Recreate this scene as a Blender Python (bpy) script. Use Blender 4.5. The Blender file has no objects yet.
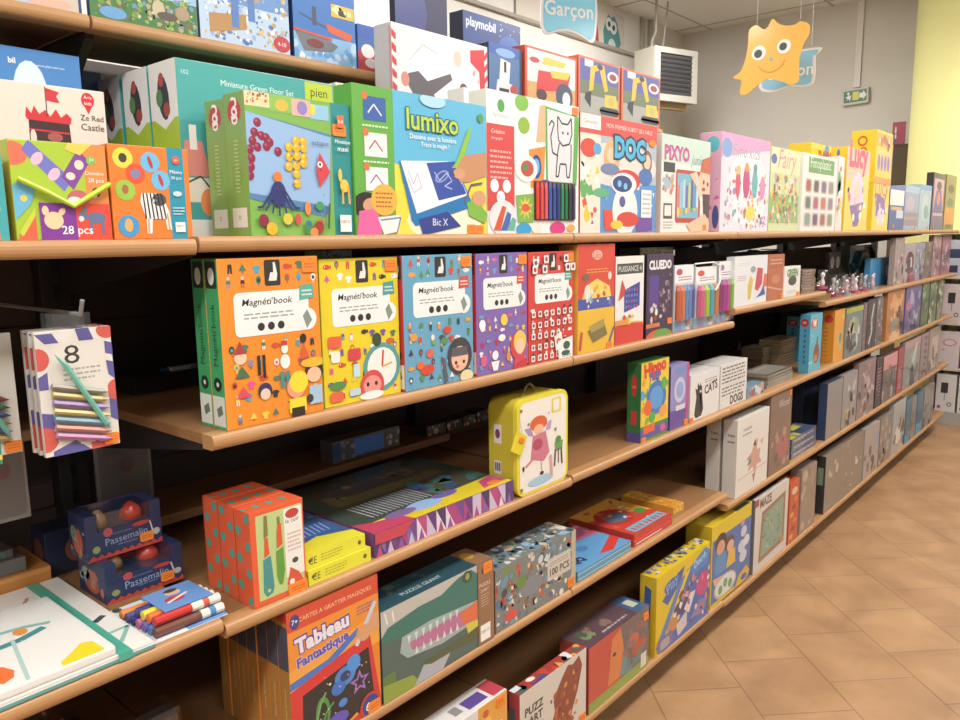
import bpy, bmesh, math, random
import numpy as np
from mathutils import Vector, Matrix
SC = bpy.context.scene
COL = SC.collection
EYE = 1.48                                    # camera height above the floor
# ---------------------------------------------------------------- camera
F_PX, YAW, PIT, ROL, CX, CY = 775.5677, .7121, .1565, -.0143, -.6136, -1.0816
CAM = np.array([CX, CY, EYE])
FW = np.array([math.cos(YAW)*math.cos(PIT), math.sin(YAW)*math.cos(PIT), -math.sin(PIT)])
RT = np.array([math.sin(YAW), -math.cos(YAW), 0.]); UP = np.cross(RT, FW)
R2 = math.cos(ROL)*RT + math.sin(ROL)*UP
U2 = -math.sin(ROL)*RT + math.cos(ROL)*UP
cd = bpy.data.cameras.new('camera'); cam = bpy.data.objects.new('camera', cd); COL.objects.link(cam)
cd.sensor_width = 36; cd.lens = 36*F_PX/960; cd.clip_start = .02
cam.matrix_world = Matrix(((R2[0], U2[0], -FW[0], CAM[0]), (R2[1], U2[1], -FW[1], CAM[1]), (R2[2], U2[2], -FW[2], CAM[2]), (0, 0, 0, 1)))
SC.camera = cam
def ray(u, v): return FW + R2*(u-480)/F_PX + U2*(360-v)/F_PX
def proj(x, y, z):
    d = np.array([x, y, z]) - CAM; q = d @ FW
    return 480 + F_PX*(d @ R2)/q, 360 - F_PX*(d @ U2)/q
def at_y(u, v, y): r = ray(u, v); return CAM + r*((y-CY)/r[1])
def at_x(u, v, x): r = ray(u, v); return CAM + r*((x-CX)/r[0])
def at_z(u, v, z): r = ray(u, v); return CAM + r*((z-EYE)/r[2])
def x_of(u, y, z):                            # where along the shelf a plumb line at column u stands
    lo, hi = -1.2, 14.
    for _ in range(40):
        m = (lo+hi)/2
        if proj(m, y, z)[0] < u: lo = m
        else: hi = m
    return lo
def z_of(v, x, y):
    lo, hi = -1., 4.
    for _ in range(40):
        m = (lo+hi)/2
        if proj(x, y, m)[1] > v: lo = m
        else: hi = m
    return lo
# ---------------------------------------------------------------- colour and materials
def lin(h):
    if not isinstance(h, str): return h
    h = h.lstrip('#'); r = []
    for i in (0, 2, 4):
        c = int(h[i:i+2], 16)/255
        r.append(c/12.92 if c <= .04045 else ((c+.055)/1.055)**2.4)
    return (r[0], r[1], r[2], 1.)
def hazy_ink(h):                                    # lifts and greys colours: flare haze painted in, besides print inks' own dullness
    if not isinstance(h, str): return h
    h = h.lstrip('#'); v = [int(h[i:i+2], 16)/255*.88+.055 for i in (0, 2, 4)]
    g = sum(v)/3; v = [g+(x-g)*.93 for x in v]
    return tuple(((c+.055)/1.055)**2.4 for c in v)+(1.,)
def newmat(name):
    m = bpy.data.materials.new(name); m.use_nodes = True
    return m, m.node_tree.nodes, m.node_tree.links, m.node_tree.nodes['Principled BSDF']
def pmat(name, rough, coat=0., metal=0.):
    m, n, l, b = newmat(name)
    a = n.new('ShaderNodeAttribute'); a.attribute_name = 'Col'
    l.new(a.outputs['Color'], b.inputs['Base Color'])
    b.inputs['Roughness'].default_value = rough; b.inputs['Coat Weight'].default_value = coat
    b.inputs['Coat Roughness'].default_value = .12; b.inputs['Metallic'].default_value = metal
    return m
CARD = pmat('printed_card', .48); GLOSS = pmat('laminated_card', .38, .25); WRAP = pmat('shrink_wrapped_card', .36, .4)
PLAST = pmat('coloured_plastic', .3)
MATT = pmat('matt_paint', .8)
def solid(name, col, rough=.5, metal=0., noise=0., scale=20.):
    m, n, l, b = newmat(name)
    b.inputs['Roughness'].default_value = rough; b.inputs['Metallic'].default_value = metal
    if noise:
        t = n.new('ShaderNodeTexNoise'); t.inputs['Scale'].default_value = scale; t.inputs['Detail'].default_value = 6
        tc = n.new('ShaderNodeTexCoord'); l.new(tc.outputs['Object'], t.inputs['Vector'])
        r = n.new('ShaderNodeValToRGB'); c = lin(col)
        r.color_ramp.elements[0].position = .3; r.color_ramp.elements[1].position = .7
        r.color_ramp.elements[0].color = tuple(x*(1-noise) for x in c[:3])+(1,)
        r.color_ramp.elements[1].color = tuple(min(1, x*(1+noise)) for x in c[:3])+(1,)
        l.new(t.outputs['Fac'], r.inputs['Fac']); l.new(r.outputs['Color'], b.inputs['Base Color'])
    else: b.inputs['Base Color'].default_value = lin(col)
    return m
def clearmat(name, alpha=.22, tint='#ffffff'):
    m, n, l, b = newmat(name)
    tr = n.new('ShaderNodeBsdfTransparent'); tr.inputs['Color'].default_value = lin(tint)
    g = n.new('ShaderNodeBsdfGlossy'); g.inputs['Roughness'].default_value = .15
    mx = n.new('ShaderNodeMixShader'); mx.inputs['Fac'].default_value = alpha
    l.new(tr.outputs[0], mx.inputs[1]); l.new(g.outputs[0], mx.inputs[2]); l.new(mx.outputs[0], n['Material Output'].inputs['Surface'])
    return m
CLEAR = clearmat('clear_plastic', .12)
def wood(name, c0, c1, rough, sx):
    m, n, l, b = newmat(name)
    tc = n.new('ShaderNodeTexCoord'); mp = n.new('ShaderNodeMapping'); mp.inputs['Scale'].default_value = (1.2, sx, sx)
    t = n.new('ShaderNodeTexNoise'); t.inputs['Scale'].default_value = 9; t.inputs['Detail'].default_value = 8; t.inputs['Distortion'].default_value = .4
    r = n.new('ShaderNodeValToRGB'); r.color_ramp.elements[0].position = .3; r.color_ramp.elements[1].position = .72
    r.color_ramp.elements[0].color = lin(c0); r.color_ramp.elements[1].color = lin(c1)
    l.new(tc.outputs['Object'], mp.inputs['Vector']); l.new(mp.outputs[0], t.inputs['Vector']); l.new(t.outputs['Fac'], r.inputs['Fac'])
    l.new(r.outputs['Color'], b.inputs['Base Color']); b.inputs['Roughness'].default_value = rough
    return m
BEECH = wood('beech_board', '#86603c', '#926a45', .5, 12)
EDGE = wood('beech_edge', '#a57b50', '#ad8357', .42, 3)
# ---------------------------------------------------------------- object helpers
def tag(o, label=None, cat=None, group=None, kind=None):
    if label: o['label'] = label
    if cat: o['category'] = cat
    if group: o['group'] = group
    if kind: o['kind'] = kind
    return o
def link(name, me, mat=None, parent=None, loc=None):
    o = bpy.data.objects.new(name, me); COL.objects.link(o)
    if mat: me.materials.append(mat)
    if parent: o.parent = parent
    if loc is not None: o.location = loc
    return o
def empty(name, loc, rz=0.):
    o = bpy.data.objects.new(name, None); COL.objects.link(o); o.location = loc; o.rotation_euler = (0, 0, rz)
    return o
_T = {}
def text2d(s, bold=.0):
    k = (s, bold)
    if k in _T: return _T[k]
    c = bpy.data.curves.new('t', 'FONT'); c.body = s; c.size = 1; c.offset = bold; c.resolution_u = 2
    o = bpy.data.objects.new('t', c); COL.objects.link(o)
    dg = bpy.context.evaluated_depsgraph_get(); dg.update()
    me = bpy.data.meshes.new_from_object(o.evaluated_get(dg))
    vs = [(v.co.x, v.co.y) for v in me.vertices]; fs = [tuple(p.vertices) for p in me.polygons]
    bpy.data.objects.remove(o); bpy.data.curves.remove(c); bpy.data.meshes.remove(me)
    if vs:
        x0 = min(v[0] for v in vs); x1 = max(v[0] for v in vs); y0 = min(v[1] for v in vs); y1 = max(v[1] for v in vs)
        vs = [((x-(x0+x1)/2), (y-(y0+y1)/2)) for x, y in vs]; _T[k] = (vs, fs, x1-x0, y1-y0)
    else: _T[k] = ([], [], 1, 1)
    return _T[k]
class MB:
    """coloured mesh builder"""
    def __init__(s): s.v = []; s.f = []; s.c = []
    def face(s, pts, col):
        col = hazy_ink(col)
        n = len(s.v); s.v += [tuple(p) for p in pts]; s.f.append(tuple(range(n, n+len(pts)))); s.c.append(col)
    def mesh(s, vs, fs, col):
        col = hazy_ink(col)
        n = len(s.v); s.v += [tuple(p) for p in vs]
        for f in fs: s.f.append(tuple(i+n for i in f)); s.c.append(col)
    def box(s, x0, x1, y0, y1, z0, z1, col='#ffffff', bev=.0012, cols=None):
        cols = cols or {}
        b = min(bev, (x1-x0)*.25, (y1-y0)*.25, (z1-z0)*.25)
        bm = bmesh.new(); bmesh.ops.create_cube(bm, size=1)
        for v in bm.verts:
            v.co = ((x0+x1)/2+v.co.x*(x1-x0), (y0+y1)/2+v.co.y*(y1-y0), (z0+z1)/2+v.co.z*(z1-z0))
        if b > 0: bmesh.ops.bevel(bm, geom=bm.edges[:], offset=b, segments=2, affect='EDGES', profile=.6)
        bm.normal_update(); bm.verts.index_update(); n = len(s.v)
        s.v += [tuple(v.co) for v in bm.verts]
        for f in bm.faces:
            s.f.append(tuple(v.index+n for v in f.verts)); q = f.normal
            k = max((('F', -q.y), ('K', q.y), ('L', -q.x), ('R', q.x), ('T', q.z), ('B', -q.z)), key=lambda a: a[1])[0]
            s.c.append(hazy_ink(cols.get(k, col)))
        bm.free()
    def tube(s, pts, r, col, n=8, closed=False):
        pts = [Vector(p) for p in pts]; rings = []
        rr = r if isinstance(r, (list, tuple)) else [r]*len(pts)
        for i, p in enumerate(pts):
            a = pts[i-1] if (i or closed) else p; b = pts[(i+1) % len(pts)] if (i < len(pts)-1 or closed) else p
            d = (b-a).normalized() if (b-a).length > 1e-9 else Vector((0, 0, 1))
            h = Vector((0, 0, 1)) if abs(d.z) < .9 else Vector((1, 0, 0))
            e = d.cross(h).normalized(); g = e.cross(d)
            rings.append([p+(e*math.cos(2*math.pi*k/n)+g*math.sin(2*math.pi*k/n))*rr[i] for k in range(n)])
        vs = [q for r_ in rings for q in r_]; fs = []
        m = len(rings)
        for i in range(m if closed else m-1):
            j = (i+1) % m
            for k in range(n): fs.append((i*n+k, i*n+(k+1) % n, j*n+(k+1) % n, j*n+k))
        if not closed: fs.append(tuple(range(n))[::-1]); fs.append(tuple((m-1)*n+k for k in range(n)))
        s.mesh(vs, fs, col)
    def prism(s, pts, y0, y1, col, side=None):       # outline in x,z extruded along y
        n = len(pts); a = [(p[0], y0, p[1]) for p in pts]; b = [(p[0], y1, p[1]) for p in pts]
        s.mesh(a, [tuple(range(n))], col); s.mesh(b, [tuple(range(n))[::-1]], side or col)
        s.mesh(a+b, [(i, (i+1) % n, n+(i+1) % n, n+i) for i in range(n)], side or col)
    def build(s, name, mat, parent=None, loc=None, smooth=False):
        me = bpy.data.meshes.new(name); me.from_pydata(s.v, [], s.f); me.update()
        ca = me.color_attributes.new('Col', 'FLOAT_COLOR', 'CORNER')
        arr = np.empty((len(me.loops), 4), np.float32)
        for p in me.polygons:
            arr[p.loop_start:p.loop_start+p.loop_total] = s.c[p.index]
        ca.data.foreach_set('color', arr.ravel())
        if smooth:
            for p in me.polygons: p.use_smooth = True
        return link(name, me, mat, parent, loc)
STEP = .00005
class Face:
    """a printed face: fractions of its width and height go to 3D; each shape lies a hair above the last"""
    def __init__(s, mb, o, ux, uy, w, h):
        s.mb = mb; s.o = Vector(o); s.ux = Vector(ux); s.uy = Vector(uy); s.n = s.ux.cross(s.uy); s.w = w; s.h = h; s.k = 1
    def P(s, x, y): return s.o + s.ux*(x*s.w) + s.uy*(y*s.h) + s.n*(STEP*s.k)
    def poly(s, pts, col):
        s.mb.face([s.P(min(max(x, .0), 1.), min(max(y, .0), 1.)) for x, y in pts], col)
    def ell(s, cx, cy, rx, ry, col, n=18, rot=0):
        ry = ry if ry else rx*s.w/s.h; c, q = math.cos(rot), math.sin(rot); a = s.w/s.h; pts = []
        for i in range(n):
            t = 2*math.pi*i/n; X = rx*math.cos(t)*a; Y = ry*math.sin(t)
            pts.append((cx+(X*c-Y*q)/a, cy+X*q+Y*c))
        s.poly(pts, col)
    def line(s, pts, wd, col):                       # wd: fraction of width
        a = s.w/s.h
        for (x0, y0), (x1, y1) in zip(pts, pts[1:]):
            dx, dy = (x1-x0)*a, y1-y0; L = math.hypot(dx, dy) or 1; nx, ny = -dy/L*wd/2, dx/L*wd/2*a
            nx = -dy/L*wd/2; ny = dx/L*wd*a/2
            s.poly([(x0+nx, y0+ny), (x0-nx, y0-ny), (x1-nx, y1-ny), (x1+nx, y1+ny)], col)
    def text(s, cx, cy, w, t, col, h=None, rot=0, bold=.0, out=None, ow=.05, shear=0):
        for pas in ((1, 0) if out else (0,)):
            vs, fs, tw, th = text2d(t, bold+(ow if pas else 0)); v0 = text2d(t, bold)
            sc = w*s.w/v0[2]; sy = (h*s.h/v0[3]) if h else sc; c, q = math.cos(math.radians(rot)), math.sin(math.radians(rot))
            ps = []
            for x, y in vs:
                X = x*sc+y*sy*shear; Y = y*sy; ps.append(s.P(cx+(X*c-Y*q)/s.w, cy+(X*q+Y*c)/s.h))
            s.mb.mesh(ps, fs, out if pas else col)
            if pas: s.k += 1
    def draw(s, items):
        for it in items:
            k = it[0]; a = it[1:]
            if k == 'r': s.poly([(a[0], a[1]), (a[2], a[1]), (a[2], a[3]), (a[0], a[3])], a[4])
            elif k == 'e': s.ell(*a)
            elif k == 'p': s.poly(a[0], a[1])
            elif k == 'l': s.line(a[0], a[1], a[2])
            elif k == 't':
                kw = a[5] if len(a) > 5 else {}
                s.text(a[0], a[1], a[2], a[3], a[4], **kw)
            elif k == 'rr':                            # rounded rectangle x0 y0 x1 y1 r col
                x0, y0, x1, y1, r, col = a; ry = r*s.w/s.h; pts = []
                for (qx, qy, t0) in ((x1-r, y1-ry, 0), (x0+r, y1-ry, 90), (x0+r, y0+ry, 180), (x1-r, y0+ry, 270)):
                    for t in range(0, 91, 30): t_ = math.radians(t0+t); pts.append((qx+r*math.cos(t_), qy+ry*math.sin(t_)))
                s.poly(pts, col)
            elif k == 'star':
                cx, cy, r, n_, col = a; asp = s.w/s.h; pts = []
                for i in range(2*n_): t = math.pi*i/n_+.3; q = r if i % 2 == 0 else r*.45; pts.append((cx+q*math.cos(t), cy+q*asp*math.sin(t)))
                s.poly(pts, col)
            elif k == 'n':                             # scattered small motifs: seed x0 y0 x1 y1 count smin smax palette
                sd, x0, y0, x1, y1, cnt, s0, s1, pal = a; R = random.Random(sd); asp = s.w/s.h
                k0 = s.k
                for i in range(cnt):
                    x = R.uniform(x0, x1); y = R.uniform(y0, y1); q = R.uniform(s0, s1); col = R.choice(pal); t = R.random(); s.k = k0+(i % 5)*.5
                    if t < .4: s.ell(x, y, q, q*asp*R.uniform(.5, 1.4), col, 9, R.random()*3)
                    else:
                        m = R.choice((3, 4, 5, 6)); a0 = R.random()*6; s.poly([(x+q*R.uniform(.6, 1.3)*math.cos(a0+6.283*j/m), y+q*asp*R.uniform(.6, 1.3)*math.sin(a0+6.283*j/m)) for j in range(m)], col)
                s.k = k0+3
            elif k == 'g':                             # rows of little figures: seed x0 y0 x1 y1 nx ny size palette
                sd, x0, y0, x1, y1, nx, ny, q, pal = a; R = random.Random(sd); asp = s.w/s.h; k0 = s.k
                for j in range(ny):
                    for i in range(nx):
                        x = x0+(i+.5+R.uniform(-.2, .2))*(x1-x0)/nx; y = y0+(j+.5+R.uniform(-.2, .2))*(y1-y0)/ny; c1, c2, c3 = R.choice(pal), R.choice(pal), R.choice(pal); t = R.randrange(6); Y = q*asp
                        P_ = lambda pts, c, n=0: (setattr(s, 'k', k0+n), s.poly([(x+px*q, y+py*Y) for px, py in pts], c))
                        if t == 0: P_([(-.5, -.2), (.5, -.2), (.3, .5), (-.3, .5)], c1); P_([(-.35, -1), (-.1, -1), (-.1, -.2), (-.35, -.2)], c2, 1); P_([(.1, -1), (.35, -1), (.35, -.2), (.1, -.2)], c2, 1); s.ell(x, y+.8*Y, q*.36, q*.36*asp, '#efc3a0', 9)
                        elif t == 1: P_([(-1, .3), (-.4, .7), (.4, .7), (1, .3), (.6, -.1), (.5, .1), (.5, -.8), (-.5, -.8), (-.5, .1), (-.6, -.1)], c1)
                        elif t == 2: s.k = k0; s.ell(x, y, q*.9, q*.55*asp, c1, 10); P_([(.6, 0), (1.2, .5), (1.2, -.5)], c1, 1); s.k = k0+2; s.ell(x-q*.4, y+.1*Y, q*.16, q*.16*asp, c2, 6)
                        elif t == 3: P_([(-.8, -.5), (.8, -.5), (0, .9)], c1); P_([(-.15, -.9), (.15, -.9), (.15, -.5), (-.15, -.5)], c2, 1)
                        elif t == 4: s.k = k0; s.ell(x, y+.2*Y, q*.6, q*.75*asp, c1, 10); s.k = k0+1; s.ell(x, y+.1*Y, q*.35, q*.4*asp, c2, 8); P_([(-.08, -1), (.08, -1), (.08, -.5), (-.08, -.5)], c3, 1)
                        else: P_([(-.5, -.9), (-.1, -.9), (0, .2), (.1, -.9), (.5, -.9), (.4, .8), (-.4, .8)], c1); P_([(-.45, .5), (.45, .5), (.4, .8), (-.4, .8)], c2, 1)
                s.k = k0+3
            elif k == 'tx':                            # lines of tiny writing: x0 x1 y_top y_bottom lines col
                x0, x1, y1, y0, m, col = a; R = random.Random(int(x0*1000+y1*77)); st = (y1-y0)/m
                for j in range(m):
                    x = x0; yy = y1-st*(j+.5)
                    xe = x1-(R.random()*.2*(x1-x0) if j % 3 == 2 else 0)
                    while x < xe-.004:
                        q = min(R.uniform(.03, .09)*(x1-x0)*2, xe-x); s.poly([(x, yy-st*.2), (x+q, yy-st*.2), (x+q, yy+st*.2), (x, yy+st*.2)], col); x += q+.018*(x1-x0)*2
            s.k += 1
SHELF = {}
STICK = '#f58220'
def sticker(parent, mbF, x, y, w=.026, h=.018, col=STICK, rot=0.):
    mb = MB(); o = mbF.o + mbF.ux*(x*mbF.w) + mbF.uy*(y*mbF.h) + mbF.n*.0022
    pts = []
    for (sx, sy, t0) in ((1, 1, 0), (-1, 1, 90), (-1, -1, 180), (1, -1, 270)):
        for t in (0, 45, 90):
            a = math.radians(t0+t); pts.append((sx*(w/2-.003)+.003*math.cos(a), sy*(h/2-.003)+.003*math.sin(a)))
    n = len(pts); A = [o+mbF.ux*p[0]+mbF.uy*p[1] for p in pts]; B = [p-mbF.n*.002 for p in A]
    mb.mesh(A, [tuple(range(n))], col)
    mb.mesh(A+B, [(i, n+i, n+(i+1) % n, (i+1) % n) for i in range(n)], col)
    f = Face(mb, o-mbF.ux*w/2-mbF.uy*h/2, mbF.ux, mbF.uy, w, h); f.draw([('tx', .15, .85, .75, .3, 2, '#c9570e')])
    return mb.build('price_sticker', CARD, parent)
def box(name, label, cat, x0, x1, y, t, z0, z1, c='#cccccc', l=None, tp=None, F=(), L=(), T=(), st=(), mat=None, group=None, rz=0., lean=0.):
    """a printed carton: front face towards the aisle (-y)"""
    w, h = x1-x0, z1-z0
    mb = MB(); mb.box(-w/2, w/2, 0, t, 0, h, c, cols={'L': l or c, 'T': tp or c, 'R': l or c})
    f = Face(mb, (-w/2, 0, 0), (1, 0, 0), (0, 0, 1), w, h); f.draw(F)
    g = Face(mb, (-w/2, t, 0), (0, -1, 0), (0, 0, 1), t, h); g.draw(L)
    q = Face(mb, (-w/2, 0, h), (1, 0, 0), (0, 1, 0), w, t); q.draw(T)
    o = mb.build(name, mat or GLOSS, None, ((x0+x1)/2, y, z0)); tag(o, label, cat, group)
    o.rotation_euler = (lean, 0, rz)
    for s in st:
        fc = {'F': f, 'L': g, 'T': q}[s[2] if len(s) > 2 else 'F']
        sticker(o, fc, s[0], s[1], *(s[3] if len(s) > 3 else ()))
    return o
def bx(name, label, cat, sh, u0, u1, vt, y=.025, t=.06, ul=None, gap=.0008, z0=None, zu=0., **k):
    zb = SHELF[sh] if z0 is None else z0
    a, b = x_of(u0, y, zb+zu)+gap, x_of(u1, y, zb+zu)-gap
    zt = z_of(vt, a, y)
    if z0 is None and sh not in ('A', 'AL', 'T'):
        S = SHELF; xm = (a+b)/2
        up = S['A'] if sh[0] == 'B' or (sh[0] == 'C' and xm < 0) else (S['B'] if xm < 2 else S['B4'] if xm < 3 else S['B5']) if sh[0] == 'C' else S['C'] if sh[0] == 'D' else (S['D'] if xm < 2 else S['D4'])
        zt = min(zt, up-.0265)
    if ul:
        lo, hi = y, y+1.
        zt_ = zt
        for _ in range(30):
            m = (lo+hi)/2
            if proj(a, m, (zb+zt)/2)[0] > ul: lo = m
            else: hi = m
        t = lo-y
    return box(name, label, cat, a, b, y, t, zb+.0003, zt, **k)
# ---------------------------------------------------------------- the setting
def quad(name, pts, mat, kind='structure'):
    me = bpy.data.meshes.new(name); me.from_pydata([tuple(p) for p in pts], [], [tuple(range(len(pts)))]); me.update()
    o = link(name, me, mat); o['kind'] = kind; return o
fm, n, l, b = newmat('terracotta_tiles')
tc = n.new('ShaderNodeTexCoord'); mp = n.new('ShaderNodeMapping'); mp.inputs['Location'].default_value = (-.01, .15, 0)
br = n.new('ShaderNodeTexBrick'); br.offset = .5; br.offset_frequency = 2
br.inputs['Scale'].default_value = 1; br.inputs['Brick Width'].default_value = .31; br.inputs['Row Height'].default_value = .3
br.inputs['Mortar Size'].default_value = .0035; br.inputs['Mortar Smooth'].default_value = .6; br.inputs['Bias'].default_value = 0
br.inputs['Color1'].default_value = lin('#a98560'); br.inputs['Color2'].default_value = lin('#a27d5b'); br.inputs['Mortar'].default_value = lin('#87694b')
no = n.new('ShaderNodeTexNoise'); no.inputs['Scale'].default_value = 5; no.inputs['Detail'].default_value = 5; no.inputs['Distortion'].default_value = .5
rp = n.new('ShaderNodeValToRGB'); rp.color_ramp.elements[0].position = .3; rp.color_ramp.elements[1].position = .7
rp.color_ramp.elements[0].color = (.74, .70, .65, 1); rp.color_ramp.elements[1].color = (1.1, 1.1, 1.07, 1)
mx = n.new('ShaderNodeMix'); mx.data_type = 'RGBA'; mx.blend_type = 'MULTIPLY'; mx.inputs[0].default_value = 1
l.new(tc.outputs['Object'], mp.inputs['Vector']); l.new(mp.outputs[0], br.inputs['Vector']); l.new(tc.outputs['Object'], no.inputs['Vector'])
l.new(no.outputs['Fac'], rp.inputs['Fac']); l.new(br.outputs['Color'], mx.inputs[6]); l.new(rp.outputs['Color'], mx.inputs[7])
l.new(mx.outputs[2], b.inputs['Base Color']); b.inputs['Roughness'].default_value = .42
bp = n.new('ShaderNodeBump'); bp.inputs['Strength'].default_value = .25; bp.inputs['Distance'].default_value = .004
ml = n.new('ShaderNodeMath'); ml.operation = 'MULTIPLY_ADD'; ml.inputs[1].default_value = -1.; l.new(br.outputs['Fac'], ml.inputs[0]); l.new(no.outputs['Fac'], ml.inputs[2])
l.new(ml.outputs[0], bp.inputs['Height']); l.new(bp.outputs[0], b.inputs['Normal'])
WALLX, WALLY, CEIL = 7.4, 2.91, EYE+2.1
fl = bpy.data.meshes.new('floor'); R_ = 14
fl.from_pydata([(-R_, -R_, 0), (R_, -R_, 0), (R_, R_, 0), (-R_, R_, 0)], [], [(0, 1, 2, 3)])
fo = link('floor', fl, fm); fo.rotation_euler = (0, 0, math.radians(45)); fo['kind'] = 'structure'
wallm = solid('painted_plaster', '#d4d1c9', .85, 0, .05, 1.5)
ceilm = solid('ceiling_paint', '#e4e2de', .9, 0, .04, 1.)
quad('wall_back', [(-4, WALLY, 0), (WALLX, WALLY, 0), (WALLX, WALLY, CEIL), (-4, WALLY, CEIL)], wallm)
quad('wall_far', [(WALLX, WALLY, 0), (WALLX, -5, 0), (WALLX, -5, CEIL), (WALLX, WALLY, CEIL)], wallm)
quad('ceiling', [(-4, WALLY, CEIL), (WALLX, WALLY, CEIL), (WALLX, -5, CEIL), (-4, -5, CEIL)], ceilm)
mb = MB()
for x in np.arange(-3.6, 7.4, 1.2): mb.box(x-.006, x+.006, -5, WALLY, CEIL-.006, CEIL+.01, '#bab6b0', 0)
for y in np.arange(-4.6, 2.9, 1.2): mb.box(-4, WALLX, y-.006, y+.006, CEIL-.0065, CEIL+.01, '#bab6b0', 0)
mb.build('trim_1', MATT)['kind'] = 'structure'
# ---------------------------------------------------------------- gondola
SLOT, n, l, b = newmat('slotted_strip')
tc = n.new('ShaderNodeTexCoord'); wv = n.new('ShaderNodeTexWave'); wv.bands_direction = 'Z'; wv.inputs['Scale'].default_value = 6
rp = n.new('ShaderNodeValToRGB'); rp.color_ramp.interpolation = 'CONSTANT'; rp.color_ramp.elements[1].position = .5
rp.color_ramp.elements[0].color = (.012, .01, .01, 1); rp.color_ramp.elements[1].color = (.0, .0, .0, 1)
l.new(tc.outputs['Object'], wv.inputs['Vector']); l.new(wv.outputs['Fac'], rp.inputs['Fac']); l.new(rp.outputs['Color'], b.inputs['Base Color'])
DARK = solid('dark_metal', '#262120', .55); PANEL = solid('dark_back_panel', '#3a2c27', .7, 0, .15, 6)
GREYP = solid('grey_back_panel', '#77716b', .7)
def panel(x0, x1, z0, z1, mat, label, grp, strips):
    m = MB()
    m.box(x0+.0005, x1-.0005, .585, .60, z0, z1, '#555555', 0)
    o = m.build('back_panel', mat); tag(o, label, 'back panel', grp)
    s = MB()
    for z in np.arange(z0+.03, z1-.02, strips): s.box(x0+.03, x1-.03, .578, .5845, z, z+.05 if strips > .09 else z+.02, '#4b3b33', .002)
    s.build('horizontal_rail', mat, o)
    return o
nm = ['first', 'second', 'third', 'fourth', 'fifth', 'sixth', 'seventh']
for i, x in enumerate(range(-1, 6)):
    zt = 1.845 if x < 2 else 1.47
    where = ['behind the hanging pencil packs', 'behind the orange and yellow magnet books', 'behind the tall board games', 'behind the paperback piles', 'behind the blue and orange game boxes', 'behind the thin comic cases', 'at the far end by the column'][i]
    panel(x, x+1, .12, 1.4695 if x < 2 else 1.385, PANEL, 'dark brown back panel of the shelving %s' % where, 'dark back panels', .16)
    if x < 2: panel(x, x+1, 1.47, zt, GREYP, 'grey slatted back panel under the top shelf, %s' % ['above the castle box', 'above the teal floor puzzle box', 'above the white robot box'][i], 'grey back panels', .12)
for i, x in enumerate(range(0, 7)):
    m = MB(); zt = 1.86 if x <= 2 else 1.45
    m.box(x-.028, x+.028, .545, .583, 0, zt, '#1d1917', .002)
    o = m.build('shelving_upright', DARK); tag(o, 'dark slotted metal upright of the shelving, the %s counting from the left' % nm[i], 'upright', 'shelving uprights')
    s = MB(); s.box(x-.006, x+.006, .5435, .5452, .1, zt-.04, '#000000', 0); s.build('slotted_strip', SLOT, o)
def nosing(m, w, z_t, th, y0):                # rounded front edge profile
    r = th/2; pts = [(y0+.034, z_t-th), (y0+.034, z_t)]; cy, cz = y0+r*.62, z_t-r
    for k in range(9):
        a = math.pi/2+math.pi*k/8; pts.append((cy+r*.62*math.cos(a), cz+r*math.sin(a)))
    n = len(pts); A = [(-w/2, p[0], p[1]) for p in pts]; B = [(w/2, p[0], p[1]) for p in pts]
    m.mesh(A+B, [tuple(range(n)), tuple(range(n, 2*n))[::-1]]+[(i, n+i, n+(i+1) % n, (i+1) % n) for i in range(n)], '#ffffff')
def board(x0, x1, z, label, y0=0., y1=.543, th=.024):
    w = x1-x0-.005
    root = empty('shelf_board', ((x0+x1)/2, y0, z)); tag(root, label, 'shelf', 'beech shelf boards')
    m = MB(); m.box(-w/2, w/2, .034, y1-y0, -th*.72, 0, bev=0); m.build('board_panel', BEECH, root)
    m = MB(); nosing(m, w, 0, th, 0); e = m.build('front_edge', EDGE, root)
    if z > .3:
        m = MB(); X = -w/2+.012
        d = y1-y0; pts = [(.045, -th*.73), (d, -th*.73), (d, -.105 if y0 < .1 else -.17), (d-.03, -.105 if y0 < .1 else -.17), (.045, -th*.73-.012)]
        n = len(pts); A = [(X-.008, p[0], p[1]) for p in pts]; B = [(X+.008, p[0], p[1]) for p in pts]
        m.mesh(A+B, [tuple(range(n))[::-1], tuple(range(n, 2*n))]+[(i, (i+1) % n, n+(i+1) % n, n+i) for i in range(n)], '#1d1917')
        m.build('bracket', DARK, root)
    return root
SHELF.update(A=EYE+.0079, B=EYE-.3001, B4=EYE-.2558, B5=EYE-.3049, C=EYE-.6102, C0=EYE-.6150, CL=EYE-.603, D=EYE-.9222, D4=EYE-.9702, E=EYE-1.3355, E2=EYE-1.344, T=EYE+.375, AL=EYE+.0045)
ord_ = ['leftmost, under the castle box', 'under the dotted sea mosaic box', 'under the red robot game', 'under the pink fairy box', 'under the yellow boxes', 'under the small cream boxes', 'by the yellow column']
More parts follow.
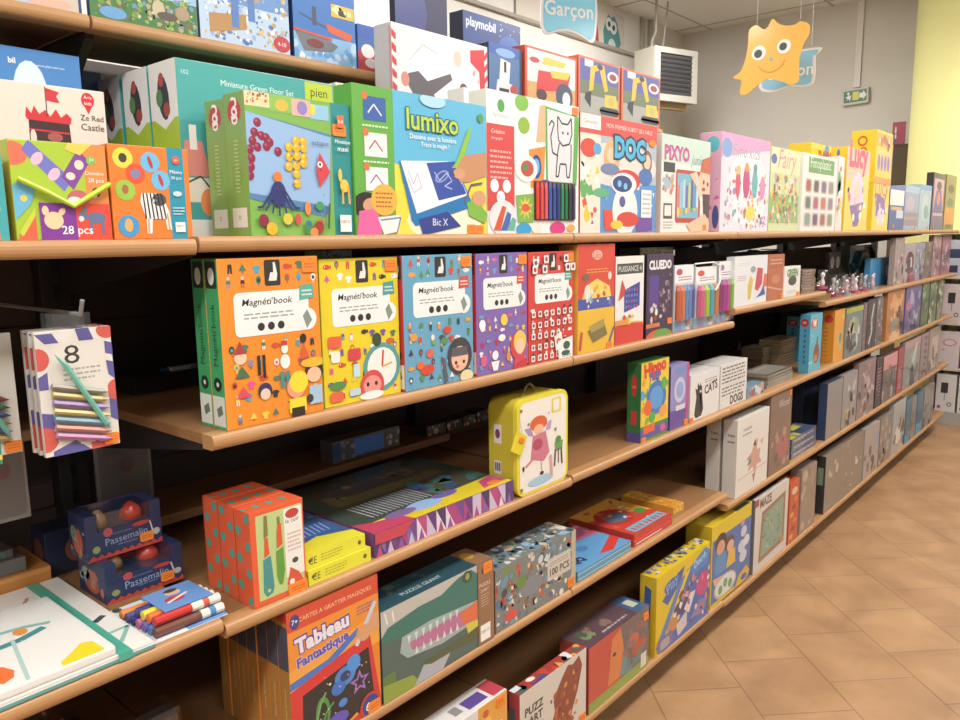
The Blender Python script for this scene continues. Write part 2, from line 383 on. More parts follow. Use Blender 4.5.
for i, x in enumerate(range(-1, 6)):
    board(x, x+1, SHELF['AL' if x < 0 else 'A'], 'beech shelf board at eye level, %s' % ord_[i])
    board(x, x+1, SHELF['CL' if x < 0 else 'C0' if x < 1 else 'C'], 'beech shelf board third from the top, %s' % ['under the cloth pack', 'under the spotted craft boxes', 'under the white cat game', 'under the paperback piles', 'under the blue twin boxes', 'under the orange puzzle', 'under the green cases'][i])
    board(x, x+1, SHELF['D' if x < 2 else 'D4'], 'beech shelf board one above the lowest, %s' % ['dark at the lower left corner', 'under the crocodile puzzle', 'under the flat red books', 'under the white twin boxes', 'under the grey clear cartons', 'under the comic cases', 'at its far end'][i])
    if x >= 0: board(x, x+1, SHELF['E' if x < 2 else 'E2'], 'lowest beech shelf board, %s' % ['out to the lower left', 'under the puzzle art box', 'under the first yellow dough box', 'under the maze box', 'under the dark glass board', 'under the blue packs', 'at its far end'][i])
board(0, 1, SHELF['B'], 'beech shelf board carrying the orange, yellow and blue magnet books')
board(1, 2, SHELF['B'], 'beech shelf board carrying the tall board games and pen packs')
board(2, 3, SHELF['B4'], 'slightly raised short beech shelf carrying the white book and card stacks')
board(3, 4, SHELF['B5'], 'beech shelf board carrying the clear figure tubes')
board(4, 5, SHELF['B5'], 'beech shelf board carrying the blue folder')
board(5, 6, SHELF['B5'], 'beech shelf board carrying the pink comic cases')
board(-1, 0, SHELF['T'], 'top beech shelf board, left length', .29, .543, .023)
board(0, 1, SHELF['T'], 'top beech shelf board, under the ice palace box', .29, .543, .023)
board(1, 2, SHELF['T'], 'top beech shelf board, under the digger boxes', .29, .543, .023)
m = MB(); m.box(-1, 6, .14, .16, 0, .108, '#1d1917', .001); o = m.build('shelving_plinth', DARK); tag(o, 'dark recessed plinth along the foot of the shelving', 'plinth')
LZ = float(at_y(425, 438, .42)[2])
q = at_y(739, 352, .543); m = MB(); m.box(q[0]-.014, q[0]+.014, .541, .5435, q[2], q[2]+.055, '#dcdcd8', .0005)
for o in bpy.data.objects:
    if o.name.startswith('shelving_upright') and abs(o.data.vertices[0].co.x-3) < .1: m.build('price_label', CARD, o)
# narrow ledges on the back panel
for (x0, x1, y0, z, lb) in ((-.62, -.034, .40, 1.155, 'narrow dark wooden ledge behind the hanging pencil packs'), (.034, .966, .40, LZ, 'narrow dark wooden ledge low behind the suitcase')):
    m = MB(); m.box(x0, x1, y0, .5785, z-.02, z, bev=.003); tag(m.build('ledge', BEECH), lb, 'ledge')
# ---------------------------------------------------------------- lights
def area(name, loc, sx, sy, e, col=(1, .98, .955), rot=(0, 0, 0)):
    d = bpy.data.lights.new(name, 'AREA'); d.shape = 'RECTANGLE'; d.size = sx; d.size_y = sy; d.energy = e; d.color = col
    o = bpy.data.objects.new(name, d); COL.objects.link(o); o.location = loc; o.rotation_euler = rot; return o
for i, x in enumerate((-2.9, -.6, 1.6, 3.8, 6.0)):
    area('overhead_light', (x, -1.1, 3.0), 1.2, .3, 33 if i else 66)
    area('overhead_light', (x, -3.0, CEIL-.03), 1.2, .6, 22 if i else 50)
    area('overhead_light', (x, -1.1, 3.06), 1.2, .3, 14, rot=(math.pi, 0, 0))  # weak up-facing fill, added to brighten the ceiling
for x in (.5, 2.8, 5.0): area('overhead_light', (x, 1.8, CEIL-.03), 1.2, .3, 50)  # unseen lights added behind the shelving to brighten the walls
w = bpy.data.worlds.new('shop_air'); SC.world = w; w.use_nodes = True
w.node_tree.nodes['Background'].inputs['Color'].default_value = (1, .98, .95, 1); w.node_tree.nodes['Background'].inputs['Strength'].default_value = .32
SC.view_settings.view_transform = 'Standard'; SC.view_settings.look = 'None'; SC.view_settings.gamma = 1; SC.view_settings.exposure = .25
SC.view_settings.use_curve_mapping = False
# ================================================================ stock: the eye-level shelf (A) and the top shelf (T)
W_ = '#ffffff'
def logo_dj(x, y, w=.17, h=.1, c='#2b2b2b'):           # small white square maker's badge with the name
    return [('r', x-w/2, y-h/2, x+w/2, y+h/2, '#f4f2ea'), ('t', x, y+.01, w*.8, 'DJECO', c)]
# --- leftmost boxes of shelf A
bx('memory_game_box', 'narrow orange and teal box cut off by the left edge, beside the lime dominoes box', 'game box', 'AL', -60, 11, 152, t=.09, c='#f0742a',
   F=[('r', .86, 0, 1, 1, '#3aa6a8'), ('e', .5, .5, .2, 0, '#f8d23c'), ('e', .8, .38, .1, 0, '#f5c9a0')])
o = bx('dominoes_box', 'lime and orange picture dominoes box held by a lime elastic band', 'game box', 'AL', 17, 113, 138, t=.045, c='#a9cb2c', l='#a9cb2c',
   F=[('r', .75, 0, 1, 1, '#f08a3c'), ('e', .03, .86, .15, .12, '#ee6a4a'), ('p', [(.12, .9), (.2, 1), (.62, .62), (.52, .5)], '#6b6fc8'), ('e', .27, .82, .08, .05, '#f4b7cf', 12, .9), ('e', .43, .67, .08, .05, '#f4b7cf', 12, .9),
      ('p', [(.5, .65), (.62, .52), (.82, .82), (.7, .94)], '#7e3f9c'), ('e', .6, .66, .05, .04, '#f5d9c0'), ('e', .7, .78, .05, .05, '#f5d9c0'), ('p', [(.56, .93), (.72, .88), (.86, 1), (.6, 1)], '#f2d04a'),
      ('e', .83, .83, .05, 0, '#7cc04b'), ('t', .84, .84, .05, '3+', W_), ('t', .86, .7, .2, 'Domino', W_), ('t', .87, .62, .17, '28 pcs', W_),
      ('e', .66, .42, .12, .1, '#c75b6a'), ('e', .62, .4, .08, .05, '#efe1d4'), ('e', .86, .5, .045, .05, '#3c2f2f'), ('e', .83, .47, .04, .03, '#f3e3d3'),
      ('p', [(0, .2), (.16, .36), (.22, .5), (.1, .6), (0, .55)], '#5fb8dd'), ('e', .1, .42, .035, 0, '#f2d04a'), ('p', [(0, .0), (.2, 0), (.2, .3), (.06, .12)], '#e85d3f'), ('p', [(.02, .08), (.2, .33), (.2, .25), (.06, .04)], '#c7d63e'),
      ('r', .24, 0, .62, .38, '#7b2f97'), ('r', .62, 0, 1, .38, '#e8432e'), ('e', .38, .2, .1, .09, '#f1cfa0'), ('e', .3, .3, .035, .05, '#f1cfa0'), ('e', .47, .29, .05, .03, '#f1cfa0', 12, .9),
      ('e', .84, .23, .1, .06, '#5e6f93'), ('e', .7, .26, .045, .05, '#5e6f93'), ('e', .67, .22, .03, .03, '#e9e1dc'), ('r', .76, .06, .79, .2, '#5e6f93'), ('r', .89, .06, .92, .2, '#5e6f93'), ('p', [(.7, .3), (.72, .38), (.74, .3)], '#5e6f93'),
      ('t', .62, .09, .33, '28 pcs', W_, {'bold': .01})])
m = MB(); w_ = .125
p_ = at_y(17, 178, .018); q_ = at_y(74, 206, .018); r_ = at_y(110, 184, .018)
m.tube([p_, (p_+q_)/2+np.array([0, 0, .001]), q_, (q_+r_)/2, r_], .0035, '#b8e020', 8)
e = m.build('elastic_band', PLAST); e.parent = o; e.matrix_parent_inverse = Matrix.Translation(-Vector(o.location))
bx('memory_game_box', 'orange picture memory box with a zebra and coloured roundels', 'game box', 'AL', 114.5, 194, 143, t=.06, ul=None, c='#f07a22', l='#f07a22',
   F=[('r', .72, 0, .93, 1, '#1f93b0'), ('e', .17, .86, .12, 0, '#f3dd3e'), ('e', .17, .86, .05, .05, '#3a3a3a'), ('e', .31, .7, .12, 0, '#e8502e'), ('e', .31, .7, .06, .05, '#7b7fae'), ('e', .5, .83, .12, 0, '#66b9e6'), ('e', .5, .83, .025, .07, '#c0363a', 12, .3),
      ('e', .62, .64, .12, 0, '#66b9e6'), ('e', .62, .64, .025, .07, '#c0363a', 12, .3), ('e', .17, .52, .12, 0, '#97c93d'), ('e', .17, .53, .04, .05, '#b0623a'), ('e', .18, .14, .13, 0, '#3b96cf'), ('e', .18, .15, .05, .07, '#f2a95a'),
      ('p', [(.36, .5), (.58, .5), (.62, .47), (.7, .3), (.72, .1), (.66, .1), (.64, .22), (.48, .22), (.46, .06), (.4, .06), (.4, .22), (.34, .4)], '#f4f2ee'), ('e', .58, .43, .09, .07, '#4a4a52'), ('e', .52, .42, .02, .02, '#ffffff')]
     + [('l', [(.38+.045*i, .5), (.4+.05*i, .22)], .018, '#26262a') for i in range(6)] + [('l', [(.43, .22), (.42, .07)], .02, '#d6a25a'), ('l', [(.67, .28), (.69, .1)], .02, '#d6a25a'),
      ('e', .83, .87, .05, 0, '#ee5a2b'), ('t', .83, .87, .04, '3+', W_), ('t', .82, .74, .16, 'Mémo', W_), ('t', .82, .67, .14, '30 pcs', W_), ('e', .82, .5, .06, .03, '#cfd6e2'), ('tx', .75, .9, .36, .26, 3, '#cfe7ee')] + logo_dj(.83, .13, .13, .11))
# --- behind them
bx('vehicle_playset_box', 'wide playset box with blue sky and green field, behind the red castle box', 'toy box', 'AL', -70, 80, 33, y=.34, t=.12, zu=.3, c='#3f86d0', l='#20418c',
   F=[('r', 0, .0, 1, .62, '#9cc63e'), ('r', 0, .62, 1, .74, '#a8d2e8'), ('e', .62, .78, .12, .16, '#dff0f6'), ('r', 0, .74, 1, .82, '#4f9ade'), ('e', .3, .6, .2, .05, '#d9c84a'), ('e', .6, .53, .2, .05, '#b7c83c'), ('r', 0, .42, 1, .5, '#a2756a'),
      ('p', [(.7, .5), (.74, .66), (.95, .66), (.97, .5)], '#c6434a'), ('r', .77, .54, .84, .63, '#e8b7a4'), ('r', .72, .4, .95, .52, '#eadcc0'), ('t', .505, .93, .05, 'bil', W_, {'bold': .03}), ('t', .78, .92, .2, 'www.playmobil.com', W_)])
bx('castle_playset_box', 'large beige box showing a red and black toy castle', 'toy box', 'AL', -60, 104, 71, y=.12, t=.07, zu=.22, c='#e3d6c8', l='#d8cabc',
   F=[('p', [(.47, .5), (.48, .8), (.54, .78), (.6, .8), (.66, .78), (.74, .8), (.75, .5)], '#3a2224'), ('p', [(.46, .79), (.47, .85), (.5, .81), (.52, .86), (.55, .81), (.59, .84), (.62, .8), (.66, .85), (.69, .8), (.73, .83), (.76, .8), (.75, .76), (.47, .77)], '#d6282c'), ('l', [(.48, .71), (.74, .7)], .012, '#d6282c'), ('e', .5, .66, .02, .05, '#ded0c2'), ('e', .64, .67, .05, .03, '#a8504a'),
      ('l', [(.6, .8), (.6, .985)], .006, '#2a2424'), ('p', [(.6, .98), (.69, .96), (.67, .93), (.69, .89), (.6, .9)], '#cf2f36'),
      ('e', .88, .93, .045, .05, '#d4202a'), ('p', [(.84, .92), (.92, .92), (.88, .84)], '#d4202a'), ('t', .88, .95, .055, 'Arts', W_), ('t', .88, .91, .05, 'kids', W_), ('t', .9, .815, .16, 'Ze Red', '#4b4440'), ('t', .9, .755, .16, 'Castle', '#4b4440')])
bx('puzzle_box', 'small navy box standing behind the lime and white puzzle boxes', 'toy box', 'AL', 82, 104, 70, y=.47, t=.05, zu=.25, c='#23407c')
TEAL = dict(c='#3fa6a2', l='#a8c92e')
ls = [('r', 0, 0, 1, .7, '#b4d22e'), ('r', 0, .68, 1, 1, '#fbf9f4'), ('p', [(0, .7), (.5, .62), (1, .7), (1, .71), (0, .71)], '#fbf9f4'), ('e', .5, .8, .2, .13, '#3d3f42', 14, .15), ('e', .45, .9, .1, .04, '#c0504a'), ('e', .6, .73, .12, .04, '#b04a3a'), ('e', .35, .8, .12, .05, '#5d8f52'), ('r', .46, .2, .54, .5, '#8fae20'), ('r', .3, .05, .7, .16, '#d5e09a')]
xa = x_of(176, .18, SHELF['A']+.26)
for k, (yy, w_, lb) in enumerate(((.18, 1, 'big teal floor puzzle box with a farm picture, behind the sea mosaic boxes'), (.279, 0, 'second floor puzzle box with lime and white side, behind the teal one'), (.385, 0, 'rearmost floor puzzle box with lime and white side, nearest the castle box'))):
    xx = xa - (.0 if k == 0 else .0); x1 = x_of(334, .18, SHELF['A']+.26); zt = z_of(57, xa, .18)
    box('floor_puzzle_box', lb, 'puzzle box', xx, x1, yy, .092, SHELF['A']+.0003, zt, **TEAL, L=ls, group='floor puzzle boxes',
        F=[('t', .48, .9, .46, 'Miniature Green Floor Set', '#e9f4ee'), ('t', .05, .93, .04, '102', '#d0ece6'), ('r', .79, .86, .99, .99, '#c6d92c'), ('t', .89, .92, .12, 'pien', '#33402a'), ('p', [(0, .35), (.16, .35), (.12, .55), (.02, .55)], '#e0867a'), ('r', .05, .5, .09, .64, '#f3efe6'), ('r', 0, .2, .2, .34, '#e9e2ce'), ('l', [(0, .3), (.1, .35), (.2, .22)], .01, '#3f4a38'), ('e', .14, .2, .05, .08, '#f08a4a'), ('r', 0, 0, .25, .1, '#efeee6')])
bx('activity_box', 'small blue and yellow box peeking above the teal floor puzzle box', 'toy box', 'A', 291, 336, 76, y=.45, t=.045, zu=.3, c='#3f7fd0', F=[('n', 5, 0, .8, 1, 1, 30, .03, .08, ['#f2d84a', '#ffffff', '#3a6fc4', '#e8e2c8'])])
bx('activity_box', 'white box with a picture of a girl, just left of the drawing-screen box', 'toy box', 'A', 336, 353, 82, y=.2, t=.04, zu=.25, c='#e8dccb', F=[('e', .5, .82, .3, .16, '#8a3f3a'), ('e', .5, .78, .2, .1, '#e8c0a0'), ('r', .1, .3, .9, .66, '#4a7ab8'), ('e', .1, .5, .3, .4, '#d9c9ae')])
# --- sea mosaic boxes
R = random.Random(3)
gl = [('e', .5, .87, .32, 0, '#cf3a2c'), ('t', .5, .89, .3, '3', W_), ('t', .5, .84, .3, '8', W_), ('t', .5, .42, .5, 'D', '#7aa838'), ('r', .15, .06, .85, .2, '#ecebdc'), ('t', .5, .13, .1, 'D', '#8a3a3a'), ('tx', .4, .6, .68, .3, 14, '#c9dc9a')]
mf = [('r', 0, 0, .8, 1, '#7ab648'), ('r', .8, 0, 1, 1, '#1f8d8c'), ('r', .0, .9, .22, 1, '#e6d9a6'), ('n', 8, .01, .92, .2, .99, 24, .008, .014, ['#c6544a', '#e0b34a', '#8a6a3a']), ('r', .22, .88, .42, 1, '#8cc152'), ('e', .33, .93, .06, .04, '#e7b83c'), ('r', .42, .87, .6, .99, '#e6b0a4'), ('e', .52, .93, .05, .05, '#8f7cc0'), ('r', .6, .86, .78, .97, '#8cc5e2'), ('e', .62, .93, .03, .04, '#f0dd3a'),
      ('p', [(.0, .86), (.79, .76), (.76, .2), (.7, .14), (.0, .26)], '#4f7fb0'), ('p', [(.0, .86), (.79, .74), (.75, .22), (.0, .3)], '#8fb8e4')]
for (x, y) in [(.1, .79), (.07, .72), (.13, .7), (.05, .66), (.09, .62), (.17, .69), (.2, .66), (.17, .63), (.27, .6), (.02, .6), (.03, .54), (.02, .48), (.01, .42)]: mf += [('e', x, y, .035, 0, '#8c1f3a', 14), ('e', x-.008, y+.012, .012, 0, '#b8506a', 8)]
for (x, y) in [(.44, .69), (.51, .69), (.37, .64), (.44, .64), (.51, .64), (.37, .57), (.44, .58), (.51, .57), (.36, .5), (.43, .51), (.5, .53), (.43, .45), (.43, .38)]: mf += [('e', x, y, .036, 0, '#e3b41e', 14), ('e', x-.008, y+.012, .013, 0, '#f6de6a', 8)]
mf += [('e', .25, .42, .04, 0, '#ef7a2c'), ('e', .25, .3, .07, .09, '#27306e')] + [('l', [(.25+.02*i, .32), (.25+.05*i, .22-.006*abs(i)), (.25+.065*i, .14+.02*abs(i))], .016, '#27306e') for i in (-3, -2, -1, 0, 1, 2, 3)]
mf += [('p', [(.66, .62), (.76, .48), (.65, .36), (.62, .5)], '#d93a3f'), ('e', .66, .53, .025, 0, W_), ('e', .66, .53, .012, 0, '#222222'), ('t', .67, .68, .17, 'octopus', '#27345e'), ('e', .64, .22, .04, .035, '#3b9a56'), ('e', .52, .2, .03, .05, '#ef8a3a'), ('e', .42, .12, .03, .04, '#d9433f'), ('star', .65, .1, .035, 5, '#d9435f'), ('l', [(.72, .05), (.74, .24)], .02, '#27604a'), ('e', .34, .11, .02, .035, '#2a4f9a'), ('e', .52, .08, .03, .03, '#2a6f9a'),
       ('n', 4, .3, .3, .7, .6, 10, .005, .008, ['#27345e']), ('e', .1, .11, .045, 0, '#8c1f3a'), ('e', .17, .05, .05, 0, '#e3b41e'), ('e', .32, .12, .045, 0, '#d8c83a'), ('e', .52, .04, .04, 0, '#3b8a46'), ('e', .62, .06, .05, 0, '#9c2f2a'), ('e', .57, .02, .04, 0, '#ef8a3a'),
       ('r', .85, .82, .92, .91, '#ef6a2c'), ('t', .885, .865, .05, '3-8', W_), ('t', .9, .71, .16, 'Mosaïque', W_), ('t', .9, .66, .11, 'maxi', W_), ('e', .86, .46, .02, .05, '#f0c83a'), ('e', .9, .38, .045, .05, '#f0c83a'), ('l', [(.88, .36), (.88, .24)], .02, '#e8a03a'), ('l', [(.94, .38), (.95, .24)], .02, '#e8a03a')] + logo_dj(.9, .09, .12, .13)
xa = x_of(252, .03, SHELF['A']); xb = x_of(355.5, .03, SHELF['A']); zt = z_of(89.5, xa, .03)
for k, yy in enumerate((.03, .0945)):
    box('mosaic_box', ['green mosaic game box picturing a dotted octopus and fish', 'second green mosaic game box, hidden behind the octopus one but for its side'][k], 'game box', xa+.004*k, xb-.004, yy, .0605, SHELF['A']+.0003, zt-.004*k, c='#7ab648', l='#86b052', F=mf, L=gl, st=[(.88, .8, 'F', (.03, .02))] if k == 0 else [], group='green mosaic boxes')
# --- drawing screen
lf = [('r', 0, 0, .27, 1, '#5cae3a'), ('r', .27, 0, 1, 1, '#f1e05c'), ('r', .27, .45, 1, 1, '#55b7e0'), ('p', [(.27, .5), (.6, .38), (1, .5), (1, .0), (.27, .0)], '#f3de3c'), ('e', .65, .1, .3, .16, '#f2f0d0'), ('p', [(.3, .5), (.62, .52), (.6, .38), (.32, .36)], '#9ccb3a'), ('t', .45, .48, .16, 'LUMIXO', '#3b6a3a')]
for i, y in enumerate((.77, .53, .3)): lf += [('r', .07, y, .22, y+.16, ['#2f5da8', '#f3efe8', '#f6f2ee'][i]), ('e', .08, y+.16, .02, 0, '#e0703a'), ('l', [(.1, y+.05), (.14, y+.11), (.19, y+.04)], .008, ['#dfe8f6', '#b04a5a', '#a0589a'][i]), ('tx', .06, .23, y-.02, y-.05, 1, '#e4f2d0')]
lf += [('e', .07, .2, .09, .09, '#2b1d1c'), ('e', .1, .2, .055, .05, '#d69a72'), ('p', [(.0, .0), (.02, .16), (.12, .18), (.18, .08), (.16, .0)], '#e65a9c'), ('e', .19, .24, .09, .11, '#f2b33a'), ('tx', .13, .25, .3, .18, 4, '#b8562a'), ('p', [(.14, .12), (.3, .14), (.28, .02), (.18, 0)], '#ecebe6'), ('l', [(.16, .1), (.3, .12), (.27, .01)], .008, '#5a7fae'),
       ('p', [(.3, .52), (.73, .55), (.86, .26), (.84, .2), (.41, .06), (.38, .1)], '#1b74b8'), ('p', [(.31, .52), (.72, .55), (.83, .3), (.42, .15)], '#f2f2f6'), ('p', [(.5, .52), (.72, .55), (.82, .31), (.59, .25)], '#2c4aa8'), ('e', .62, .43, .06, .04, '#8a9ad8', 10, .4), ('e', .62, .43, .045, .028, '#2c4aa8', 10, .4), ('l', [(.56, .46), (.6, .4), (.66, .46), (.7, .4), (.64, .36), (.7, .34)], .006, '#b9c8ee'), ('l', [(.76, .5), (.78, .38)], .006, '#b9c8ee'), ('l', [(.36, .46), (.4, .36), (.43, .44), (.46, .34), (.4, .3), (.36, .4)], .005, '#b9b4c4'),
       ('p', [(.43, .11), (.66, .17), (.77, .06), (.5, .0), (.46, .0)], '#27398c'), ('t', .6, .09, .12, 'Bic X', '#e0e6f4'), ('p', [(.7, .5), (.74, .55), (.84, .8), (.87, .82), (.86, .76), (.78, .5)], '#8cc63a'), ('p', [(.74, .5), (.8, .6), (1, .64), (1, .46), (.84, .4), (.76, .4)], '#c98a5e'), ('e', .76, .46, .05, .04, '#d79a6e'), ('l', [(.7, .48), (.72, .44)], .01, '#3a3a6a'),
       ('l', [(.8, .24), (.86, .38), (.96, .4)], .012, '#5a5f6a'), ('p', [(.82, .24), (.9, .28), (1, .16), (.98, .08), (.84, .14)], '#7ab83a'), ('e', .93, .28, .06, .06, '#d79a6e'),
       ('e', .56, .97, .1, .05, '#a8dcf0'), ('t', .56, .82, .4, 'lumixo', '#b6d83a', {'bold': .02, 'out': '#1f4f6a', 'ow': .035, 'rot': 0}), ('t', .56, .7, .36, 'Dessine avec la lumière', W_), ('t', .57, .645, .22, 'Trace la magie !', W_), ('e', .95, .9, .025, 0, '#4a9a4a')]
bx('drawing_screen_box', 'big green, blue and yellow light-drawing tablet box reading lumixo', 'toy box', 'A', 356.5, 487, 82, t=.05, c='#5cae3a', F=lf, st=[(.86, .04), (.93, .035)])
# --- cat drawing set
cf = [('r', 0, 0, .27, 1, '#f2f0ec'), ('r', 0, .16, .27, .77, '#d93f3c'), ('e', .14, .9, .035, .045, '#4aa64a'), ('t', .14, .83, .15, 'Sycomore', '#c9a0a0'), ('t', .11, .72, .13, 'Création', '#f6dcd6'), ('t', .1, .67, .11, 'aérographe', '#f6dcd6'), ('tx', .03, .24, .6, .38, 6, '#efb3ac'), ('e', .07, .34, .04, 0, W_), ('e', .19, .34, .04, 0, W_), ('e', .13, .26, .04, 0, W_),
      ('e', .35, .95, .07, .06, '#7ac043'), ('e', .37, .79, .06, .06, '#8cba34'), ('p', [(.5, .68), (.62, .7), (.6, .97), (.54, .95)], '#e9b184'), ('p', [(.42, .62), (.6, .66), (.58, .36), (.44, .34)], '#f08a2c'), ('e', .5, .5, .055, .09, '#27408c'), ('e', .5, .5, .035, .06, '#62b4e4'),
      ('p', [(.6, .96), (1, .92), (.97, .38), (.61, .36)], '#5cae4a'), ('p', [(.62, .94), (.94, .92), (.92, .4), (.63, .4)], '#dfdfe2')]
cf += [('l', [(.74, .8), (.74, .9), (.79, .85), (.86, .85), (.9, .9), (.91, .78), (.88, .7), (.8, .68), (.75, .72), (.74, .8)], .012, '#2a2a2a'), ('l', [(.76, .7), (.74, .62), (.72, .44), (.75, .44), (.77, .54), (.84, .54), (.85, .44), (.88, .44), (.9, .56), (.9, .7)], .012, '#2a2a2a'), ('l', [(.74, .6), (.68, .62), (.66, .74), (.7, .84), (.67, .86), (.64, .82)], .012, '#2a2a2a'), ('e', .8, .78, .01, 0, '#333333'), ('e', .86, .78, .01, 0, '#333333')]
cf += [('e', .6, .38, .07, .03, '#6a3d8c'), ('e', .39, .48, .12, .1, '#f2efe8'), ('e', .4, .48, .07, .06, '#c4453c'), ('e', .38, .49, .03, .03, '#5a8a3a'), ('p', [(.28, .28), (.48, .3), (.46, .08), (.3, .08)], '#7ab648'), ('star', .38, .19, .08, 9, '#e8c83a'), ('e', .38, .19, .045, .03, '#d9533a'),
       ('e', .15, .11, .14, .13, '#dfe2e4'), ('p', [(.05, .02), (.14, .2), (.18, .19), (.12, .02)], '#d8502c'), ('p', [(.12, .02), (.19, .16), (.23, .14), (.2, .02)], '#3a5fae'), ('p', [(.18, .02), (.24, .12), (.28, .1), (.26, .02)], '#5aae9a'), ('e', .36, .03, .08, .05, '#2f9ad6'), ('e', .5, .04, .06, .04, '#e8e4da'), ('e', .74, .04, .09, .05, '#d6287c'), ('e', .9, .04, .05, .03, '#f0a03a')]
o = bx('drawing_set_box', 'white and red drawing set box with a line-drawn cat and markers in its window', 'toy box', 'A', 487.5, 578.5, 88, t=.05, c='#f4f1ec', l='#f4f1ec', F=cf, st=[(.95, .96)])
w_ = (x_of(578.5, .025, SHELF['A'])-x_of(487.5, .025, SHELF['A'])); h_ = z_of(88, x_of(487.5, .025, SHELF['A']), .025)-SHELF['A']
m = MB(); X0 = (.47-.5)*w_; X1 = (.94-.5)*w_; Z0 = .1*h_; Z1 = .395*h_
m.box(X0, X1, -.0026, -.0015, Z0, Z1, '#5a2f26', 0); win = m.build('display_window', GLOSS, o)
for i, c_ in enumerate(['#e0402c', '#e0504a', '#e8566a', '#2f5fae', '#3b4fa0', '#2f3f8c', '#2f8c56', '#1f7a4a', '#3a3f42', '#4a3f5a']):
    m = MB(); xx = X0+(i+.5)*(X1-X0)/10; m.tube([(xx, -.0055, Z0+.003), (xx, -.0055, Z1-.014), (xx, -.0055, Z1-.003)], [.0045, .0045, .003], c_, 8); m.box(xx-.0018, xx+.0018, -.0089, -.0087, Z0+.012, Z0+.035, '#e8e6e0', 0); m.build('marker', PLAST, win)
bx('drawing_set_box', 'white drawing set box hardly rising above the drawing-screen box', 'toy box', 'A', 466, 487, 87, y=.1, t=.05, c='#f2f0ea', F=[('e', .5, .9, .1, 0, '#4aa64a'), ('t', .5, .85, .4, 'Sycomore', '#c9a0a0')])
# --- robot game
df = [('r', 0, .84, 1, 1, '#d94a44'), ('r', 0, 0, 1, .84, '#a8b8c4'), ('r', .0, .0, 1, .45, '#4f8fcf'), ('e', .5, .6, .5, .2, '#dcd8cc'), ('n', 77, .25, .02, .98, .5, 34, .01, .03, ['#6a4a8c', '#2f6fb0', '#7ac8d8', '#e8e8e0', '#3f7fc8', '#c84a5a', '#5ab07a']), ('r', 0, .88, .24, 1, '#f2efe6'), ('t', .12, .94, .17, 'Clementoni', '#d04a3a'), ('t', .62, .93, .62, 'MON PREMIER ROBOT QUI PARLE', '#fbe3da'),
      ('r', 0, 0, .24, .84, '#e9dfcc'), ('e', .1, .72, .1, .08, '#d9432f'), ('e', .2, .72, .05, .05, '#4fa0d8'), ('n', 11, .02, .05, .22, .6, 18, .02, .05, ['#e8c83a', '#7a5a9a', '#d94a3a', '#5aae5a', '#f4f0e6'])]
df += [('e', .38, .66, .1, .16, '#d9b072'), ('e', .38, .68, .06, .07, '#eec9a6'), ('e', .36, .56, .12, .05, '#6a7fa8'), ('e', .86, .66, .07, .11, '#8a5a3a'), ('e', .86, .66, .05, .07, '#eec9a6'), ('e', .84, .52, .1, .08, '#3f6fb4'), ('p', [(.3, .02), (.42, .02), (.4, .2), (.28, .2)], '#e8452e'), ('p', [(.72, .0), (.95, .02), (.95, .16), (.72, .14)], '#6a3f9a'), ('e', .25, .35, .1, .04, '#57b07c'),
       ('e', .56, .2, .17, .23, '#eceae6'), ('e', .6, .12, .15, .07, '#d8382c'), ('e', .58, .47, .18, .1, '#d8382c'), ('e', .54, .44, .17, .1, '#f4f2f0'), ('e', .52, .44, .13, .075, '#23407a'), ('e', .48, .44, .025, .03, '#7ab8ea'), ('e', .56, .42, .025, .03, '#7ab8ea'), ('e', .52, .28, .04, .05, '#4a4f9a'), ('e', .45, .07, .08, .04, '#efc83a'),
       ('r', .78, .14, .93, .4, '#eef0ee'), ('tx', .8, .92, .38, .16, 5, '#b8a8a0'), ('t', .62, .76, .42, 'DOC', '#3fb0dc', {'bold': .05, 'out': '#20304a', 'ow': .07}), ('e', .93, .84, .05, .035, STICK)]
bx('robot_game_box', 'red and blue box with a white talking robot and the word DOC', 'toy box', 'A', 579.5, 655, 112, t=.075, c='#d23a38', l='#c8302f', F=df)
# --- tablet colouring
pf = [('r', 0, 0, 1, 1, '#e6e4da'), ('r', 0, .72, 1, 1, '#c4dccc'), ('t', .3, .82, .5, 'PIXYO', '#c04a8c', {'bold': .05}), ('t', .76, .76, .32, 'junior', '#5a7a8a', {'shear': .3}), ('r', .04, .62, .26, .72, '#3a3a40'), ('n', 2, .04, .4, .24, .6, 16, .02, .05, ['#d8746a', '#8a7fb0', '#9ab8c8', '#c8a070']), ('r', .05, .14, .22, .3, '#4a4440'), ('r', .07, .17, .2, .28, '#e6e2d8'), ('tx', .05, .24, .12, .03, 3, '#a8a8a8'),
      ('rr', .28, .1, .8, .66, .03, '#c0392f'), ('r', .31, .15, .76, .62, '#6fb3cc')]
for i, c_ in enumerate(['#d9746a', '#8fc4d8', '#b9d4e0', '#5f5fb4', '#d8d43a', '#6a4fa0', '#4fa0c8', '#c8e0ee']): pf += [('r', .32+i*.055, .2+.01*i, .36+i*.055, .5+.03*(i % 3), c_), ('r', .32+i*.055, .17+.01*i, .36+i*.055, .26, ['#e8d84a', '#e89a4a', '#5fae6a'][i % 3])]
pf += [('e', .92, .56, .17, .16, '#eec0a0'), ('p', [(.78, .66), (.84, .8), (1, .84), (1, .64)], '#c8603a'), ('e', .86, .55, .02, .025, '#3a2a2a'), ('e', .95, .53, .02, .025, '#3a2a2a'), ('e', .86, .47, .04, .02, '#b03a3a'), ('p', [(.55, .62), (.7, .66), (.84, .44), (.78, .34), (.7, .5)], '#f0c6a6'), ('p', [(.85, .42), (1, .42), (1, .15), (.88, .18)], '#4a2f3a'), ('p', [(.5, .08), (.9, .2), (1, .12), (1, .02), (.6, .0)], '#eabb98')]
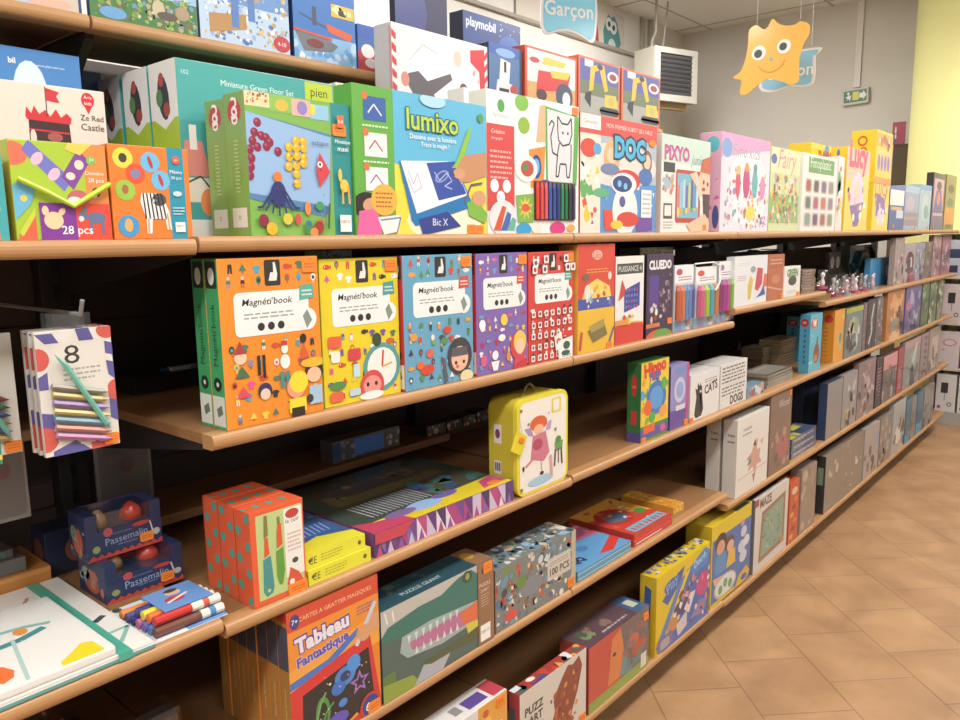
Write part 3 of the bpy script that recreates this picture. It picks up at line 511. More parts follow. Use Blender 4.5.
bx('colouring_tablet_box', 'white box with a child holding a red framed tablet, reading PIXYO junior', 'toy box', 'A', 660, 708, 133, t=.05, y=.03, c='#dde4da', F=pf, st=[(.9, .05)])
# --- further boxes along shelf A
pk = ['#e8a8cc', '#d86a9c', '#f6d0e2', '#7ab8c8', '#e8c84a', '#c86a5a', '#a87fc0', '#f8f0f4']
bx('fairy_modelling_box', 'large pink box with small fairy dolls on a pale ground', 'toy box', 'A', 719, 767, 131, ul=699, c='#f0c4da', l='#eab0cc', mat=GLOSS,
   F=[('r', 0, 0, 1, 1, '#f3dce6'), ('e', .55, .45, .42, .42, '#f6f0ec'), ('p', [(0, .75), (0, 1), (1, 1), (1, .9)], '#ef9cc8'), ('e', .1, .85, .1, .1, '#7aa0d8'), ('t', .5, .84, .55, 'Fimo kids', '#6fb4b8', {'shear': .3}), ('n', 21, .08, .04, .98, .45, 130, .01, .03, pk), ('g', 22, .1, .45, .95, .7, 8, 2, .03, pk), ('e', .33, .5, .05, .15, '#d84a6a'), ('e', .5, .52, .07, .17, '#c83a7a'), ('e', .68, .52, .06, .16, '#5ab4b8'), ('e', .85, .48, .06, .13, '#d88ab4'), ('e', .33, .64, .04, .05, '#e8c05a'), ('e', .5, .68, .04, .05, '#d89a5a'), ('e', .68, .68, .04, .05, '#5a9aa0'), ('e', .6, .2, .1, .08, '#e8d84a')],
   L=[('e', .6, .88, .3, .08, '#58c0d4'), ('n', 7, .1, .1, .9, .8, 20, .04, .1, ['#e88ab8', '#d8609c', '#f6c8de']), ('e', .8, .15, .15, .12, '#3a4f8c')])
bx('modelling_set_box', 'pale green box of garden figures between the pink box and the cream grid box', 'toy box', 'A', 768, 797, 146, t=.12, c='#cddca0', F=[('r', 0, .7, 1, 1, '#dfe6b0'), ('r', 0, .1, 1, .45, '#8cb860'), ('e', .1, .86, .09, .06, '#4a5fae'), ('t', .55, .84, .6, 'Fairy', '#d88a9a', {'shear': .3}), ('g', 32, .05, .1, .95, .7, 5, 5, .07, ['#d8605a', '#e8c84a', '#c8a0b8', '#8a6a4a', '#f0e4c8']), ('n', 31, .05, .1, .95, .65, 70, .015, .045, ['#d8605a', '#e8c84a', '#5a9a5a', '#c8a0b8', '#f0e4c8', '#8a6a4a'])])
gf = [('r', .15, .76, .9, .96, '#5f9f4f'), ('t', .5, .87, .6, 'Fimoplastic', '#e6f2dc')]
for r_ in range(3):
    for c_ in range(4): gf += [('rr', .08+c_*.22, .5-r_*.22, .26+c_*.22, .68-r_*.22, .03, '#b8b0a8'), ('rr', .11+c_*.22, .52-r_*.22, .23+c_*.22, .66-r_*.22, .03, ['#b8453a', '#4a3a3a', '#6a5a7a', '#8a8a80', '#4a6a5a', '#b04a6a', '#c8604a', '#7a7a84', '#6a9a8a', '#5a3f6a', '#a8483a', '#7a8a5a'][r_*4+c_])]
bx('plastic_craft_box', 'cream box with a grid of small coloured pictures and a green heading', 'toy box', 'A', 800, 834, 152, t=.06, c='#ece8de', F=gf)
bx('craft_box', 'white and red box wedged between the cream grid box and the yellow boxes', 'toy box', 'A', 835, 841, 156, t=.06, c='#efe0d8', F=[('n', 3, 0, 0, 1, .9, 20, .1, .3, ['#c84a4a', '#e8c84a', '#5a9a7a', '#f4f0e8'])])
yk = ['#f6e04a', '#e8b8a8', '#9a6ab0', '#d8746a', '#f8f0c8']
def yl(t_): return [('t', .5, .86, .8, t_, '#c8502c', {'bold': .04}), ('e', .45, .93, .1, .04, '#4a7fb8'), ('r', .2, .2, .8, .6, '#f0d23a')]
bx('doll_craft_box', 'yellow and pink box with a purple doll, beside the cream grid box', 'toy box', 'A', 843, 866, 146, ul=829, y=.03, c='#efd24a', l='#f2cf1e', F=[('p', [(0, .6), (0, 1), (1, 1), (1, .7)], '#efc0a0'), ('t', .5, .88, .8, 'Lucy', '#d8436a', {'bold': .05}), ('e', .5, .42, .3, .3, '#d9c8e4'), ('p', [(.2, .3), (.8, .36), (.6, .06), (.4, .04)], '#7a5aa0'), ('e', .5, .5, .14, .12, '#e8c8b0'), ('n', 6, .1, .1, .9, .6, 12, .03, .07, yk)], L=yl('PARTY'))
x0_ = x_of(871, .03, SHELF['A']); x1_ = x_of(887, .03, SHELF['A']); zm = z_of(183, x0_, .03); zt = z_of(129, x0_, .03)
box('doll_craft_box', 'lower yellow doll box of the two-high stack', 'toy box', x0_, x1_, .03, .13, SHELF['A'], zm, c='#efd24a', l='#f0cc1e', F=[('t', .5, .88, .8, 'Lucy', '#d8436a'), ('p', [(.2, .3), (.8, .36), (.7, .7), (.2, .8)], '#7a5aa0'), ('e', .5, .3, .2, .2, '#d9c8e4'), ('n', 6, .1, .1, .9, .9, 12, .03, .07, yk)], L=[('t', .5, .8, .7, 'PARTY', '#c8502c')], group='stacked yellow doll boxes')
box('doll_craft_box', 'upper yellow box with four purple dolls, top of the two-high stack', 'toy box', x0_, x1_, .03, .12, zm+.001, zt, c='#f2cc3c', l='#f6d21e', F=[('r', 0, .7, 1, .95, '#e8a83a'), ('n', 12, .1, .75, .9, .9, 10, .05, .09, ['#b85a3a', '#f6e0a0'])]+[('e', .2+i*.2, .4, .08, .16, '#8a6ab4') for i in range(4)]+[('e', .2+i*.2, .6, .05, .05, '#e8c8b0') for i in range(4)]+[('r', 0, 0, 1, .12, '#f08a2c')], L=[('e', .45, .8, .2, .1, '#d8542c'), ('e', .45, .8, .13, .06, '#f6d21e'), ('e', .5, .62, .14, .07, '#d8542c'), ('e', .5, .62, .08, .04, '#f6d21e')], group='stacked yellow doll boxes')
bx('cosmetic_set_box', 'small white and blue box right of the stacked yellow boxes', 'toy box', 'A', 888, 902, 189, t=.08, y=.03, c='#2f5090', F=[('r', 0, .62, 1, 1, '#eceae4'), ('r', .1, .5, .9, .58, '#d8a060'), ('r', .5, .3, 1, .5, '#c8d4e4')], st=[(.3, .1)])
bx('mirror_set_box', 'pale blue and grey glassy box right of the small white and blue box', 'toy box', 'A', 903, 917, 185, t=.08, y=.03, c='#8f9fc0', mat=WRAP, F=[('r', 0, .85, 1, 1, '#9fc0dc'), ('e', .4, .6, .3, .16, '#b8a8b8'), ('r', 0, .1, 1, .4, '#8a7480'), ('r', 0, .24, 1, .3, '#a08a90')], st=[(.8, .05)])
bx('doll_head_box', 'pale turquoise box near the right end of the eye-level shelf', 'toy box', 'A', 917.5, 929, 184, t=.08, y=.03, c='#9fc0c8', mat=WRAP, F=[('r', 0, .88, 1, 1, '#6fa4dc'), ('e', .5, .5, .3, .3, '#b8d0d0'), ('e', .6, .4, .2, .16, '#7a9aa0')], st=[(.8, .05)])
bx('fashion_craft_box', 'dark box with a pink window and a doll, right of the turquoise box', 'toy box', 'A', 930, 942, 172, ul=925, y=.03, c='#2f2426', l='#2a2224', F=[('r', .1, .25, .9, .9, '#d89ab0'), ('e', .5, .78, .2, .08, '#2a2a30'), ('p', [(.3, .7), (.7, .7), (.9, .3), (.1, .3)], '#4a4a9a'), ('e', .5, .55, .15, .12, '#e0705a'), ('r', 0, 0, 1, .25, '#5a4a78')], st=[(.2, .05)])
bx('jewel_craft_box', 'last box on the eye-level shelf, olive and orange, against the yellow column', 'toy box', 'A', 943, 953, 174, t=.06, y=.03, c='#8a7a3a', F=[('e', .5, .75, .3, .08, '#2a2a20'), ('e', .5, .5, .3, .08, '#3a5a3a'), ('r', 0, .1, 1, .4, '#d8842c'), ('r', .2, .02, .8, .1, '#4a2a20')])
bx('doll_craft_box', 'yellow party box rising behind the cream grid box', 'toy box', 'A', 809, 842, 142, y=.14, t=.1, zu=.18, c='#f4d21c', F=[('e', .45, .93, .07, 0, '#4a8fb8'), ('t', .5, .84, .6, 'PARTY', '#c8502c', {'bold': .05})])
# --- robot hand kit, standing tall behind
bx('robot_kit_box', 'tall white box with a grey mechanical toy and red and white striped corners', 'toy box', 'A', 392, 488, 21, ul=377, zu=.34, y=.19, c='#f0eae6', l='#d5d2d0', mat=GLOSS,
   F=[('e', .38, .8, .26, .1, '#f7f3f0'), ('p', [(.15, .78), (.25, .8), (.34, .76), (.58, .82), (.6, .79), (.4, .7), (.56, .6), (.58, .56), (.52, .57), (.32, .66), (.2, .68), (.14, .73)], '#5c565c'), ('e', .12, .75, .04, .035, '#d88a7a'), ('l', [(.16, .84), (.3, .93), (.45, .9)], .005, '#a8a0a0'), ('e', .66, .9, .045, .04, '#e8c8b4'), ('e', .72, .74, .05, .045, '#6a4a4a'), ('e', .75, .6, .02, .08, '#d8a890'), ('p', [(.8, .96), (.96, .98), (.97, .62), (.92, .64), (.9, .86), (.8, .9)], '#d62f38'), ('n', 9, .8, .66, .92, .86, 10, .01, .02, ['#e8c0c0', '#d0a0a0'])]
     + [('p', [(.96, .95-.06*i), (1, .98-.06*i), (1, .95-.06*i), (.96, .92-.06*i)], '#d62f38') for i in range(8)] + [('p', [(0, .97-.06*i), (.04, .95-.06*i), (.04, .92-.06*i), (0, .94-.06*i)], '#d62f38') for i in range(9)],
   L=[('n', 9, .1, .3, .9, .5, 8, .04, .1, ['#e8c0c0', '#d09a9a']), ('r', .86, .2, 1, .98, '#e8a0a0')])
# --- the top shelf
def scene(pal, sky, seed, extra=()):
    return [('r', 0, .45, 1, 1, sky), ('n', seed, .05, .05,  .97, .9, 260, .008, .03, pal)] + list(extra)
bx('playset_box', 'pale playset box with dark spine, leftmost on the top shelf', 'toy box', 'T', -40, 83, -70, y=.31, t=.09, c='#22386e', F=[('r', .0, .03, .97, 1, '#cdbfae'), ('r', .2, .03, .8, .3, '#a8c4dc'), ('e', .7, .12, .2, .1, '#d8b098')])
bx('zoo_playset_box', 'green animal park playset box on the top shelf', 'toy box', 'T', 90, 199, -62, ul=84, y=.31, c='#3f7a3a', l='#1f3468', F=scene(['#6a9a3a', '#8fb04a', '#3f6a2f', '#b8a070', '#7a5f48', '#d8cfa0', '#5f8fc0'], '#8fc0e0', 41, [('e', .2, .12, .12, .08, '#5fa0d8'), ('e', .62, .3, .06, .12, '#c8b890'), ('e', .7, .22, .1, .06, '#5a4a40'), ('e', .85, .3, .07, .1, '#a89070')]))
bx('ice_palace_box', 'pale blue ice palace playset box on the top shelf', 'toy box', 'T', 200.5, 291, -60, y=.31, t=.09, c='#b9d0ea', l='#1f3468', F=scene(['#3f6fb8', '#dfe9f4', '#c89a5a', '#e0b870', '#8fb0d8', '#f4f6fa', '#5a7fb0'], '#5f8fd0', 43, [('p', [(.1, .1), (.5, .2), (.5, .36), (.1, .3)], '#b8864a'), ('r', .34, .2, .42, .6, '#4a78c0'), ('r', .52, .3, .6, .7, '#4a78c0'), ('e', .9, .12, .1, .09, '#c8323c'), ('t', .9, .12, .1, '4-10', W_)]))
bx('rescue_boat_box', 'blue rescue boat playset box with an orange boat, on the top shelf', 'toy box', 'T', 294.5, 357, -38, y=.31, t=.09, c='#2f6fc4', l='#1f3468', F=[('r', 0, .0, 1, .3, '#7fb4e0'), ('n', 44, 0, .0, 1, .22, 30, .03, .07, ['#e8f2fa', '#5f9ad8', '#b8d4ee']), ('p', [(.02, .3), (.5, .28), (.7, .22), (.6, .14), (.15, .1)], '#6a6f78'), ('e', .33, .2, .14, .05, '#7a2f2a'), ('p', [(.5, .45), (.95, .38), (.9, .3), (.55, .36)], '#e0582c'), ('l', [(.1, .5), (.5, .4)], .02, '#4a4f5a'), ('r', .3, .4, .36, .6, '#3f4450'), ('r', .6, .54, .98, .68, '#e8b83a'), ('n', 3, .62, .55, .96, .66, 10, .03, .05, ['#2a2a2a', '#f2e2a0']), ('l', [(0, .32), (.6, .28)], .03, '#d84a2c')])
bx('car_playset_box', 'small blue and red vehicle box beside the rescue boat box', 'toy box', 'T', 358.5, 391, 23, y=.31, t=.09, c='#2f5fae', F=[('r', 0, 0, .6, .45, '#b83430'), ('e', .3, .45, .2, .15, '#e8e4e0'), ('r', .0, .7, 1, 1, '#2a58b0'), ('e', .4, .2, .2, .1, '#d8d0cc')])
bx('space_playset_box', 'dark starry space playset box standing behind the tall white robot box', 'toy box', 'T', 397, 449, -30, ul=390, y=.40, c='#2a2c54', l='#191b30', F=[('e', .4, .35, .22, .1, '#cfcad8'), ('e', .35, .35, .1, .05, '#5a5470'), ('e', .7, .14, .2, .1, '#d8d8e4'), ('e', .9, .4, .1, .1, '#b0665a'), ('e', .1, .7, .5, .3, '#3b4488')])
bx('police_playset_box', 'blue night-sky playset box with white lettering on the top shelf', 'toy box', 'T', 464, 521, 9, ul=450, y=.41, c='#27458f', l='#141c3c', F=[('t', .3, .88, .5, 'playmobil', '#dfe9f6', {'bold': .03}), ('e', .5, .5, .22, .2, '#3f8fb8'), ('r', .3, .3, .6, .7, '#8fb8cc'), ('n', 5, .5, .5, 1, 1, 14, .008, .014, ['#cfe0f4']), ('e', .8, .7, .2, .15, '#3a6ac0')])
bx('tractor_set_box', 'narrow blue box of white vehicles before the night-sky box', 'toy box', 'T', 489, 522, 41, y=.31, t=.07, c='#4470a8', l='#20304a', F=[('r', 0, .8, 1, 1, '#2f58b4'), ('e', .5, .86, .3, .08, '#7fb0e8'), ('p', [(.3, .3), (.6, .28), (.65, .7), (.35, .75)], '#e8ecee'), ('p', [(.2, .1), (.8, .1), (.7, .3), (.25, .35)], '#e4e4e2'), ('r', .45, .5, .52, .7, '#2a2a30'), ('r', .3, .12, .6, .2, '#2a2a30'), ('e', .75, .2, .12, .1, '#c03a3a'), ('r', .93, 0, 1, 1, '#1f2a44')])
bx('digger_model_box', 'red bordered box with a red and yellow farm trailer', 'toy box', 'T', 525, 577, 44, y=.305, t=.07, c='#d84b2e', F=[('r', .04, .05, .96, .96, '#e8e4e0'), ('r', .04, .05, .96, .4, '#d8a45a'), ('e', .17, .78, .13, .1, '#efe6e0'), ('e', .17, .78, .09, .05, '#c03a3a'), ('p', [(.2, .25), (.24, .62), (.86, .66), (.8, .35)], '#d92f33'), ('p', [(.3, .74), (.36, .88), (.78, .86), (.72, .76)], '#f0cc3a'), ('p', [(.46, .66), (.86, .7), (.8, .56), (.5, .54)], '#f0cc3a'), ('e', .74, .25, .17, .24, '#3f4a66'), ('e', .78, .2, .08, .14, '#dfe4ea'), ('e', .3, .2, .1, .1, '#4a3030')])
def exc(lb, u0, u1, v, **k):
    bx('excavator_model_box', lb, 'toy box', 'T', u0, u1, v, y=.305, t=.07, c='#dc6a44', F=[('r', .04, .04, .96, .96, '#4a54a8'), ('r', .04, .04, .96, .6, '#66785c'), ('r', .04, .04, .96, .36, '#a8aaa0'), ('e', .82, .76, .14, .1, '#e8e2e0'), ('e', .82, .76, .09, .06, '#a0343c'), ('r', .14, .84, .34, .96, '#dfe4ee'),
        ('p', [(.24, .4), (.34, .46), (.38, .78), (.56, .86), (.54, .93), (.28, .86)], '#e8c02c'), ('p', [(.54, .93), (.6, .92), (.7, .5), (.62, .46), (.5, .8)], '#e8c02c'), ('e', .5, .88, .07, .05, '#3a342c'), ('p', [(.16, .38), (.3, .44), (.28, .14), (.14, .28)], '#2f2f38'), ('p', [(.62, .2), (.62, .42), (.9, .44), (.94, .22)], '#e8cc3a'), ('e', .78, .32, .08, .08, '#c8b860'), ('rr', .5, .06, .98, .2, .06, '#3a3a44')], **k)
exc('red bordered excavator model box with a white mark in its upper corner, left one', 578, 619.5, 54)
exc('second red bordered excavator model box, nearer the heater', 621, 659.5, 67)
# ================================================================ stock: second shelf (B)
def mag(pal, big, seed, badge='#4fae9a', lab='#ecf0ec'):
    a = [('rr', .44, .83, .6, .985, .02, '#2b2926'), ('p', [(.48, .86), (.56, .86), (.57, .9), (.55, .97), (.53, .97), (.53, .91), (.5, .91)], '#e9e7e0'), ('g', seed, .03, .83, .42, .98, 3, 2, .045, pal), ('g', seed+1, .62, .83, .98, .98, 3, 2, .045, pal),
         ('rr', .13, .54, .88, .8, .05, lab), ('t', .46, .735, .5, "Magnéti'book", '#2c2a2a', {'shear': .2, 'h': .055, 'bold': .012}), ('tx', .22, .72, .68, .635, 2, '#9aa0a0'), ('e', .38, .59, .035, 0, '#2b2926'), ('e', .48, .59, .035, 0, '#2b2926'), ('e', .58, .59, .035, 0, '#2b2926'),
         ('e', .86, .61, .1, 0, lab), ('p', [(.81, .63), (.86, .67), (.91, .6), (.85, .55)], '#7f8f84'), ('p', [(.78, .73), (.94, .74), (.93, .83), (.79, .82)], badge), ('tx', .81, .92, .8, .75, 2, '#e9efe6')]
    return a+[('g', seed+2, .03, .02, .97, .52, 7, 5, .042, pal)]+big
snow = [('e', .6, .36, .05, .045, '#f2f0ea'), ('e', .6, .44, .035, .03, '#f2f0ea'), ('r', .57, .46, .63, .49, '#c8372f'), ('r', .32, .3, .35, .42, '#2a2420'), ('r', .37, .28, .4, .42, '#2a2420'), ('p', [(.74, .36), (.86, .36), (.8, .46)], '#e0522c'), ('e', .8, .49, .035, .03, '#2a2420'), ('e', .16, .42, .06, .04, '#f0c9a8'), ('p', [(.1, .44), (.22, .44), (.16, .52)], '#a83a3a'), ('p', [(.1, .3), (.24, .3), (.17, .37)], '#3f6f4a'), ('p', [(.1, .18), (.24, .18), (.17, .25)], '#e0405f'),
        ('e', .38, .2, .07, .05, '#2f2a5e'), ('e', .38, .18, .05, .035, '#f0c9a8'), ('r', .54, .2, .58, .3, '#3f8a8a'), ('r', .6, .18, .64, .3, '#3f8a8a'), ('e', .9, .27, .1, .07, '#2e2422'), ('e', .9, .25, .08, .05, '#f0bf98'), ('e', .9, .33, .14, .03, '#f2b82c'), ('r', .84, .06, .98, .18, '#9fc4dc'), ('e', .7, .19, .1, .07, '#ef9a7a'), ('e', .73, .22, .1, .07, '#f6dc2c'), ('p', [(.62, .12), (.8, .12), (.8, .03), (.62, .03)], '#f6dc2c'), ('r', .64, .0, .78, .06, '#2a2420'), ('e', .84, .1, .04, 0, '#3a3634')]
clock = [('e', .74, .22, .25, 0, '#4f9a98'), ('e', .74, .22, .2, 0, '#eeeee6'), ('l', [(.74, .22), (.76, .34)], .025, '#c8372f'), ('l', [(.74, .22), (.88, .24)], .02, '#d9b02c'), ('e', .68, .42, .06, .05, '#2f4a34'), ('e', .86, .4, .06, .02, '#c8602c'), ('e', .6, .1, .16, .11, '#d8463f'), ('e', .6, .1, .12, .07, '#ef8f86'), ('e', .54, .11, .02, .016, '#2a2420'), ('e', .65, .11, .02, .016, '#2a2420'), ('e', .59, .03, .16, .03, '#f4f0ea'), ('rr', .06, .4, .22, .48, .02, '#e85a3a'), ('rr', .09, .3, .2, .38, .03, '#f2ead8'), ('rr', .3, .3, .46, .38, .02, '#d83a4a'), ('r', .36, .18, .44, .27, '#b8dce6'), ('e', .16, .14, .1, .03, '#4a8a4a'), ('rr', .06, .03, .22, .1, .02, '#e8603a'), ('rr', .3, .05, .44, .1, .02, '#b8d0e0')]
knight = [('e', .78, .2, .19, .15, '#3a3a42'), ('e', .78, .18, .13, .1, '#efb894'), ('r', .66, .2, .9, .27, '#55555e'), ('e', .72, .15, .02, .014, '#2a2420'), ('e', .84, .15, .02, .014, '#2a2420'), ('e', .74, .12, .025, .015, '#d8605a'), ('p', [(.5, .22), (.56, .2), (.6, .02), (.54, .0)], '#4f5a66'), ('e', .88, .03, .1, .05, '#e6d9a0'), ('e', .3, .14, .1, .04, '#d8422c'), ('e', .2, .18, .05, .03, '#e8632c'), ('e', .6, .42, .06, .03, '#d8422c'), ('e', .34, .26, .05, .035, '#e0604a'), ('e', .4, .34, .03, .02, '#6fae5a'), ('e', .55, .34, .05, .03, '#4f8f4a'), ('e', .12, .4, .05, .03, '#e89a3a')]
fairy = [('e', .8, .2, .16, .12, '#d83a3f'), ('e', .84, .23, .13, .1, '#f0c84a'), ('e', .84, .19, .09, .07, '#f3c9a6'), ('p', [(.74, .12), (.94, .12), (.98, .0), (.7, .0)], '#d8405a'), ('e', .1, .42, .06, .045, '#f4f0f4'), ('e', .52, .44, .07, .05, '#f0cc4a'), ('p', [(.26, .1), (.42, .1), (.38, .02), (.3, .02)], '#f4f4f6'), ('e', .34, .15, .06, .04, '#f4f4f6'), ('e', .12, .12, .06, .05, '#d8588a'), ('p', [(.7, .03), (.98, .08), (.98, .0), (.7, 0)], '#c8303a'), ('e', .6, .12, .04, .04, '#e8883a'), ('e', .47, .29, .07, .03, '#f0f0ee')]
mp_ = ['#f4f0ea', '#2f2a2a', '#d8432f', '#3f7a5a', '#e84a8a', '#6a4fa0', '#f0d03a', '#3fa0c0']
def card(x, y, w, h): return [('rr', x, y, x+w, y+h, .01, '#f2eeea'), ('e', x+w/2, y+h/2, w*.3, h*.3, random.Random(int(x*99+y*777)).choice(['#3a3a3a', '#3f8a6a', '#b83a3a', '#4a4a5a']))]
red = []
for r_ in range(5):
    for c_ in range(7):
        if not (c_ > 4 and r_ < 3): red += card(.05+c_*.135, .02+r_*.1, .075, .055)
for x, y in ((.08, .87), (.3, .9), (.06, .81), (.27, .81), (.74, .9), (.78, .82), (.9, .82)): red += card(x, y, .1, .07)
red += [('p', [(.52, .22), (.68, .26), (.72, .12), (.56, .08)], '#f4f2ec'), ('e', .62, .17, .06, .03, '#d8603a'), ('p', [(.6, .17), (.94, .2), (.94, .0), (.62, .0)], '#f2f0ea'), ('e', .8, .12, .08, .04, '#2f5a4a'), ('e', .78, .05, .1, .025, '#2f5a4a'), ('t', .8, .02, .2, 'serpent', '#3a3a3a')]
spn = [('rr', .1, .83, .9, .985, .1, '#26332a'), ('e', .5, .9, .24, .05, '#dfe4da'), ('t', .5, .58, .46, "Magnéti'book", '#1f3a26', {'rot': 90, 'h': .42}), ('e', .5, .27, .3, 0, '#1c2a20'), ('e', .5, .27, .1, 0, '#dfe4da'), ('r', .05, .02, .95, .2, '#dfe4da'), ('p', [(.3, .12), (.7, .15), (.8, .1), (.4, .07)], '#6a7a6a')]
def spine(c): return [it if it[0] != 't' else ('t', .5, .56, 2.6, "Magnéti'book", '#1c2420', {'rot': 90}) for it in spn]
def book(lab, u0, u1, vt, y, c, s, F, group=None, **k):
    return bx('magnet_book_box', lab, 'game box', 'B', u0, u1, vt, y=y, t=.038, c=c, l=s, F=F, L=spine(s), st=[(.9, .94, 'F', (.03, .022))], **k)
book('orange magnet book box with a green spine, snowman and dressing-up figures', 227, 324.5, 259, .012, '#f18a1f', '#3aa862', mag(mp_, snow, 50))
xa = x_of(227, .012, SHELF['B']); xb = x_of(324.5, .012, SHELF['B'])
box('magnet_book_box', 'second magnet book box behind the orange one, only its green spine showing', 'game box', xa+.001, xb-.001, .0515, .038, SHELF['B']+.0003, z_of(259, xa, .012), c='#f18a1f', l='#36a05c', F=mag(mp_, snow, 50), L=spine(''))
book('yellow magnet book box with a clock and a red-haired figure', 325, 401.5, 259.5, .02, '#ecd21c', '#e8d02a', mag(mp_, clock, 60, '#3f9a9a'))
book('light blue magnet book box with a red spine and a knight', 405.5, 474, 256, .012, '#5fa2c4', '#c22f3a', mag(['#d8422c', '#2f3f5a', '#f0e8e0', '#e8a03a', '#4f8f4a'], knight, 70, '#d9453a'))
book('purple magnet book box with a red spine and a blonde fairy', 477, 527.5, 254, .012, '#7a5fae', '#c22f3a', mag(['#d8588a', '#f0ece8', '#f0cc4a', '#c8303a', '#5fa0c8'], fairy, 80, '#d9453a'))
book('red magnet book box covered in small white letter cards', 528.5, 573.5, 252.5, .015, '#d9382f', '#d9382f', mag(['#f2eeea', '#3a3a3a'], red, 90, '#4fae9a'))
bx('road_game_box', 'tall red and yellow travel game box left of the white four-in-a-row box', 'game box', 'B', 577.5, 614, 244.5, y=.012, t=.06, c='#d9402c', l='#efb23a',
   F=[('r', 0, 0, 1, .48, '#e8b62a'), ('r', 0, .4, 1, .5, '#3f4fa0'), ('n', 4, .05, .41, .95, .49, 14, .02, .04, ['#7a7fc0', '#e8e0d0']), ('e', .5, .9, .14, .045, '#e8b0a0'), ('t', .5, .9, .2, 'Lilo', '#c83a2a'), ('tx', .22, .8, .78, .73, 2, '#e8a84a'), ('p', [(.1, .5), (.2, .62), (.5, .68), (.85, .6), (.9, .5)], '#e8cf5a'), ('n', 44, .2, .5, .8, .62, 16, .02, .05, ['#5f9a4a', '#e8e0c8', '#c83a2a', '#e0a02a', '#7ab0c8']), ('e', .24, .56, .08, .07, '#e0e0da'), ('e', .2, .7, .1, .035, '#7a5a44'), ('e', .85, .7, .05, .04, '#e8d8c8'), ('p', [(.25, .2), (.7, .26), (.8, .14), (.4, .08)], '#7a6a3a'), ('p', [(.3, .24), (.7, .3), (.7, .22), (.35, .18)], '#a8924a'), ('l', [(.8, .0), (1, .2)], .06, '#3f4fa0'), ('l', [(.05, .03), (.1, .2)], .06, '#c83a4a')], st=[(.85, .03)])
bx('four_in_a_row_box', 'white and red box with a blue counter grid', 'game box', 'B', 614.5, 643, 257, y=.02, t=.05, c='#e6e6e0', l='#c8302a',
   F=[('r', 0, 0, 1, .2, '#d5352a'), ('e', .5, .2, .6, .05, '#e8b03a'), ('e', .5, .18, .6, .05, '#d5352a'), ('r', .05, .8, .95, .92, '#3a4438'), ('t', .5, .86, .8, 'PUISSANCE 4', '#e8e8e0'), ('p', [(.3, .36), (.3, .62), (.85, .7), (.85, .42)], '#2f3a94')] + [('e', .38+.09*i, .42+.065*j, .03, 0, ['#6f7cc8', '#d83a3a', '#5a64b4'][(i*j+i) % 3]) for i in range(5) for j in range(4)] + [('p', [(.1, .5), (.3, .56), (.32, .64), (.22, .74)], '#c8402c'), ('n', 5, .15, .24, .6, .32, 8, .04, .06, ['#e8c83a', '#d8432f']), ('r', .0, .22, .45, .28, '#e8903a')])
bx('mystery_game_box', 'dark purple board game box with white lettering beside the four-in-a-row box', 'game box', 'B', 645.5, 672, 254.5, ul=643, y=.02, c='#33203f', l='#1f1418',
   F=[('t', .5, .87, .84, 'CLUEDO', '#ece8e4', {'bold': .05}), ('r', .1, .3, .45, .75, '#4a2f8a'), ('n', 77, .45, .3, .95, .75, 26, .03, .07, ['#6a4a5a', '#8a6a7a', '#2a1a2a', '#a08a90', '#4a3a5a']), ('n', 8, .15, .2, .7, .4, 14, .04, .08, ['#d8c8b8', '#8a2f2f', '#ece4dc', '#3a2420']), ('e', .5, -.0, .5, .09, '#d8502c'), ('e', .6, .02, .34, .07, '#5f9a3a'), ('r', 0, .12, .5, .17, '#d8703a')], st=[(.88, .17)])
# pen packs in clear sleeves
def penpack(lb, u0, u1, vt, cols, top, y=.02, handle=False):
    z = SHELF['B']; a, b_ = x_of(u0, y, z)+.001, x_of(u1, y, z)-.001; h = z_of(vt, a, y)-z; w = b_-a
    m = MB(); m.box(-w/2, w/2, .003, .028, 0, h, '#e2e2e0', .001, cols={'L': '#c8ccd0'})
    f = Face(m, (-w/2, .003, 0), (1, 0, 0), (0, 0, 1), w, h)
    f.draw([('r', 0, .72, 1, 1, '#ecebe8'), ('e', .25, .9, .16, .05, top), ('tx', .2, .9, .84, .76, 2, '#8a4a7a'), ('r', 0, 0, 1, .16, '#7ab4dc'), ('n', 5, 0, 0, 1, .14, 8, .06, .12, ['#e8e8ee', '#3f7fc8', '#8a7ac8'])])
    o = m.build('pen_pack', GLOSS, None, ((a+b_)/2, y, z+.0005)); tag(o, lb, 'pen pack', 'pen packs beside the mystery game')
    n_ = len(cols)
    for i, c in enumerate(cols):
        q = MB(); xx = -w/2+w*(i+.5)/n_*.9+w*.05; q.tube([(xx, -.002, h*.18), (xx, -.002, h*.62), (xx, -.002, h*.70)], [w/n_*.42, w/n_*.42, w/n_*.2], c, 8); q.build('felt_pen', PLAST, o)
    q = MB(); q.box(-w/2-.0005, w/2+.0005, -.009, .0024, h*.01, h*.74, '#ffffff', .002); q.build('clear_sleeve', CLEAR, o)
    if handle:
        q = MB(); q.tube([(-w*.35, .015, h), (-w*.45, .012, h+.012), (w*.3, .0, h+.014), (w*.5, -.01, h), (w*.46, -.014, h*.75), (w*.2, -.016, h*.6)], .0025, '#f0efec', 8); q.build('carry_loop', PLAST, o)
    sticker(o, f, .75, .1, .02, .016)
penpack('clear pen pack with rows of orange and blue pens, beside the dark purple game', 674, 693, 266, ['#c85a34', '#d0704a', '#4f88b0', '#6a7ab0', '#4a5a98'], '#b83a6a')
penpack('clear pen pack with broad green, teal and pink bands', 695, 716, 268, ['#c8587a', '#94b83a', '#4a98a8', '#c07040'], '#d8402c', handle=True)
penpack('clear pen pack with magenta and green bands at the shelf end', 718, 731, 262, ['#9c3a7c', '#a84a80', '#78a838'], '#8a5fb0', y=.03)
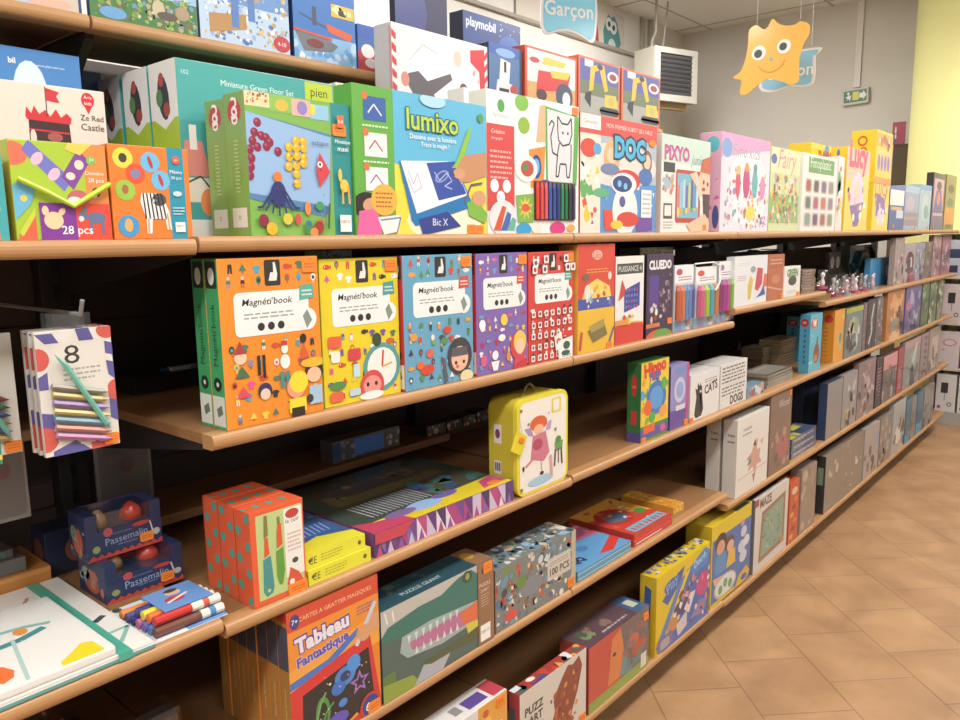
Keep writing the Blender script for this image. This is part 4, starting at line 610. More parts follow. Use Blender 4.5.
bx('sticker_box', 'shallow box with a busy multicoloured rim, seen above the mystery game', 'game box', 'B', 640, 674, 248, y=.24, t=.08, zu=.28, c='#8a7a5a', F=[('r', 0, .93, 1, 1, '#b8aa7a'), ('n', 14, 0, .88, 1, 1, 60, .01, .025, ['#6a8a4a', '#c8b89a', '#b84a3a', '#e8e0cc', '#5a6a8a', '#3a3a30'])])
bx('magnet_story_box', 'small green-topped box seen in the gap above the orange and yellow magnet books', 'game box', 'B', 322, 352, 251, y=.2, t=.06, zu=.28, c='#8fc46a', F=[('r', 0, .96, 1, 1, '#b9d8e8'), ('n', 15, 0, .9, 1, 1, 20, .02, .05, ['#3f9a4a', '#e8f0e0', '#6fb8d8', '#c83a2a'])])
# bay with the raised board
wb = [('r', 0, 0, 1, 1, '#dfe2e2'), ('tx', .1, .45, .88, .8, 2, '#c2c8cc'), ('tx', .1, .35, .62, .5, 3, '#c08a9a'), ('p', [(.42, .1), (.5, .12), (.56, .5), (.48, .6), (.4, .4)], '#d8b83a'), ('p', [(.62, .3), (.68, .75), (.86, .72), (.84, .4), (.72, .26)], '#c83a44'), ('p', [(.86, .3), (1, .34), (1, .6), (.9, .6)], '#d8604a'), ('p', [(.66, .12), (.96, .16), (.9, .36), (.78, .2)], '#34489a'), ('e', .55, .72, .08, .07, '#8a9aa0')]
bx('craft_book', 'white craft book with red, yellow and blue cut shapes', 'book', 'B4', 733, 766, 257, y=.02, t=.03, c='#e0e2e2', F=wb)
bx('wooden_craft_box', 'orange-brown craft box standing between the white book and the small white card box', 'craft box', 'B4', 766.5, 783, 255, y=.03, t=.04, c='#b4562e', F=[('r', .1, .7, .9, .95, '#a84a26'), ('tx', .15, .85, .92, .76, 2, '#e0a87a'), ('e', .5, .45, .25, .1, '#c8744a'), ('l', [(0, .3), (1, .18)], .03, '#d8a080')], st=[(.88, .06)])
bx('card_game_box', 'small white card game box with a green heading', 'game box', 'B4', 783.5, 799.5, 267, y=.025, t=.03, c='#e4e4dc', F=[('t', .5, .78, .7, 'GREEN', '#4f8a3a', {'bold': .06}), ('e', .5, .52, .26, .16, '#2f302c'), ('tx', .2, .8, .22, .1, 2, '#b0a8a0')], st=[(.85, .06)])
def pile(lb, u0, u1, y, sh, n_, dz, dep, cols, grp, name='card_pack', cat='card pack', jit=.004, edge='#6a5040', seed=1, rz=0):
    z = SHELF[sh]; R = random.Random(seed)
    a, b_ = x_of(u0, y, z), x_of(u1, y, z); w = b_-a
    for i in range(n_):
        m = MB(); dx = R.uniform(-jit, jit); c = R.choice(cols)
        m.box(-w/2, w/2, 0, dep, 0, dz*.93, c, min(.001, dz*.2), cols={'F': edge, 'L': edge})
        f = Face(m, (-w/2, 0, 0), (1, 0, 0), (0, 0, 1), w, dz*.93); f.draw([('r', 0, .08, 1, .28, c), ('r', 0, .72, 1, .95, c), ('tx', .2, .7, .64, .36, 1, '#d8cbb8')])
        t_ = Face(m, (-w/2, 0, dz*.93), (1, 0, 0), (0, 1, 0), w, dep); t_.draw([('rr', .06, .08, .94, .92, .04, R.choice(cols)), ('tx', .2, .8, .8, .6, 2, '#cfc4b0')])
        o = m.build(name, GLOSS, None, ((a+b_)/2+dx, y+abs(dx), z+i*dz+.0003)); o.rotation_euler = (0, 0, R.uniform(-.02, .02))
        pos = 'topmost' if i == n_-1 else 'lowest' if i == 0 else ['second', 'third', 'fourth', 'fifth', 'sixth', 'seventh', 'eighth', 'ninth'][i-1]+' from the bottom'
        tag(o, '%s, %s' % (lb, pos), cat, grp)
pile('flat brown card pack in the pile by the clear figure tubes', 802, 815, .03, 'B4', 8, .0125, .07, ['#7a5a4a', '#8a6a58', '#6a4a3a', '#a08a7a'], 'brown card packs piled on the raised shelf')
# hanging black costume packs beyond the boards
for (u, w, vt, lb) in ((2.25, .2, 250, 'black fringed costume piece hanging behind the white craft book'), (2.62, .3, 248, 'long black fringed garland hanging above the white craft book'), (3.25, .2, 252, 'black costume pack hanging above the small white card box'), (3.62, .2, 255, 'black costume pack hanging above the brown card piles')):
    y = .42; z = EYE-.15; x = u; zt = z_of(vt, x, y); R = random.Random(u)
    pts = [(-w/2, -.09), (w/2, -.09)]; n_ = 22
    for i in range(n_+1): pts.append((w/2-w*i/n_, zt-z+R.uniform(-.014, .014)*(1 if i % 2 else -.4)))
    m = MB(); m.prism(pts, 0, .05, '#161514'); o = m.build('costume_pack', MATT, None, (x, y, z)); tag(o, lb, 'costume pack')
    q = MB(); q.tube([(0, .03, zt-z-.03), (0, .03, zt-z+.03), (0, .12, zt-z+.03)], .003, '#1a1817', 6); q.build('hanging_loop', MATT, o)
# clear figure tubes
def ftube(x, y, z, s, lb, c1, c2):
    r = empty('figure_tube', (x, y, z+.0004)); tag(r, lb, 'figure tube', 'clear figure tubes')
    m = MB(); m.tube([(0, 0, 0), (0, 0, .014*s)], .027*s, c1, 14); m.build('base', PLAST, r)
    m = MB(); m.tube([(0, 0, .0142*s), (0, 0, .034*s), (0, 0, .05*s), (0, 0, .058*s), (0, 0, .07*s), (0, 0, .082*s), (0, 0, .09*s)], [.012*s, .014*s, .009*s, .006*s, .013*s, .012*s, .003*s], c2, 10); m.build('figure', PLAST, r, smooth=True)
    m = MB(); m.tube([(0, 0, .0142*s), (0, 0, .09*s), (0, 0, .102*s), (0, 0, .106*s)], [.026*s, .026*s, .02*s, .004*s], '#ffffff', 14); m.build('clear_dome', CLEAR, r, smooth=True)
i = 0
for u, y, sh in ((822, .06, 'B4'), (836, .05, 'B5'), (846, .05, 'B5'), (855, .05, 'B5'), (864, .05, 'B5'), (872, .05, 'B5'), (833, .15, 'B5'), (843, .15, 'B5'), (852, .15, 'B5'), (861, .15, 'B5')):
    x = x_of(u, y, SHELF[sh]); ftube(x, y, SHELF[sh], .85, 'clear domed tube with a %s figure, %s, %s counting from the left' % (['white', 'grey', 'pink'][i % 3], 'on the raised shelf' if i == 0 else 'front row' if i < 6 else 'back row', ['first', 'first', 'second', 'third', 'fourth', 'fifth', 'first', 'second', 'third', 'fourth'][i]), ['#c84a7a', '#b8506a', '#8a9aa8'][i % 3], ['#e4e4e4', '#9aa4ac', '#e8b8c0'][i % 3]); i += 1
bx('blister_pack', 'black card pack showing two white ovals', 'blister pack', 'B5', 829, 841, 253, y=.26, t=.02, zu=.15, c='#35322f', F=[('e', .28, .72, .16, .17, '#dcdcd8'), ('e', .74, .72, .16, .17, '#dcdcd8'), ('tx', .1, .9, .4, .2, 2, '#7a706a')])
bx('folder', 'bright blue folder standing behind the clear figure tubes', 'folder', 'B5', 869, 889, 259, y=.10, t=.03, c='#2f86c0', F=[('e', .86, .5, .1, .2, '#d8e4ee'), ('r', .9, 0, 1, .6, '#a86a78')])
z_ = SHELF['B5']; x_ = x_of(858, .30, z_)
m = MB(); m.tube([(-.14, 0, .02), (-.11, 0, .1), (-.04, 0, .16), (.05, 0, .16), (.12, 0, .1), (.15, 0, .02)], .035, '#2a6a7c', 10); m.box(-.17, .18, -.05, .05, 0, .03, '#24485a')
o = m.build('teal_toy', PLAST, None, (x_, .30, z_+.0004), smooth=False); tag(o, 'teal arched toy behind the clear figure tubes, left of the blue folder', 'toy')
bx('clear_pack', 'dark green glossy pack standing tall behind the blue folder', 'toy pack', 'B5', 850, 864, 246, y=.37, t=.06, zu=.18, mat=WRAP, c='#2a3a30', F=[('n', 14, .0, .0, 1, 1, 40, .03, .08, ['#24463a', '#3a4a44', '#1a2420', '#4a5a50', '#1f6a44']), ('r', .82, .2, 1, .6, '#1f7a3a')])
# ---- far thin cases on B
def far(sh, rows, name, cat, grp, y=.025, t=.03):
    for (lb, u0, u1, vt, c, F) in rows:
        d = c.lstrip('#'); d = '#'+''.join('%02x' % int(int(d[i:i+2], 16)*.84) for i in (0, 2, 4))
        F = list(F)+[('n', u0*7, .05, .05, .95, .6, 9, .05, .14, ['#3a3036', '#5a4a50', d])]
        bx(name, lb, cat, sh, u0, u1, vt, y=y, t=t, c=d, F=F, mat=WRAP, group=grp)
def nz(seed, pal, n_=22, s0=.04, s1=.12, a=(.05, .05, .95, .95)): return [('n', seed, a[0], a[1], a[2], a[3], n_, s0, s1, pal)]
far('B5', [
 ('pale pink and green case right of the blue folder', 893, 902, 238, '#c4b0a6', nz(1, ['#a8746a', '#d8c8c0', '#8a9a80', '#b86a74'])),
 ('white comic case with a dark red masked figure', 902.5, 914, 244, '#d2c2ba', [('e', .5, .5, .36, .3, '#6a2f38'), ('p', [(.4, .35), (.7, .4), (.66, .66), (.45, .62)], '#d8d0c4'), ('r', 0, .0, 1, .2, '#a83a50')]),
 ('pale lilac case beside the masked figure case', 914.5, 923, 243, '#b8b4cc', nz(2, ['#a8b0d0', '#d8d4e0', '#7a8a50', '#b86a5a'])),
 ('olive and pink case right of the pale lilac one', 923.5, 930, 242, '#8a7a50', nz(3, ['#c08a7a', '#6a7a3a', '#b8a080'])),
 ('first of the two dusty pink cases by the white side display', 931, 939, 235, '#b88a8a', nz(4, ['#c89a9a', '#a86a6a', '#d8b8a8', '#d8a060'])),
 ('last of the dusty pink cases, touching the white side display', 940.5, 949, 235, '#b88088', nz(5, ['#c89a9a', '#b05a5a', '#d8b8b8'])),
], 'comic_case', 'case', 'thin cases on the second shelf')
# ================================================================ third shelf (C)
pd = [('n', 3, 0, 0, 0, 0, 0, 0, 0, [])]
def dots(nx, ny, r, c='#3fa08c', off=0):
    a = []
    for j in range(ny):
        for i in range(nx): a.append(('e', (i+.5+(.5 if (j+off) % 2 else 0))/nx-.12, (j+.5)/ny, r, 0, c, 14))
    return a
xa = x_of(255, .012, SHELF['C0']); xb = x_of(307, .012, SHELF['C0']); zt = z_of(514, xa, .012)
pf = [('r', .1, .06, .96, .95, '#b9cf80'), ('r', .62, .2, .97, .93, '#ece9e0'), ('e', .78, .87, .13, .05, '#c23a2c'), ('t', .78, .8, .26, 'le cuir', '#4a3a34'), ('tx', .67, .93, .68, .46, 5, '#d0a8a0'), ('e', .8, .36, .06, .03, '#3a4a3a'), ('p', [(.62, .12), (.7, .3), (.86, .22), (.96, .1), (.8, .06)], '#d8502c'), ('e', .72, .14, .05, .03, '#ece9e0'),
      ('p', [(.2, .48), (.34, .5), (.38, .16), (.34, .1), (.24, .08), (.18, .14)], '#3a8f8c'), ('p', [(.22, .5), (.32, .52), (.3, .7), (.24, .7)], '#e0502c'), ('p', [(.23, .7), (.31, .72), (.31, .93), (.25, .93)], '#7a7a40'), ('e', .28, .14, .03, 0, '#b9cf80'), ('p', [(.44, .52), (.58, .55), (.59, .3), (.54, .16), (.48, .16), (.44, .26)], '#5a9a34'), ('p', [(.46, .55), (.57, .58), (.56, .8), (.5, .82), (.47, .72)], '#e0502c'), ('r', .49, .8, .54, .88, '#7a7a40')]
tz = (zt-SHELF['C0'])
for k, lb in enumerate(('front spotted orange craft box with two tools pictured on green', 'middle spotted orange craft box, second in the row of three', 'rear spotted orange craft box, last in the row of three')):
    box('craft_box', lb, 'craft box', xa+.001*k, xb-.001*k, .012+k*.0515, .0475, SHELF['C0']+.0003, zt, c='#e8552a', F=pf, L=[('e', .26 if (j+k) % 2 else .8, .07+.143*j, .17, 0, '#3fa08c', 14) for j in range(7)]+[('r', 0, 0, .03, 1, '#a83a1c')], T=dots(4, 1, .07, off=k), group='spotted orange craft boxes', st=[(.82, .05, 'F', (.04, .022))] if k == 0 else [])
yb = [('r', 0, 0, 1, 1, '#e6df2a'), ('tx', .05, .12, .8, .3, 1, '#3a3a20'), ('t', .12, .5, .12, 'CE', '#2f2f1c', {'h': .5}), ('tx', .25, .6, .8, .2, 3, '#a8a830'), ('e', .9, .5, .03, 0, '#5a5a2a')]
x0_, x1_ = x_of(309, .014, SHELF['C0']), x_of(371, .014, SHELF['C0'])
for k in range(2):
    a_ = x0_-.0+(.0 if k == 0 else -.001); box('activity_kit_box', ['lower flat yellow kit box beside the spotted craft boxes', 'upper flat yellow kit box with a blue picture on top'][k], 'craft box', a_, x1_-(.008 if k else 0), .014+.006*k, .2, SHELF['C0']+.0003+k*.0282, SHELF['C0']+.0275+k*.0282, c='#e2dc2c', F=yb,
        T=[('r', .0, .0, 1, 1, '#3f5a8a'), ('p', [(0, 0), (1, 0), (1, .18), (.5, .3), (0, .2)], '#e2dc2c'), ('n', 6, .05, .3, .95, .95, 22, .03, .08, ['#5f8fc8', '#c8d8e8', '#d87a3a', '#4a8a4a', '#2f4a8a']), ('p', [(.3, .35), (.9, .3), (.9, .6), (.35, .65)], '#2f5fae')]+[('l', [(.4+.08*i, .36), (.45+.08*i, .58)], .012, '#cfd8e6') for i in range(6)], group='flat yellow kit boxes')
# large art set in shrink wrap
x0_, x1_ = x_of(375, .014, SHELF['C0']), x_of(512.5, .014, SHELF['C0'])
hh = .05; wv_ = x1_-x0_
R = random.Random(5); tri = [('r', 0, 0, 1, 1, '#6f3a80')]
for i in range(15):
    x = i/15; c1, c2, c3 = [R.choice(['#5a2f74', '#8a4a98', '#a83a7a', '#c8b8d4', '#3f2f64', '#7a5aa0', '#e0d4dc', '#6a3f8c', '#b8407a']) for _ in range(3)]
    tri.append(('p', [(x, 0), (x+1/15, 0), (x, 1)], c1)); tri.append(('p', [(x+1/15, 0), (x+1/15, 1), (x, 1)], c2)); tri.append(('p', [(x+.01, 0), (x+.05, 0), (x+.03, .5)], c3))
for i in range(0):
    x = i/26; tri.append(('p', [(x, 0), (x+.08, 0), (x+.04+R.uniform(-.02, .02), R.uniform(.5, 1))], R.choice(['#5a2f74', '#8a4a98', '#a83a7a', '#b8a8c8', '#3f2f64', '#7a5aa0', '#d8c8d8'])))
    tri.append(('p', [(x, 1), (x+.07, 1), (x+.03, R.uniform(.1, .5))], R.choice(['#8a3a7a', '#6a3f8c', '#b8407a', '#9a7ab8', '#4a2f6a'])))
tri += [('p', [(0, 1), (.25, 1), (.18, .5), (0, .55)], '#c8384a')]
o = box('art_set_box', 'large flat art set in shrink wrap with a purple patchwork rim and rows of pens', 'art set', x0_, x1_, .014, .34, SHELF['C0']+.0003, SHELF['C0']+hh, c='#6a3a7a', mat=WRAP, F=tri, L=tri[:24],
   T=[('r', 0, 0, 1, 1, '#3a4a40'), ('p', [(0, 0), (1, 0), (1, .2), (.0, .14)], '#e0c81e'), ('p', [(0, 0), (.26, 0), (.24, .1), (.1, .14), (0, .2)], '#c83a5a'), ('e', .42, .13, .12, .07, '#8fb4e0'), ('e', .6, .17, .09, .05, '#6a5aa0'), ('e', .26, .13, .1, .05, '#7a5f9a'), ('p', [(.8, .04), (1, .05), (1, .2), (.86, .16)], '#d0407a'), ('r', .1, .2, .9, .9, '#46422c'), ('r', .12, .5, .88, .62, '#6a5f34'), ('r', .2, .7, .9, .8, '#4a3f44'), ('n', 51, .55, .25, .95, .5, 14, .03, .06, ['#2f4a7a', '#3f6a5a', '#5a3a5a', '#3a6a8a']), ('n', 52, .1, .6, .9, .95, 40, .01, .04, ['#4a3f30', '#6a5a40', '#5a3a3a', '#3a4a4a', '#8a7a4a'])]
     + [('l', [(.14+.028*i, .2), (.13+.028*i, .44)], .009, '#aab4c4') for i in range(15)], st=[(.9, .06, 'T', (.034, .02))])
# suitcase
yS = .008; z = SHELF['C0']; x0_, x1_ = x_of(518, yS, z), x_of(567, yS, z); wS = x1_-x0_; hS = z_of(402, x0_, yS)-z-.001; dS = .088
def rrect(w, h, r, n_=6, e=0.):
    pts = []
    for (cx, cz, t0) in ((w/2-r, h-r, 0), (-w/2+r, h-r, 90), (-w/2+r, r, 180), (w/2-r, r, 270)):
        for k in range(n_+1): a = math.radians(t0+90*k/n_); pts.append((cx+(r-e)*math.cos(a), cz+(r-e)*math.sin(a)))
    return pts
m = MB(); m.prism(rrect(wS, hS, .026), .012, dS, '#cdb92a'); suit = m.build('toy_suitcase', GLOSS, None, ((x0_+x1_)/2, yS, z+.0004)); tag(suit, 'yellow and white cardboard suitcase with a red-haired girl on its lid', 'suitcase')
m = MB(); m.prism(rrect(wS+.004, hS+.002, .027), 0, .0118, '#ecd92e')
inn = rrect(wS-.014, hS-.014, .022); m.face([(p[0], -.0006, p[1]+.007) for p in inn], '#ebe7dc')
f = Face(m, (-wS/2, -.0008, 0), (1, 0, 0), (0, 0, 1), wS, hS)
f.draw([('rr', .66, .78, .86, .94, .02, '#e6d24a'), ('rr', .7, .8, .82, .92, .02, '#ebe7dc'), ('e', .4, .72, .17, .08, '#dd5a2c'), ('e', .4, .66, .1, .05, '#efb48c'), ('p', [(.28, .6), (.54, .62), (.62, .38), (.5, .3), (.24, .36)], '#cc6f86'), ('e', .38, .5, .1, .06, '#b0405a'), ('p', [(.2, .62), (.3, .6), (.24, .7), (.12, .7)], '#a88ab8'), ('p', [(.54, .62), (.64, .62), (.66, .72), (.56, .7)], '#b89ac0'), ('l', [(.44, .34), (.46, .2)], .014, '#d86a74'), ('l', [(.28, .36), (.14, .3)], .03, '#d86a74'), ('e', .46, .18, .04, .02, '#2a2420'), ('e', .1, .29, .02, .03, '#2a2420'),
        ('e', .44, .11, .26, .05, '#9fc4dc'), ('p', [(.72, .46), (.9, .46), (.88, .36), (.74, .36)], '#5f9a4a'), ('e', .8, .48, .06, .04, '#4f8a3a'), ('l', [(.74, .38), (.72, .2)], .03, '#4a3430'), ('l', [(.86, .38), (.88, .2)], .03, '#4a3430'), ('l', [(.8, .38), (.8, .22)], .02, '#4a3430'), ('l', [(.64, .34), (.66, .12)], .05, '#e0989c'), ('star', .2, .74, .03, 5, '#7a6a80'), ('star', .6, .8, .02, 5, '#a08a9a'), ('star', .74, .6, .03, 4, '#6a4a3a')])
lid = m.build('lid', GLOSS, suit)
for (sx, sz) in ((-1, .9), (-1, .08)):
    m = MB(); m.tube([(sx*(wS/2-.012), -.003, hS*sz), (sx*(wS/2-.012), -.0008, hS*sz)], .004, '#8a7420', 10); m.build('rivet', PLAST, suit)
m = MB(); q = [(0, -.006, .004)]; arc = [((-.5+k/8)*.052, dS/2, hS+.024*math.sin(math.pi*k/8)) for k in range(9)]; m.tube(arc, .0032, '#6a5a3a', 8); h_ = m.build('carry_handle', PLAST, suit, smooth=True)
for s in (-1, 1): q = MB(); q.tube([(s*.026, dS/2, hS-.004), (s*.026, dS/2, hS+.003)], .006, '#b8a020', 10); q.build('handle_mount', PLAST, h_)
m = MB(); gL = Face(m, (-wS/2-.0003, dS, 0), (0, -1, 0), (0, 0, 1), dS-.012, hS); gL.draw([('r', .22, .54, .52, .74, '#e2dfd6'), ('e', .36, .64, .1, .05, '#7a3f6a'), ('r', .22, .22, .5, .36, '#e2dfd6'), ('l', [(.28, .25), (.28, .34)], .05, '#2a2a2a'), ('l', [(.36, .25), (.36, .34)], .05, '#2a2a2a'), ('l', [(.44, .25), (.44, .34)], .05, '#2a2a2a'), ('r', 0, .0, 1, .04, '#d8c42a')]); m.build('side_labels', GLOSS, suit)
m = MB(); m.box(-.022, .022, -.0015, 0, -.05, 0, '#e2cc1e', .0005); g = m.build('hang_tag', CARD, suit, (-wS/2+.008, -.006, hS*.68)); g.rotation_euler = (0, .5, 0)
ft = Face(MB(), (-.022, -.0015, -.05), (1, 0, 0), (0, 0, 1), .044, .05); sticker(g, ft, .6, .7, .02, .012)
m = MB(); m.tube([(-wS/2+.012, .004, hS*.95), (-wS/2+.004, -.006, hS*.8), (-wS/2+.008, -.007, hS*.68)], .001, '#d8d0b0', 6); m.build('tag_string', PLAST, suit)
# items at the back of the middle bays
o = bx('pencil_set_strip', 'long blue-labelled pencil strip lying at the back under the magnet books', 'pencil set', 'C', 333, 400, 443, y=.42, t=.05, z0=LZ+.0005, zu=0., c='#6a6a68', F=[('r', .3, .1, .75, .9, '#4f96ff'), ('r', 0, .1, .1, .9, '#2f5a9a'), ('n', 4, .1, .1, .3, .9, 8, .02, .04, ['#b8a890', '#8a9aa8']), ('n', 6, .76, .2, 1, .9, 6, .02, .04, ['#d8d0c0', '#4a7ac0'])])
for k, (ua, ub) in enumerate(((427, 446), (447, 462), (463, 476), (477, 489))):
    bx('picture_block', 'small dark picture block on the back ledge, %s from the left' % ['first', 'second', 'third', 'fourth'][k], 'toy block', 'C', ua, ub, 427-5*k, y=.42, t=.05, z0=LZ+.0005, c='#3a3634', F=[('n', 60+k, .05, .1, .95, .9, 12, .06, .12, ['#7a8088', '#a83a2f', '#c8c0b0', '#3f5a7a', '#2a2624'])], st=[(.12, .2, 'F', (.008, .008))], group='picture blocks on the ledge')
# --- bay three of C
bx('frog_game_box', 'tall green and blue animal game box with red lettering on yellow', 'game box', 'C', 640, 667.5, 364, ul=627, y=.02, c='#3f8a3a', l='#246a34',
   F=[('r', 0, .2, 1, 1, '#efc62a'), ('n', 90, .02, .2, .98, .78, 26, .03, .08, ['#5fa03a', '#e8903a', '#efd84a', '#4f9ad8', '#7ab83a']), ('t', .5, .89, .8, 'Hippo', '#d8352a', {'bold': .06, 'rot': 6}), ('t', .5, .8, .4, 'FLIPP', '#2f5fae', {'bold': .05}), ('e', .55, .52, .36, .22, '#2f6fc0'), ('e', .55, .52, .25, .15, '#4f9ad8'), ('e', .25, .42, .14, .1, '#e8602c'), ('e', .8, .32, .14, .08, '#e8a03a'), ('e', .4, .28, .12, .07, '#4fae3a'), ('e', .82, .68, .1, .08, '#4fae3a'), ('r', 0, .04, 1, .16, '#5a4aa0'), ('r', .1, .1, .5, .2, '#e8602c'), ('e', .8, .1, .1, .05, '#d84a8a')],
   L=[('e', .5, .72, .2, .14, '#c8302a'), ('t', .5, .7, .18, 'H', '#efc62a'), ('r', .3, .22, .7, .4, '#c8302a'), ('r', 0, 0, 1, .12, '#4a3a8a')], st=[(.1, .02)])
bx('bubble_game_box', 'narrow lilac and purple game box with a white oval', 'game box', 'C', 669.5, 688, 367, y=.02, t=.05, c='#8a86c0', l='#4a3f8a', F=[('e', .5, .6, .3, .2, '#c0c4e0'), ('e', .5, .6, .2, .13, '#8fa0d8'), ('r', 0, 0, 1, .3, '#5a4494'), ('r', .3, .28, .8, .36, '#d8d4dc'), ('r', .85, .1, 1, 1, '#b84a8a'), ('e', .5, .9, .3, .05, '#6a8ac8')], st=[(.86, .05)])
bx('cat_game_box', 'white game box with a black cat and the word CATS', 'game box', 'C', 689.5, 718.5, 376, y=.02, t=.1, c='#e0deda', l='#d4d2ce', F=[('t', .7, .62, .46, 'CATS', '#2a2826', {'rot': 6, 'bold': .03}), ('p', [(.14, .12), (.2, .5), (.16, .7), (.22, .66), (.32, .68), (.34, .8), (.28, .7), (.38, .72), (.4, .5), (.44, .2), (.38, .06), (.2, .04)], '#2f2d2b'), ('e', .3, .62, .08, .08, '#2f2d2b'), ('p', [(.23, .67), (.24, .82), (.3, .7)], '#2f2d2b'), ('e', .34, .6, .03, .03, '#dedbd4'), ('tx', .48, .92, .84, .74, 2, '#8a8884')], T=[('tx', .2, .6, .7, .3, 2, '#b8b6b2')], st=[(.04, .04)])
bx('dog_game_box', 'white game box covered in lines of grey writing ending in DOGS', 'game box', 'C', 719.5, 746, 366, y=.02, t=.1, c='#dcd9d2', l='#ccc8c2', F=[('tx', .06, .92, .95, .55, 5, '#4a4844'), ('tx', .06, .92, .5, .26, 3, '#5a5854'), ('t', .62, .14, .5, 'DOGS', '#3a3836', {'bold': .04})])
bx('dice_game_box', 'small blue and orange box beside the box of writing', 'game box', 'C', 747, 764, 388, y=.02, t=.05, c='#6f8fa8', F=nz(12, ['#b84a4a', '#d8d0c4', '#3f6a94', '#d8a04a'], 18))
dk = ['#6a655e', '#57534c', '#77716a', '#4a4640', '#8a8378']
pile('grey-brown paperback in the low front pile', 768, 793, .03, 'C', 4, .0135, .12, dk, 'paperbacks in piles', 'paperback', 'book', .006, '#8a7f6c', 3)
pile('brown paperback in the tall pile by the light blue boxes', 780, 797, .18, 'C', 9, .0135, .1, ['#7a6a4a', '#8a7a58', '#a0906a', '#6a5a40'], 'paperbacks in piles', 'paperback', 'book', .006, '#a08a5f', 4)
pile('brown paperback in the rear pile left of the tall one', 763, 776, .22, 'C', 7, .0135, .1, ['#5a5240', '#6a6048', '#7a705a'], 'paperbacks in piles', 'paperback', 'book', .005, '#6a5a42', 6)
jc = [('e', .34, .84, .28, .09, '#c8302a'), ('t', .36, .84, .34, 'W', '#e8e4dc', {'bold': .05}), ('e', .6, .3, .26, .17, '#8a4a2a'), ('p', [(.5, .3), (.6, .6), (.7, .58), (.68, .34)], '#6a3a24'), ('e', .55, .22, .12, .06, '#c87a3a'), ('n', 5, .05, .05, .3, .7, 10, .03, .05, ['#bfe0e6', '#7ab8c8'])]
jl = [('e', .45, .86, .4, .07, '#b02a28'), ('t', .45, .86, .36, 'W', '#e8e4dc')]+[('r', .42, .7-.09*i, .62, .75-.09*i, '#2f5a94') for i in range(7)]
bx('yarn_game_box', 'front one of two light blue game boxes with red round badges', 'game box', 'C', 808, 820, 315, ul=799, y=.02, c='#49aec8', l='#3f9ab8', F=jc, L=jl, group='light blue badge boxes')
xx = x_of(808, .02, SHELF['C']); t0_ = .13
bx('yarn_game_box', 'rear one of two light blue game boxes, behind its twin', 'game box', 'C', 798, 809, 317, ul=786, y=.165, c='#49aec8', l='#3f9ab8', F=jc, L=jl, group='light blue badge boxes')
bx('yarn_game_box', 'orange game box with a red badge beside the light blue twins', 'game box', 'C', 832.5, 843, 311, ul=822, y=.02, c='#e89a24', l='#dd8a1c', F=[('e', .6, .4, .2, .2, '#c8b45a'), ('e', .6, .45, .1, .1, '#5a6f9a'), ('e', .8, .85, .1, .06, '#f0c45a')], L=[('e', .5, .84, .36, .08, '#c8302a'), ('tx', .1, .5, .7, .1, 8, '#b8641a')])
far('C', [
 ('clear and green toy pack right of the orange badge box', 844, 861, 309, '#7f9090', [('r', 0, .9, 1, 1, '#a8b02c'), ('e', .5, .6, .3, .2, '#8a9a70'), ('e', .5, .3, .25, .2, '#c0c4c0'), ('n', 3, .1, .1, .9, .8, 16, .05, .1, ['#a8b4b0', '#6a7f7a', '#b89a70', '#d8d8d0'])]),
 ('pinkish grey case between the green pack and the black comic', 861.5, 865, 303, '#8a6a70', nz(7, ['#b08a90', '#5a4a50', '#c8b0b0'])),
 ('black comic case with a white slanting figure', 865.5, 874, 300, '#3a3436', [('l', [(.7, .9), (.5, .6), (.6, .35), (.3, .1)], .12, '#d8d4d0'), ('n', 9, .1, .1, .9, .9, 8, .05, .1, ['#6a5a5e', '#1f1c1e', '#a08a90'])]),
 ('grey comic case with a red lower edge', 874.5, 881, 298, '#7a6a72', nz(9, ['#b0a0a8', '#4a3f48', '#c8503a', '#d8ccd0'])),
 ('orange picture case between the grey comic and the purple case', 885, 902, 291, '#d8873a', [('e', .5, .7, .35, .14, '#e0a05a'), ('r', .3, .15, .7, .45, '#8a8a7a'), ('r', .2, .0, .8, .15, '#e8b07a'), ('n', 4, .1, .4, .9, .9, 12, .04, .1, ['#e8b46a', '#c86a3a', '#e89a5a'])]),
 ('purple picture case with a pink patch', 903.5, 919, 287, '#665a9c', [('e', .3, .6, .25, .14, '#b86a90'), ('e', .6, .3, .25, .15, '#9ab0c0'), ('n', 4, .1, .1, .9, .9, 14, .05, .1, ['#7a6fb0', '#4f4a8a', '#a8a0c8'])]),
 ('first green case beside the purple case', 920, 927, 281, '#4f7a3c', nz(10, ['#a8b08a', '#3a5a2a', '#7a9a5a'])),
 ('second green case beside the purple case', 928, 935, 279, '#55803f', nz(11, ['#d0ccb0', '#3a5a2a', '#7a9a5a'])),
 ('last green and pale case before the white side display', 936, 942, 277, '#6a7a50', nz(12, ['#d8c8b0', '#8a9a6a', '#b08a6a'])),
], 'comic_case', 'case', 'thin cases on the third shelf', y=.012)
